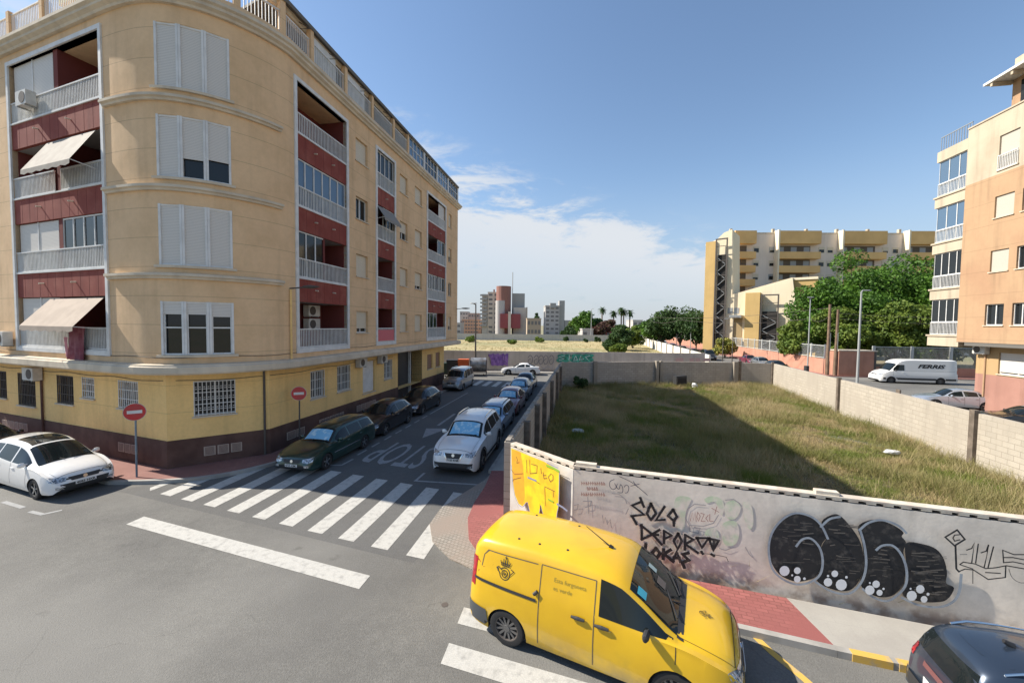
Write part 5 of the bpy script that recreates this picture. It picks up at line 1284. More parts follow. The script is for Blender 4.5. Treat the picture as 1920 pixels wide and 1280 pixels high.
car('wagon', 'light blue estate car parked behind the white off-roader', 'car', P_lblue, (-.98, 21.6), UHD, G1, shade=True, scz=1.06)  # shade: painted sky reflection on the windscreen
car('hatch', 'dark red car between the light blue estate and the navy car', 'car', P_red, (-.12, 26.3), UHD, G1, shade=True)  # shade: painted sky reflection on the windscreen
car('hatch', 'navy car with a bright blue painted reflection, fourth from the crossing on the right kerb', 'car', P_navy, (.62, 31.0), UHD, G1, shade=True)
car('sedan', 'dark grey car at the far end of the row beside the block wall', 'car', paint_mat('graphite', (.05, .055, .065), .4), (1.25, 35.4), UHD, G1, det=0)
car('coupe', 'white coupe parked across the end of the street in front of the purple graffiti', 'car', P_white, (1.0, 45.5), HD(-1, .02))

# yellow delivery van
def van_extra(t, B, X, patch, qg, body):
    for sg in (1, -1):
        for d in (2.12, 3.05, 3.66):
            if d == 3.66: continue
            qg(patch('s', [(d - .007, .30), (d - .007, 1.62)], [(d + .007, .30), (d + .007, 1.62)], .003, 14, 1, sg), 'door_seam', m_rust, t)
        qg(patch('s', [(2.12, 1.625), (3.05, 1.635)], [(2.12, 1.612), (3.05, 1.622)], .003, 14, 1, sg), 'door_seam', m_rust, t)
        qg(patch('s', [(3.12, 1.62), (4.1, 1.60), (4.18, 1.5)], [(3.12, 1.605), (4.08, 1.585), (4.165, 1.5)], .003, 14, 1, sg), 'panel_seam', m_rust, t)
        qg(patch('s', [(4.165, 1.5), (4.19, 1.3)], [(4.18, 1.5), (4.205, 1.3)], .003, 6, 1, sg), 'panel_seam', m_rust, t)
        qg(patch('s', [(3.1, 1.065), (4.40, 1.10)], [(3.1, 1.015), (4.40, 1.05)], .01, 12, 1, sg), 'sliding_rail', m_plas, t)
        for d, z in ((2.28, 1.0), (1.90, .985)):
            a = patch('s', [(d - .02, z), (d + .20, z)], [(d - .02, z - .03), (d + .2, z - .03)], .03, 2, 1, sg)
            mb = MB(); mb.tube(a[0], [.022, .03, .02], 8); mb.build('door_handle', m_plas, t)
        a = patch('s', [(3.08, 1.2), (3.14, 1.2)], [(3.08, 1.14), (3.14, 1.14)], .02, 1, 1, sg); mb = MB(); mb.tube([a[0][0], a[1][1]], .03, 8); mb.build('hinge_cover', m_plas, t)
        qg(patch('s', [(4.05, .56), (4.47, .60)], [(4.0, .25), (4.45, .28)], .012, 6, 4, sg), 'rear_bumper', m_plasg, t)
        qg(patch('s', [(.02, .58), (.50, .42)], [(.06, .25), (.5, .24)], .012, 6, 4, sg), 'front_bumper', m_plas, t)
        for a_ in B.sp['ax']:
            r = B.sp['r'] * 1.13; n = 12
            o_ = [(a_ - (r + .05) * math.cos(math.pi * k / n), B.sp['r'] + (r + .05) * math.sin(math.pi * k / n)) for k in range(n + 1)]
            i_ = [(a_ - (r + .004) * math.cos(math.pi * k / n), B.sp['r'] + (r + .004) * math.sin(math.pi * k / n)) for k in range(n + 1)]
            o_ = [(p[0], max(p[1], .3)) for p in o_]; i_ = [(p[0], max(p[1], .3)) for p in i_]
        # emblem: post horn under a crown, drawn as strokes
        def emblem(plane, sc, m, par):
            mb = MB(); th = lambda a: (math.cos(a), math.sin(a)); st_ = []
            st_ += [[(.30 * math.cos(a), -.18 + .30 * math.sin(a)) for a in [math.pi * 1.05 + k * math.pi * 1.75 / 14 for k in range(15)]]]
            st_ += [[(.17 * math.cos(a), -.18 + .17 * math.sin(a)) for a in [k * math.pi / 6 for k in range(13)]], [(.06 * math.cos(a), -.18 + .06 * math.sin(a)) for a in [k * math.pi / 3 for k in range(7)]]]
            st_ += [[(-.30, -.2), (-.5, .02), (-.38, .10), (-.22, -.02)], [(.3, -.2), (.52, .05), (.36, .12)], [(-.42, -.1), (-.44, .06)]]
            st_ += [[(-.24, .22), (.24, .22)], [(-.22, .22), (-.30, .42)], [(-.11, .24), (-.13, .52)], [(0, .24), (0, .56)], [(.11, .24), (.13, .52)], [(.22, .22), (.30, .42)], [(-.05, .62), (.05, .62)], [(0, .58), (0, .68)], [(-.24, .33), (.24, .33)]]
            rows_ = []
            for q in st_:
                for p, r_ in zip(q, q[1:]):
                    p, r_ = Vector(p), Vector(r_); dd = (r_ - p).normalized() * .02; nn = Vector((-dd.y, dd.x)) / .02 * .021
                    rows_.append([p - dd + nn, r_ + dd + nn, r_ + dd - nn, p - dd - nn])
            for k, q in enumerate(rows_): mb.face([plane(v.x * sc, v.y * sc, .004 + k * .0002) for v in q])
            return mb.build('emblem', m, par)
        def flank(dc, zc, s_):
            def f(u, v, off):
                d = dc - u * s_ * -1 if s_ > 0 else dc - u; d = dc + u if s_ > 0 else dc - u
                a = patch('s', [(d, zc + v), (d + .01, zc + v)], [(d, zc + v - .01), (d + .01, zc + v - .01)], off, 1, 1, s_)
                return a[0][0]
            return f
        emblem(flank(3.72, 1.36, sg), .33, m_spray, body)
        # side lettering
        for k, line in enumerate(('Esta furgoneta', 'es verde')):
            v, f = text_geo(line, .095); fl = flank(0, 0, sg); mb = MB(); z0 = 1.42 - k * .13
            for p in v:
                d = (2.82 - p[0]) if sg < 0 else (2.25 + p[0])
                q = patch('s', [(d, z0 + p[1]), (d + .01, z0 + p[1])], [(d, z0 + p[1] - .01), (d + .01, z0 + p[1] - .01)], .004, 1, 1, sg)[0][0]; mb.v.append(tuple(q))
            mb.f = f; mb.m = [0] * len(f); mb.uv = [None] * len(f); mb.build('lettering', mat('faint_brown_print', (.33, .24, .03), .6), body)
        v, f = text_geo('Vehiculo 100% electrico', .045); mb = MB()
        for p in v:
            d = (2.78 - p[0]) if sg < 0 else (2.2 + p[0]); q = patch('s', [(d, .80 + p[1]), (d + .01, .8 + p[1])], [(d, .79 + p[1]), (d + .01, .79 + p[1])], .004, 1, 1, sg)[0][0]; mb.v.append(tuple(q))
        mb.f = f; mb.m = [0] * len(f); mb.uv = [None] * len(f)
    def topf(u, v, off):
        a = patch('t', [(.55 - v, -u - .02), (.56 - v, -u - .02)], [(.55 - v, -u - .03), (.56 - v, -u - .03)], off, 1, 1); return a[0][0]
    emblem(topf, .17, m_spray, body)
    zt = B.topz(2.25, 0)
    mb = MB(); mb.tube([(X(2.02), 0, B.topz(2.02, 0)), (X(2.08), 0, B.topz(2.0, 0) + .035)], .035, 8); mb.tube([(X(2.05), 0, zt - .01), (X(2.5), 0, zt + .27)], [.012, .005], 6); mb.build('aerial', m_black, t)
    for d, y in ((2.7, -.45), (2.75, .42), (3.6, -.5), (3.65, .45), (3.2, -.5)):
        mb = MB(); z_ = B.topz(d, y); mb.tube([(X(d), y, z_ - .01), (X(d), y, z_ + .008)], .022, 8); mb.build('roof_plug', m_plas, t)
    for y in (-.28, .28):
        mb = MB(); mb.tube([(X(.93), y - .2, B.topz(.93, y) + .03), (X(1.12), y + .25, B.topz(1.12, y) + .018)], .012, 6); mb.build('wiper', m_black, t)
    mb = MB(); R_ = []
    d0 = .86; qg([[(X(d) + .004, y, B.topz(d, y) + .004) for y in [(B.wr(d) - .02) * (2 * i / 10 - 1) for i in range(11)]] for d in (.84, .88, .93)], 'scuttle', m_plas, t)
    # dashboard papers behind the glass and stickers on it
    for d, y, w_, c_ in ((1.45, -.55, .10, (.05, .35, .45)), (1.38, .20, .08, (.45, .55, .5)), (1.22, .05, .14, (.16, .13, .11))):
        qg([[(X(dd) + .012, yy, B.topz(dd, yy) + .011) for yy in (y - w_, y, y + w_ * .4)] for dd in (d - .06, d, d + .07)], 'sticker', mat('sticker_%d' % int(d * 100), c_, .4), t)
    for z0, z1, w_ in ((.74, .78, .62), (.80, .83, .66), (.68, .70, .58)):
        qg(patch('f', [(-w_ * B.hw, z1), (w_ * B.hw, z1)], [(-w_ * B.hw, z0), (w_ * B.hw, z0)], .012, 10, 1), 'grille_bar', m_chrome if z0 > .75 else m_plasg, t)
YH = R(-26); YP = Vector((-.05, 6.77)) + Vector((math.cos(YH), math.sin(YH))) * (4.49 / 2 - (4.49 - 3.64)) * 1.02 + Vector((-math.sin(YH), math.cos(YH))) * .94
car('panelvan', 'bright yellow delivery van with crest emblem on its side panel and bonnet', 'van', P_yel, YP, YH, name='delivery_van', extra=van_extra, wheel=m_rimd, plate='6204 MJD', scale=1.02, scz=.965)

def suv_extra(t, B, X, patch, qg, body):
    qg(patch('r', [(-.5, 1.62), (.5, 1.62)], [(-.5, 1.60), (.5, 1.60)], .03, 4, 1), 'spoiler', P_slate, t)
    mb = MB(); z_ = B.topz(3.6, 0); mb.tube([(X(3.62), 0, z_), (X(3.75), 0, z_ + .06)], [.05, .03], 8); mb.build('aerial', m_black, t)
    R_ = []
    for j in range(5):
        d = 2.35 + .8 * j / 4; R_.append([(X(d), y, B.topz(d, y) + .006) for y in [.42 * (2 * i / 8 - 1) for i in range(9)]])
    qg(R_, 'sunroof', m_cglass, t)
    qg(patch('r', [(-.8, .62), (.8, .62)], [(-.8, .40), (.8, .40)], .03, 8, 2), 'rear_bumper', m_plas, t)
    qg(patch('r', [(-.35, .98), (.35, .98)], [(-.35, .90), (.35, .90)], .012, 6, 1), 'chrome_bar', m_chrome, t)
SH = R(-18); sv = Vector((6.05, 5.38)) + Vector((math.cos(SH), math.sin(SH))) * 1.72 + Vector((-math.sin(SH), math.cos(SH))) * -.08
car('suv', 'slate blue estate seen from behind and above at the bottom right corner', 'car', P_slate, sv, SH, name='parked_car', extra=suv_extra, trim=P_slate, scale=.77, scz=.9, plate=None)

# white long van and cars beyond the block wall
def ferris(t, B, X, patch, qg, body):
    for sg in (1, -1):
        v, f = text_geo('FERRIS', .52, shear=.35, sx=1.5, bold=.024); w_ = max(p[0] for p in v); mb = MB()
        for p in v:
            d = (3.3 + p[0]) if sg > 0 else (3.3 + w_ - p[0])
            q = patch('s', [(d, 1.72 + p[1]), (d + .01, 1.72 + p[1])], [(d, 1.71 + p[1]), (d + .01, 1.71 + p[1])], .006, 1, 1, sg)[0][0]; mb.v.append(tuple(q))
        mb.f = f; mb.m = [0] * len(f); mb.uv = [None] * len(f); mb.build('lettering', m_spray, body)
        qg(patch('s', [(.3, .62), (6.8, .62)], [(.3, .42), (6.8, .42)], .01, 30, 1, sg), 'side_strip', m_plas, t)
        qg(patch('s', [(2.2, 1.40), (6.8, 1.40)], [(2.2, 1.385), (6.8, 1.385)], .003, 20, 1, sg), 'panel_seam', m_plasg, t)
car('bigvan', 'long white high roofed van with black slanted company lettering beside the orange building', 'van', P_white, (42.9, 42.2), HD(-.985, .17), name='panel_van', extra=ferris, wheel=m_rimd, scale=1.04, scz=.98)
car('sedan', 'pale silver saloon seen over the block wall in front of the long white van', 'car', P_pale, (32.6, 28.9), HD(-.93, .36), det=1)
car('hatch', 'black car at the right edge behind the block wall', 'car', P_black, (29.6, 22.4), HD(-.90, .42), det=1)
G2 = 'cars parked along the pink wall'
def rd(y, off): return 24.7 + (y - 49.3) * .2202 + off
for kind, c, y, off, lab in (('hatch', P_silver, 57.5, 10.0, 'silver hatchback nearest the kiosk in the row along the pink wall'), ('sedan', P_wine, 62.5, 10.1, 'wine red saloon in the row along the pink wall'), ('hatch', P_black, 51.5, 9.6, 'black hatchback at the near end of the row by the pink wall'),
        ('vanlet', P_black, 69, 5.4, 'black van parked against the end of the white field wall'), ('sedan', P_navy, 78, 5.2, 'navy saloon behind the black van by the field wall'), ('hatch', P_silver, 88, 5.0, 'silver car farther up the road by the field wall'), ('vanlet', P_white, 112, 4.5, 'white van far up the road beside the bushes'), ('hatch', P_pale, 122, 4.5, 'pale car far up the road behind the white van'), ('hatch', P_red, 100, 5.0, 'dark red car far up the road by the field wall')):
    car(kind, lab, 'car' if kind != 'vanlet' else 'van', c, (rd(y, off), y), HD(-.21, -.98), G2 if off > 7 else 'cars parked along the field wall', det=0)
# ================================================================ street furniture and small things
def sign(label, x, y, h, face_az, tilt=0, pole=None):
    t = thing('no_entry_sign', label, 'road sign', (x, y, .12), 0, 'no entry signs on the corner')
    mb = MB(); mb.tube([(x, y, .1), (x + .02, y, h + .35)], .03, 10); mb.build('pole', pole or m_metal, t)
    n = Vector((math.sin(face_az), -math.cos(face_az), 0)); a = Vector((n.y, -n.x, 0)) * -1; c = Vector((x, y, h + .12)) + n * .05
    mb = MB(); mb.disc(c - n * .02, n, .31, .02, 32); pl = mb.build('sign_plate', m_metal, t)
    mb = MB(); mb.disc(c, n, .295, .004, 32, 0); mb.build('sign_disc', mat('sign_red', (.55, .03, .03), .4, (.42, .05, .05), 4), pl)
    mb = MB(); mb.obox(c + n * .0045 - a * .2 - Vector((0, 0, .055)), a * .4, (0, 0, .11), n * .003); mb.build('sign_bar', m_white, pl)
m_bluepole = mat('blue_pole', (.12, .17, .22), .5, (.2, .24, .27), 4)
sign('faded no entry sign on a blue grey pole beside the white people carrier', -13.35, 13.88, 2.35, R(35), pole=m_bluepole)
sign('red no entry sign on a dark pole beside the dark green estate car', -9.40, 17.35, 2.45, R(22), pole=m_rust)

def bin_(label, x, y, w, d, h, m, name='rubbish_container', cat='container', lid=None, round_=False):
    t = thing(name, label, cat, (x, y, 0), 0, 'rubbish containers at the end of the side street')
    mb = MB()
    if round_:
        rows = []
        for j in range(2): rows.append([(x - w / 2 + w * j, y + d / 2 * math.cos(a), .25 + h * .55 + (h * .42) * math.sin(a) if math.sin(a) > 0 else .25 + h * .55 + h * .5 * math.sin(a)) for a in [k * math.pi / 10 for k in range(20)]])
        mb.grid(rows, 0, True); mb.face(rows[0]); mb.face(rows[1]); mb.build('body', m, t, smooth=True)
        mb = MB(); mb.box(x - w / 2 - .06, x - w / 2 - .01, y - d / 2, y + d / 2, .1, h * .95); mb.box(x + w / 2 + .01, x + w / 2 + .06, y - d / 2, y + d / 2, .1, h * .95); mb.build('side_frame', m_rust, t)
    else:
        mb.prism([(x - w / 2, y - d / 2), (x + w / 2, y - d / 2), (x + w / 2, y + d / 2), (x - w / 2, y + d / 2)], .12, h * .8); mb.build('body', m, t)
        mb = MB(); mb.prism([(x - w / 2 - .04, y - d / 2 - .05), (x + w / 2 + .04, y - d / 2 - .05), (x + w / 2 + .04, y + d / 2), (x - w / 2 - .04, y + d / 2)], h * .8 + .003, h); mb.build('lid', lid or m, t)
    for k in (-1, 1):
        mb = MB(); mb.disc((x + k * w * .35, y - d * .3, .08), (0, 1, 0), .08, .05, 10); mb.build('caster', m_tyre, t)
m_orb = mat('orange_plastic', (.62, .12, .03), .6); m_dgreen = mat('dark_green_plastic', (.03, .06, .045), .6)
bin_('black rubbish container at the building end, left of the orange one', -6.55, 44.0, 1.25, 1.0, 1.75, m_plas)
bin_('orange rubbish container between the black and the steel one', -5.35, 43.8, 1.1, 1.0, 1.85, m_orb)
bin_('rounded steel dumpster with dark end plates right of the orange container', -3.75, 44.6, 1.7, 1.3, 1.75, mat('dumpster_steel', (.38, .39, .40), .4, (.2, .18, .17), 2, metal=.5), round_=True)
bin_('low dark green container behind the silver grey van', -7.7, 45.0, 1.1, 1.0, 1.3, m_dgreen)

def lamp(name, label, x, y, h, arm, m, r=.07, group='street lamps', dirx=1, cat='street lamp'):
    t = thing(name, label, cat, (x, y, 0), 0, group)
    mb = MB(); mb.tube([(x, y, 0), (x, y, h * .5), (x, y, h)], [r, r * .8, r * .6], 10); mb.build('pole', m, t)
    mb = MB(); mb.tube([(x, y, h - .02), (x + arm * .5 * dirx, y, h + .12), (x + arm * dirx, y, h + .14)], r * .5, 8); mb.build('arm', m, t)
    mb = MB(); c = x + arm * dirx; rows = []
    for dx, a, b in ((-.1, .05, .03), (.1, .14, .06), (.5, .16, .07), (.75, .04, .03)): rows.append([(c + dx * dirx, y + a * math.cos(q), h + .14 + b * math.sin(q)) for q in [k * math.pi / 4 for k in range(8)]])
    mb.grid(rows, 0, True); mb.face(rows[0]); mb.face(rows[-1]); mb.build('lamp_head', m_metal, t)
lamp('street_lamp', 'pale street lamp in front of the big tree near the long white van', 36.6, 41.6, 9.6, .25, m_metal, .13, dirx=1)
lamp('street_lamp', 'slim lamp post rising in front of the trees left of the wooden poles', 37.0, 49.2, 9.4, -.3, m_metal, .09)
lamp('street_lamp', 'dark rusty lamp post standing behind the rubbish containers', -4.4, 47.6, 8.1, -.6, m_rust, .12)
for px, d, h, lab in ((1374, 62, 7.2, 'thin dark pole in front of the tall yellow fin'), (1356, 66, 7.0, 'thin pole in front of the dark glass tower'), (1269, 95, 9.5, 'distant lamp post before the dark trees left of the yellow building'), (1295, 88, 7.5, 'thin pole just left of the yellow fin'), (1108, 150, 12, 'thin mast in front of the distant green trees')):
    lamp('lamp_post', lab, (px - 960) / F * d, d, h, .2, m_metal if d > 70 else m_rust, .08 if d < 100 else .16, group='distant posts')
for x, y, h, lab in ((38.1, 47.5, 8.6, 'thick wooden utility pole beside the pink kiosk'), (38.75, 47.2, 8.0, 'thinner wooden utility pole leaning behind the thick one')):
    t = thing('utility_pole', lab, 'pole', (x, y, 0), 0, 'utility poles')
    mb = MB(); mb.tube([(x, y, 0), (x + (.0 if h > 8.1 else .12), y, h)], [.19, .14], 10); mb.build('pole', m_wood, t)
    mb = MB(); mb.tube([(x + .1, y - .15, 3), (x + .1, y - .15, 5.2)], .04, 6); mb.build('cable_duct', m_metal, t)
cabs = [((38.1, 47.5, 8.2), (26.5, 75, 7.5)), ((38.1, 47.5, 7.3), (37.0, 49.2, 7.0)), ((38.1, 47.5, 7.6), (70, 45, 7.8)), ((38.1, 47.5, 7.0), (70, 45, 6.8)), ((37, 49.2, 6.9), (28, 66, 6.9)), ((28, 66, 6.9), (33, 95, 7.2))]
for k, (a, b) in enumerate(cabs):
    mb = MB(); a, b = Vector(a), Vector(b); mb.tube([a.lerp(b, j / 16) - Vector((0, 0, 2.4 * (j / 16) * (1 - j / 16))) for j in range(17)], .022, 5)
    tag(mb.build('overhead_cable', m_rust), ['long cable from the thick wooden pole out over the dry field side road', 'short cable between the thick wooden pole and the slim lamp post', 'upper cable running right from the wooden pole towards the orange building', 'lower cable running right from the wooden pole towards the orange building', 'cable from the slim lamp post across the road to the left', 'farthest cable fading past the tall yellow fin'][k], 'cable', 'overhead cables')
# bin on the pavement by the pink wall
t = thing('litter_bin', 'small black litter bin on the pavement in front of the pink wall', 'litter bin', (35.9, 47.9, 0))
mb = MB(); mb.tube([(35.9, 47.9, .3), (35.9, 47.9, 1.15)], .27, 12); mb.build('body', m_plas, t)
mb = MB(); mb.tube([(35.9, 47.9, 0), (35.9, 47.9, .3)], .05, 8); mb.build('post', m_rust, t)
# black crate and white bag in the lot
t = thing('plastic_crate', 'black open crate lying against the far block wall of the lot', 'crate', (15.7, 36.6, 0))
mb = MB(); mb.obox((15.3, 36.4, .35), (1.0, .1, .08), (-.1, .6, 0), (0, .05, .75)); mb.build('body', m_plas, t)
mb = MB(); mb.obox((15.35, 36.33, .5), (.85, .09, .05), (-.004, .05, 0), (0, .04, .45)); mb.build('opening', m_dark, t)
def blob(label, cat, x, y, z, r, m, sd_, name):
    bm = bmesh.new(); bmesh.ops.create_icosphere(bm, subdivisions=2, radius=1); rr = random.Random(sd_)
    for v in bm.verts: v.co = Vector((v.co.x * r[0], v.co.y * r[1], max(-.3, v.co.z) * r[2])) * rr.uniform(.75, 1.2)
    me = bpy.data.meshes.new(name); bm.to_mesh(me); bm.free(); me.materials.append(m); o = bpy.data.objects.new(name, me); COL.link(o); o.location = (x, y, z); return tag(o, label, cat)
m_bag = mat('white_bag', (.62, .62, .60), .7)
blob('white plastic bag near the black crate at the far wall', 'bag', 16.9, 36.3, .25, (.28, .22, .3), m_bag, 1, 'plastic_bag')
blob('pale crumpled rubbish lying in the shaded grass of the lot', 'rubbish', *G(1083, 812), .12, (.36, .25, .12), mat('dull_bag', (.42, .44, .42), .8), 2, 'rubbish')
blob('white scrap in the sunlit grass near the right block wall', 'rubbish', *G(1672, 856), .2, (.32, .2, .12), m_bag, 3, 'rubbish')

# ================================================================ right-hand apartment building
rb = thing('apartment_building', 'orange and pale stucco apartment block with white glazed bays at the right edge', 'building', (33, 25, 0))
RC = Vector((32.66, 29.0)); RU = Fr(RC, -DU, False)        # s towards the camera, outwards = left
rs = lambda px, z: RU.W(px, pr(*RU.P(2, 0, z))[1])[0]
LR = 20.0; DR = Vector((DU.y, -DU.x))
ST = 3.58; Zs = [4.85 + ST * k for k in range(6)]
bay = 4.6
rh = []; rw_ = []
for px0, px1, fl, kind in ((1852, 1887, 0, 'open'), (1903, 1935, 0, 'open'), (1856, 1890, 1, 'closed'), (1905, 1935, 1, 'open'), (1858, 1894, 2, 'closed'), (1909, 1935, 2, 'open'), (1860, 1897, 3, 'door'), (1911, 1935, 3, 'door')):
    z = Zs[fl] + 1.2; s0, s1 = RU.W(px0, 500)[0], RU.W(px1, 500)[0]
    z0, z1 = (z, z + 1.42) if kind != 'door' else (Zs[fl] + .75, Zs[fl] + 3.0)
    rh.append((s0, s1, z0, z1, .22)); rw_.append((s0, s1, z0, z1, kind))
E_ = Path([(RC + DR * 14), RC, RC - DU * LR, RC - DU * LR + DR * 14])
class Sh:
    def __init__(s, P_, o): s.Q = P_; s.o = o; s.c = [c - o for c in P_.c]
    def P(s, a, o, z): return s.Q.P(a + s.o, o, z)
SP = Path([RC, RC - DU * LR])
ztop = Zs[4] + .0; zmid = Zs[3] + .5
def rwall(z0, z1, m, nm):
    mb = MB(); hs = [(h[0], h[1], max(h[2], z0), min(h[3], z1), .22) for h in rh if h[3] > z0 and h[2] < z1]
    path_wall(mb, RU, 0, LR, z0, z1, hs, .22)
    e = Fr(RC, DR, True); path_wall(mb, e, 0, 14, z0, z1); return mb.build(nm, m, rb)
class _: pass
rwall(4.85, zmid, m_orange, 'wall'); rwall(zmid, ztop + .9, m_pale, 'wall')
for s0, s1, z0, z1, kd in rw_:
    window(rb, RU, s0, s1, z0, z1, 'closed' if kd in ('closed', 'door') else 'open', .12, n=2 if kd != 'open' else 2, ms=mat('cream_shutter_sunlit', (.50, .455, .38), .6, lines=(.06, 0, .012, .5)))  # shutter colour toned down for the full sun on this side
    if kd == 'door': railing(RU, s0, s1, z0, z0 + .95, rb, .05, .1)
mb = MB(); q = [RC + DR * .3 - DU * .3, RC - DU * LR + DR * .3, RC - DU * LR + DR * 14, RC + DR * 14 - DU * .3]; poly_prism(mb, [tuple(p) for p in q], ztop - .2, ztop + .5)
q = [RC, RC - DU * LR, RC - DU * LR + DR * 14, RC + DR * 14]; poly_prism(mb, [tuple(p) for p in q], 4.825, 4.848); mb.build('floor_slab', m_roofm, rb)
mb = MB(); RU.box(mb, 0, LR, -.2, .06, ztop + .902, ztop + 1.0); mb.build('coping', m_pale, rb)
# recessed ground floor
RC2 = RC + DR * 1.0 - DU * .35; RG = Fr(RC2, -DU, False)
mb = MB(); path_wall(mb, RG, 0, LR - .5, 2.62, 4.84, [(RG.W(1872, 680)[0], RG.W(1945, 680)[0], 2.75, 4.2, .2)], .2); e = Fr(RC2, DR, True); path_wall(mb, e, 0, 13, 2.62, 4.84); mb.build('ground_floor_wall', mat('yellow_stucco', (.48, .33, .17), .92, (.42, .28, .14), .5, streak=.3), rb)
mb = MB(); path_wall(mb, RG, 0, LR - .5, -.02, 2.62, [(RG.W(1872, 680)[0], RG.W(1945, 680)[0], 2.6, 4.2, .2)][:0], .2); path_wall(mb, e, 0, 13, -.02, 2.62); mb.build('socle', m_pinkst, rb)
window(rb, RG, RG.W(1872, 680)[0], RG.W(1945, 680)[0], 2.75, 4.2, 'half', .12, part=.1, n=2)
mb = MB(); mb.tube([RG.P(.7, .05, 0), RG.P(.7, .05, 4.8)], .05, 8); mb.build('drain_pipe', m_orange, rb)
mb = MB(); RU.box(mb, .6, LR, -1.0, -.02, 4.60, 4.82); mb.build('soffit_beam', m_roofm, rb)
t = ac_unit('air conditioner hanging under the corner of the orange building', Fr(RC2, -DU), .1, 4.05, .0, .9, .6, 'air conditioning units on the orange building')
# glazed bays on the far end
BY = Fr(RC + DR * .25, DU, True)       # s away from the camera, left is outwards
bx0 = .0; bl = 2.55
def bys(px, z=8): return BY.W(px, pr(*BY.P(1.5, 0, z))[1])[0]
bl = bys(1749) ; bl = max(1.6, min(bl, 5))
for k in range(4):
    z0, z1 = 5.35 + ST * k, 5.35 + ST * (k + 1) - .9
    mb = MB(); BY.box(mb, .02, bl + .15, -4, .12, z0 - .88, z0 - .02, 0); BY.box(mb, .02, bl + .22, -4, .2, z0 - .14, z0 - .02, 0); mb.build('balcony', m_pale, rb)
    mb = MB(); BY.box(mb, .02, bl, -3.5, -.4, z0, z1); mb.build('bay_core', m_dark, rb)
    g = glazing(BY, .02, bl, z0, z1, rb, .0, 4 if k < 2 else 3, m_glassb if k > 1 else m_glass, z0 + .95, 'bay_window')
    g2 = glazing(Fr(BY.P(bl, 0, 0).to_2d(), DR, False), .05, 3, z0, z1, rb, 0, 3, None, z0 + .95, 'bay_window')
    railing(BY, .02, bl, z0, z0 + .95, g, .06, .12)
z0 = 5.35 + ST * 4
mb = MB(); BY.box(mb, .02, bl + .15, -4, .12, z0 - .9, z0 - .1); mb.build('balcony', m_pale, rb)
railing(BY, .02, bl, z0 - .1, z0 + 1.0, rb, .0, .2, m_grey)
# roof pergola
mb = MB(); a = RU.W(1825, 180)[0]
RU.box(mb, 1.5, 9, -6, .5, ztop + 3.1, ztop + 3.25); mb.build('canopy_roof', m_white, rb)
mb = MB(); RU.box(mb, 2.0, 20, -6, -.75, ztop + .9, ztop + 3.09); mb.build('attic_wall', m_orange, rb)
for k in range(5):
    mb = MB(); RU.box(mb, 1.9 + k * 1.3, 2.05 + k * 1.3, -.74, .42, ztop + 2.85, ztop + 3.08); mb.build('canopy_beam', m_pale, rb)
mb = MB(); RU.box(mb, 2.6, 3.6, -.749, -.70, ztop + 1.2, ztop + 2.8); mb.build('attic_window', m_glass, rb)
mb = MB(); RU.box(mb, 2.7, 20, -5, -.2, ztop + 3.26, ztop + 4.1); mb.build('attic_wall', m_pale, rb)

# ================================================================ pink wall with railing, kiosk, fences
PW0, PW1 = Vector((38.7, 48.6)), Vector((61, 158)); FP = Fr(PW0, PW1 - PW0, True); ln = (PW1 - PW0).length
pw = thing('railed_wall', 'salmon pink wall topped by pale railing panels along the road to the yellow building', 'wall', (45, 75, 0))
mb = MB(); wall_slab(mb, FP, 0, ln, 0, 1.95); mb.build('wall_base', m_pinkwall, pw)
m_rail = mat('pale_railing', (.56, .57, .54), .5)
s = .2; k = 0
while s < ln - 3 and k < 22:
    e = s + (3.1 if s < 40 else 6.2)
    mb = MB(); FP.box(mb, s, s + .16, -.15, .01, 1.95, 3.75); mb.build('post', m_rail, pw)
    mb = MB(); FP.box(mb, s + .17, e - .01, -.08, -.04, 2.05, 2.12); FP.box(mb, s + .17, e - .01, -.08, -.04, 3.55, 3.62)
    q = s + .3
    while q < e - .1: FP.box(mb, q, q + .03, -.07, -.05, 2.12, 3.55); q += .24
    mb.build('railing_panel', m_rail, pw); s = e; k += 1
kx = thing('kiosk', 'salmon pink rendered utility box with a flat lid between the poles and the lamp', 'kiosk', (41, 47.5, 0))
mb = MB(); kf = Fr((38.95, 46.9), (.99, -.14)); kf.box(mb, 0, 4.0, -2, 0, 0, 3.05); mb.build('wall', m_pinkwall, kx)
mb = MB(); kf.box(mb, -.08, 4.08, -2.1, .08, 3.052, 3.17); mb.build('lid', m_cream, kx)
mb = MB(); kf.box(mb, 3.75, 4.0, .003, .02, 0, 3.04); mb.build('corner_strip', m_rust, kx)
fw = thing('mesh_fence', 'dark mesh fence with pale posts behind the long white van', 'fence', (52, 45, 0))
ff = Fr((43.2, 47.2), (.995, -.1))
mb = MB(); ff.box(mb, 0, 30, -.1, 0, 0, 1.2); mb.build('wall_base', m_pinkwall, fw)
for k in range(7):
    mb = MB(); ff.box(mb, k * 4.2, k * 4.2 + .3, -.12, .03, 1.2, 3.7); mb.build('post', m_metal, fw)
mb = MB(); ff.box(mb, 0, 30, -.06, -.03, 3.55, 3.63)
for k in range(240): ff.box(mb, k * .125, k * .125 + .02, -.05, -.03, 1.2, 3.55)
mb.build('mesh_panel', m_metal, fw)

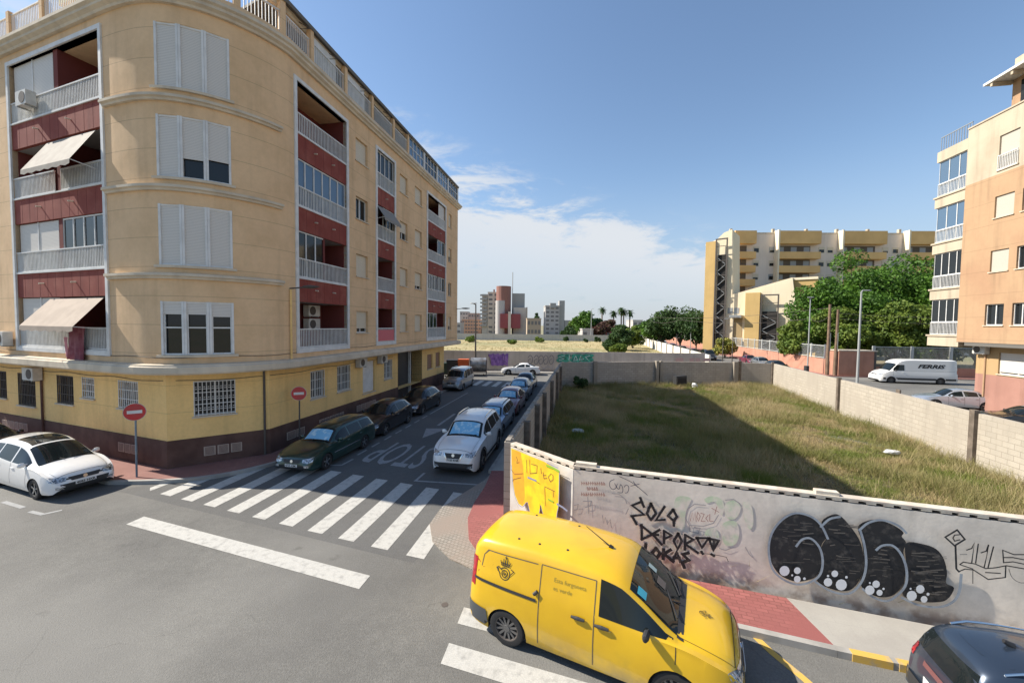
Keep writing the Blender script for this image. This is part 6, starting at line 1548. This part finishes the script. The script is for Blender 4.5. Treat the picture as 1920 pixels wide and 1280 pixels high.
# ================================================================ yellow apartment slab and the building in front of it
yb = thing('apartment_building', 'wide cream apartment slab with ochre balconies rising behind the trees', 'building', (72, 92, 0))
YF = Fr((51.0, 92.5), (1, -.035)); YL = 54.0; ZY = 28.4; S3 = 3.13
mb = MB(); YF.box(mb, 0, YL, -14, 0, 0, ZY - 1.0); mb.build('wall', m_beige, yb)
mb = MB(); YF.box(mb, -.1, YL, -14, .08, ZY - 1.0 + .003, ZY - .7); mb.build('roof', m_cream, yb)
yx = lambda px: YF.W(px, 520)[0]
bays = [(yx(1370), yx(1401)), (yx(1452), yx(1520)), (yx(1570), yx(1641)), (yx(1692), yx(1765))]
for a, b in bays:
    mb = MB(); YF.box(mb, a, b + 1.0, .05, 1.5, ZY - 3.5, ZY - .6); mb.build('parapet', m_yelb, yb)
    mb = MB(); YF.box(mb, a - .35, a - .01, -.0, 1.6, 2, ZY - .4) if a > 5 else YF.box(mb, a - .2, a - .01, 0, .3, 2, ZY - .5); mb.build('fin', m_creamw, yb)
    for k in range(7):
        z = ZY - 3.5 - S3 * (k + 1) - .0
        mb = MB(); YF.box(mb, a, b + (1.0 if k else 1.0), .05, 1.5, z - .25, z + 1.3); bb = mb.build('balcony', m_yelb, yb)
        mb = MB(); YF.box(mb, a + .1, b - .4, .01, .05, z + 1.31, z + S3 - .26); mb.build('recess_shade_panel', mat('recess_shade', (.14, .115, .09), .9), bb)  # shade inside the open balcony, painted as a dark panel
        q = a + .5
        while q < b - 1.6: mb = MB(); YF.box(mb, q, q + 1.3, .055, .09, z + 1.35, z + 2.6); mb.build('balcony_window', m_grey, bb); q += 2.9
for px in (1416, 1446, 1538, 1554, 1657, 1676):
    for k in range(7):
        z = ZY - 3.5 - S3 * (k + 1) + 1.3; s = yx(px)
        if z < 2: continue
        mb = MB(); YF.box(mb, s - .7, s + .7, .005, .06, z, z + 1.35); w_ = mb.build('window', m_shutcream if rnd.random() > .25 else m_grey, yb)
        mb = MB(); YF.box(mb, s - .55, s + .55, .062, .07, z + .08, z + .5 + .5 * rnd.random()); mb.build('pane', m_glass, w_)
for px in (1372, 1452, 1515, 1573, 1632, 1692):
    mb = MB(); s = yx(px); YF.box(mb, s, s + .5, -2, -1.4, ZY - .7, ZY + .5); mb.build('chimney', m_pale, yb)
# school-like building in front, bright in the sun
sb_ = thing('school_building', 'bright cream building with a slanted roofline, tall yellow fin and dark steel frame', 'building', (43, 78, 0))
SF = Fr((38.6, 88), (.77, -.638)); sx_ = lambda px, z=None: SF.W(px, 560)[0]; sz_ = lambda px, py: SF.W(px, py)[1]
mb = MB(); pts = [(1341, 640), (1341, 452), (1356, 436), (1372, 430), (1374, 552), (1486, 520), (1500, 640)]
pl = [SF.W(*p) for p in pts]
def extr(mb, fr, pl, o0, o1):
    mb.face([fr.P(p[0], o1, p[1]) for p in pl]); mb.face([fr.P(p[0], o0, p[1]) for p in pl][::-1])
    for a, b in zip(pl, pl[1:] + pl[:1]): mb.face([fr.P(a[0], o0, a[1]), fr.P(b[0], o0, b[1]), fr.P(b[0], o1, b[1]), fr.P(a[0], o1, a[1])])
pA = [SF.W(*p) for p in [(1341, 640), (1341, 452), (1358, 436), (1373, 430), (1373, 640)]]; pB = [SF.W(*p) for p in [(1373.3, 640), (1373.3, 552), (1486, 520), (1500, 640)]]
pA = [(p[0], max(0, p[1]) if p[1] < 5 else p[1]) for p in pA]; pB = [(p[0], max(0, p[1]) if p[1] < 5 else p[1]) for p in pB]
mb = MB(); extr(mb, SF, pA, -8, 0); mb.build('wall', m_creamw, sb_)
mb = MB(); extr(mb, SF, pB, -8, 0); mb.build('wall', m_creamw, sb_)
mb = MB(); SF.box(mb, sx_(1486), sx_(1532), -9, -1.2, 0, sz_(1500, 524)); mb.build('wall', m_yel, sb_)
mb = MB(); SF.box(mb, sx_(1484), sx_(1532), -9, -1.0, sz_(1500, 523.5), sz_(1500, 519)); mb.build('coping', m_creamw, sb_)
def zone(px0, px1, py0, o0, o1, m, nm, d=None):
    mb = MB(); SF.box(mb, sx_(px0), sx_(px1), o0, o1, 0, sz_(px0, py0)); return mb.build(nm, m, sb_)
zone(1321, 1340, 455, -5, .35, m_yel, 'fin'); zone(1400, 1427, 550, -2, 1.4, m_yel, 'fin')
def tower(px0, px1, py, o):
    a, b, zt = sx_(px0), sx_(px1), sz_(px0, py); zc = zt - 4.5
    mb = MB()
    for s in (a, b): SF.box(mb, s - .12, s + .12, o - .12, o + .12, 0, zt)
    SF.box(mb, a + .13, b - .13, o - .12, o + .12, zt - .25, zt)
    z = 1.5
    while z < zt - 1: SF.box(mb, a + .13, b - .13, o - .05, o + .05, z, z + .12); z += 3.0
    fr_ = mb.build('steel_frame', m_rust, sb_)
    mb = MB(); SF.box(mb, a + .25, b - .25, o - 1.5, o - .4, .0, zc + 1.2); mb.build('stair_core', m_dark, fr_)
    mb = MB(); z = .8; k = 0
    while z < zc:
        mb.obox(SF.P(a + .3, o - .38, z if k % 2 else z + 1.3), (*(SF.d * (b - a - .6)), (1.3 if k % 2 else -1.3)), (*(SF.n * .3), 0), (0, 0, .12)); z += 1.5; k += 1
    mb.build('stair_flight', m_grey, fr_)
tower(1342, 1362, 450, 1.0); tower(1429, 1461, 553, 1.2)
for px in (1370, 1382):
    mb = MB(); SF.box(mb, sx_(px) - .45, sx_(px) + .45, .003, .05, sz_(px, 588), sz_(px, 577)); mb.build('window', m_grey, sb_)
mb = MB(); SF.box(mb, sx_(1373), sx_(1395), 0.003, 2.5, sz_(1380, 596), sz_(1380, 591)); mb.build('entrance_canopy', m_grey, sb_)
mb = MB(); SF.box(mb, sx_(1377), sx_(1393), 0.003, .06, 0, sz_(1380, 597)); mb.build('entrance', mat('entrance_tone', (.38, .28, .15), .8), sb_)

# ================================================================ distant buildings
def block(label, px0, px1, py0, d, col, floors, cols, cat='building', depth=14, parts=(), wc=None, name='apartment_building', az=0):
    x0, x1 = (px0 - 960) / F * d, (px1 - 960) / F * d; yh = 609 + (px0 - 960) * .0117; h = 5.7 + (yh - py0) / F * d
    t = thing(name, label, cat, ((x0 + x1) / 2, d, 0)); fr = Fr((x0, d), (1, 0)); w = x1 - x0
    mb = MB(); fr.box(mb, 0, w, -depth, 0, 0, h); mb.build('wall', col, t)
    mb = MB(); fr.box(mb, -.15, w + .15, -depth - .1, .15, h + .003, h + .5); mb.build('roof', col, t)
    for i in range(floors):
        for j in range(cols):
            if rnd.random() < .12: continue
            z = h * (i + .35) / floors; s = w * (j + .5) / cols; ww = w / cols * .32
            mb = MB(); fr.box(mb, s - ww, s + ww, .005, .06, z, z + h / floors * .42); mb.build('window', wc or m_glass, t)
    return t, fr, w, h
m_far1 = mat('far_cream', (.60, .52, .44), .9, (.52, .45, .38), .1); m_far2 = mat('far_white', (.46, .43, .41), .9); m_far3 = mat('far_brick_tower', (.27, .13, .105), .9); m_farr = mat('far_red', (.27, .07, .075), .9); m_farg = mat('far_grey', (.36, .35, .33), .9)
m_farw = mat('far_window', (.16, .15, .15), .4); m_faro = mat('far_orange', (.55, .33, .22), .9, (.48, .28, .2), .1)
D0 = 235
t, fr, w, h = block('tall cream and grey tower block with a round brown tower and red lower balconies', 914, 956, 549, D0, m_far1, 9, 4, wc=m_farw)
def fpx(a): return (a - 914) / F * D0
def fz(py): return 5.7 + (609 - py) / F * D0
mb = MB(); c = fr.P(fpx(943.5), 1, 0); mb.tube([(c.x, c.y, 0), (c.x, c.y, fz(538))], 14 / F * D0 * .98, 20); mb.build('round_tower', m_far3, t)
mb = MB(); c = fr.P(fpx(938), 4, 0); mb.tube([(c.x, c.y, 0), (c.x, c.y, fz(565))], 9 / F * D0, 16); mb.build('white_drum', m_far2, t)
mb = MB(); fr.box(mb, fpx(959), fpx(983), -10, -.5, 0, fz(550)); mb.build('wing', m_farg, t)
mb = MB(); fr.box(mb, fpx(962), fpx(985), 0, 4, 0, fz(577)); fr.box(mb, fpx(985.2), fpx(988), -1, 3, 0, fz(576)); mb.build('wing', m_far1, t)
mb = MB(); fr.box(mb, fpx(938), fpx(975), 4.5, 8, fz(615), fz(589)); mb.build('red_balconies', m_farr, t)
mb = MB(); fr.box(mb, fpx(952.5), fpx(957.5), 4, 9, 0, fz(585)); mb.build('pier', m_far1, t)
mb = MB(); fr.box(mb, fpx(903), fpx(913.8), -8, -.5, 0, fz(552)); mb.build('wing', m_far2, t)
for k in range(9):
    mb = MB(); z = fz(612 - k * 7); fr.box(mb, fpx(900), fpx(912), -.4, 1.6, z, z + 1.0); mb.build('balcony', m_farg, t)
mb = MB(); c = fr.P(fpx(960), 0, 0); mb.tube([(c.x, c.y, fz(550)), (c.x, c.y, fz(511))], .22, 6); mb.build('mast', m_farg, t)
for a in (924, 936, 942): mb = MB(); fr.box(mb, fpx(a), fpx(a + 2.5), -3, -1, fz(550), fz(541 if a > 930 else 543)); mb.build('chimney', m_far3, t)
t, fr, w, h = block('grey narrow tower block standing alone left of the palm trees', 1022, 1048, 574, 230, m_far2, 7, 3, wc=m_farw)
mb = MB(); fr.box(mb, w + .05, w + 3.2, -8, -1, 0, h + 3.4); fr.box(mb, w + 3.4, w + 6.5, -8, -1, 0, h - 8); mb.build('wing', m_farg, t)
mb = MB(); fr.box(mb, 2.6, 6, -3, 1, h - 1, h + 1.8); mb.build('penthouse', m_farg, t)
block('low house with a flat brown roof between the two distant towers', 988, 1014, 598, 200, mat('far_house', (.42, .33, .25), .9), 2, 4, wc=m_farw, name='house', cat='house')
block('low pale shed behind the grey boundary wall', 1092, 1112, 618, 165, m_far2, 1, 2, wc=m_farw, name='shed', cat='shed')
block('long maroon roofed shed beneath the purple trees', 1113, 1152, 619, 168, m_farr, 1, 5, wc=m_farw, name='shed', cat='shed')
block('orange distant apartment row beside the end of the tan building', 866, 902, 600, 240, m_faro, 4, 7, wc=m_farw)
block('white distant block behind the dark wall lamp', 862, 877, 585, 300, m_far2, 5, 3, wc=m_farw)
block('pinkish distant block with roof boxes behind the orange row', 878, 898, 588, 290, mat('far_pink', (.5, .36, .32), .9), 4, 4, wc=m_farw)
block('pale low house far left across the dry field', 840, 864, 606, 215, m_far2, 2, 3, wc=m_farw, name='house', cat='house')
block('tiny white house between the palms and the green trees', 1186, 1204, 601, 240, m_far2, 2, 2, wc=m_farw, name='house', cat='house')

# ================================================================ trees
def leaves(name, cs, rs, n, size, m, parent, seed, gravity=.0):
    g = np.random.default_rng(seed); n = int(n)
    k = g.integers(0, len(cs), n); C_ = np.array(cs)[k]; Rr = np.array(rs)[k]
    d = g.normal(0, 1, (n, 3)); d /= np.linalg.norm(d, axis=1)[:, None]; rad = g.uniform(.45, 1.06, n) ** .6
    p = C_ + d * (rad[:, None] * Rr); nn = d * .6 + g.normal(0, .6, (n, 3)) + np.array([0, 0, .35]); nn /= np.linalg.norm(nn, axis=1)[:, None]
    a = np.cross(nn, g.normal(0, 1, (n, 3))); a /= np.linalg.norm(a, axis=1)[:, None]; b = np.cross(nn, a); s = size * g.uniform(.6, 1.35, n)[:, None]
    v = np.stack([p - a * s, p + b * s * .55, p + a * s, p - b * s * .55], 1)
    me = bpy.data.meshes.new(name); me.vertices.add(4 * n); me.vertices.foreach_set('co', v.reshape(-1)); me.loops.add(4 * n); me.loops.foreach_set('vertex_index', np.arange(4 * n))
    me.polygons.add(n); me.polygons.foreach_set('loop_start', np.arange(0, 4 * n, 4)); me.polygons.foreach_set('loop_total', np.full(n, 4)); me.update(); me.materials.append(m)
    o = bpy.data.objects.new(name, me); COL.link(o); o.parent = parent; o.matrix_parent_inverse = PW[parent.name].inverted(); return o
GTN = 'trees in front of the yellow apartment slab'
def tree(label, x, y, h, r, m, n=5000, size=.22, seed=1, trunk=.3, group=None, name='tree', cat='tree', flat=1.0, z0=0, ncl=None):
    n = int(n * 1.5)
    g = random.Random(seed); t = thing(name, label, cat, (x, y, z0), 0, group)
    if h > 6.5 and group == GTN: trunk = .05
    cz = h * (.5 + trunk / 2); hz = h * (1 - trunk) / 2; cs, rs = [], []
    ncl = ncl or max(12, int(30 * r / 4))
    for k in range(ncl):
        a = g.uniform(0, 6.283); u = g.uniform(-1, 1); q = g.uniform(.25, .80); w = math.sqrt(1 - u * u)
        cs.append((x + r * q * w * math.cos(a), y + r * q * w * math.sin(a), z0 + cz + hz * u * q * 1.05)); s = r * g.uniform(.3, .5) * (1 - .25 * abs(u)); rs.append((s, s, s * .75 * flat))
    mb = MB(); top = (x + g.uniform(-.3, .3), y, z0 + cz)
    mb.tube([(x, y, z0 - .1), (x + .1, y, z0 + h * trunk), top], [max(.1, h * .022), h * .017, h * .006], 8)
    for c in cs[::2]: mb.tube([(x + .05, y, z0 + h * trunk * g.uniform(.7, 1.2)), tuple((Vector(c) + Vector((x, y, z0 + h * trunk))) / 2 + Vector((0, 0, h * .03))), c], [h * .009, h * .005, h * .002], 5)
    mb.build('trunk', m_bark, t); leaves('crown', cs, rs, n, size, m, t, seed); return t
GT = 'trees in front of the yellow apartment slab'
big = [(47.5, 59, 14.0, 5.8, m_leaf), (55, 63, 18.6, 7.2, m_leaf), (63.5, 62, 18.6, 7.4, m_leaf), (72, 61, 18.4, 7.2, m_leaf), (60, 57, 14.5, 5.5, m_leaf), (68, 57, 14.5, 5.5, m_leaf), (45.5, 54, 9.5, 4.0, m_leafo), (51.5, 53, 10.0, 4.4, m_leafo), (58, 53.5, 10.5, 4.6, m_leafo), (64.5, 53, 9.5, 4.6, m_leafo), (41.2, 57, 7.0, 3.2, m_leafo), (71.5, 52, 9.0, 4.5, m_leafd)]
labs = ['tall bright green tree at the left of the big tree mass', 'tallest bright green tree in the middle of the tree mass', 'bright green tree next to the tallest one', 'bright green tree touching the glazed bays of the orange building', 'broad bright tree standing in front of the tallest one', 'broad bright tree low beside the glazed bays', 'olive green tree behind the slim lamp post', 'olive green tree behind the wooden poles', 'olive green tree behind the pale street lamp', 'olive green tree low behind the long white van', 'small olive tree against the cream school wall', 'dark low tree behind the mesh fence at the right']
for k, ((x, y, h, r, m), lb) in enumerate(zip(big, labs)): tree(lb, x, y, h, r, m, 13000 if h > 11 else 9000, .22, 20 + k, .12, GT)
far = [(1242, 98, 10.5, 5, m_leafd, 'dark dense tree left of the yellow fin'), (1275, 96, 11, 5.2, m_leafd, 'tallest dark tree left of the yellow fin'), (1305, 90, 9.6, 4.5, m_leafd, 'dark tree touching the yellow fin'), (1215, 118, 8.5, 4.2, m_leaf, 'light green tree at the left end of the dark trees'), (1230, 105, 7.5, 3.8, m_leaf, 'light green shrubby tree below the dark trees'),
       (1095, 175, 12.5, 6.0, m_leaf, 'bright green tree beyond the field wall, right of the grey tower'), (1077, 180, 8.5, 4.5, m_leafo, 'small olive tree beside the grey tower'), (1120, 180, 10, 4.5, m_leafd, 'dark green tree before the palms'), (1138, 172, 8.6, 4.6, m_leafp, 'purple leaved tree before the palms'), (1122, 168, 6.6, 3.6, m_leafp, 'low purple leaved tree above the maroon shed'), (1003, 205, 13.5, 2.4, m_leafd, 'dark round tree above the low brown roofed house'),
       (1165, 160, 6.5, 4.0, m_leafd, 'dark bush at the foot of the palms'), (1066, 165, 5, 3.5, m_leafd, 'low dark tree behind the pale shed')]
for k, (px, d, h, r, m, lb) in enumerate(far): tree(lb, (px - 960) / F * d, d, h, r, m, 3200, .34 if d < 130 else .55, 50 + k, .15, 'trees on the far side of the field')
for k, (px, d, h, r, m, lb) in enumerate([(1150, 84, 4.2, 2.3, m_leafd, 'big dark bush at the corner of the dry field'), (1168, 92, 5.6, 3.0, m_leafd, 'tall dark bush at the start of the white field wall'), (1186, 100, 5.8, 3.0, m_leafo, 'olive bush leaning over the white field wall'), (1160, 78, 2.6, 1.8, m_leafo, 'low bright bush in the corner of the field')]):
    tree(lb, (px - 960) / F * d, d, h, r, m, 3000, .3, 80 + k, .02, 'bushes in the corner of the dry field', name='bush', cat='bush')
for k, (px, d, h, r) in enumerate([(884, 125, 2.2, 2.0), (1010, 128, 1.8, 1.8), (960, 115, 1.5, 1.6), (1062, 138, 1.8, 1.3), (1120, 138, 2.0, 1.3), (1098, 136, 1.2, 1.0)]):
    tree(['round bush in the field below the orange row', 'low bush in the field below the brown roofed house', 'scrubby bush in the field below the red balconies', 'dark shrub against the grey wall below the grey tower', 'dark shrub against the grey wall right of the pale shed', 'smallest shrub against the grey wall'][k], (px - 960) / F * d, d, h, r, m_leafo if k < 3 else m_leafd, 900, .28, 95 + k, .02, 'shrubs along the far boundary wall', name='bush', cat='bush', z0=.05)
tree('yellowish hedge bush at the foot of the school building', 40.0, 74, 4.2, 2.6, mat('leaf_yellow', (.30, .25, .03), .7, (.16, .18, .03), .8), 2500, .2, 120, .02, name='bush', cat='bush')
tree('weedy dark shrub growing at the shaded corner of the lot', 6.2, 35.3, 1.3, .8, m_leafd, 900, .09, 121, .02, name='bush', cat='bush')
def palm(label, px, d, h, seed):
    x = (px - 960) / F * d; g = random.Random(seed); t = thing('palm_tree', label, 'palm tree', (x, d, 0), 0, 'palm trees on the horizon')
    mb = MB(); mb.tube([(x, d, 0), (x + .3, d, h * .5), (x + .2, d, h)], [.42, .33, .3], 8); mb.build('trunk', m_bark, t)
    mb = MB()
    for k in range(46):
        a = g.uniform(0, 6.283); el = g.uniform(-.9, 1.1); L_ = g.uniform(2.0, 2.9); p = []; c = Vector((x + .2, d, h)); dr = Vector((math.cos(a) * math.cos(el), math.sin(a) * math.cos(el), math.sin(el)))
        for j in range(5): q = j / 4; p.append(c + dr * L_ * q - Vector((0, 0, 1.3 * q * q)))
        sd2 = Vector((-math.sin(a), math.cos(a), 0)) * .34
        rows = [[p[j] - sd2 * (math.sin(math.pi * (.12 + .8 * j / 4))), p[j] + Vector((0, 0, .08)), p[j] + sd2 * (math.sin(math.pi * (.12 + .8 * j / 4)))] for j in range(5)]; mb.grid(rows)
    mb.build('crown', m_leafd, t, recalc=False)
for k, (px, h, lb) in enumerate(((1127, 18.8, 'leftmost distant palm above the purple tree'), (1149, 16.5, 'second distant palm from the left'), (1163, 18.8, 'left palm of the close pair on the horizon'), (1167.5, 17.3, 'right palm of the close pair on the horizon'), (1179, 17.0, 'rightmost distant palm on the horizon'))): palm(lb, px, 200, h * .76, 200 + k)
for o in list(bpy.data.objects):
    if '_local' in o: del o['_local']
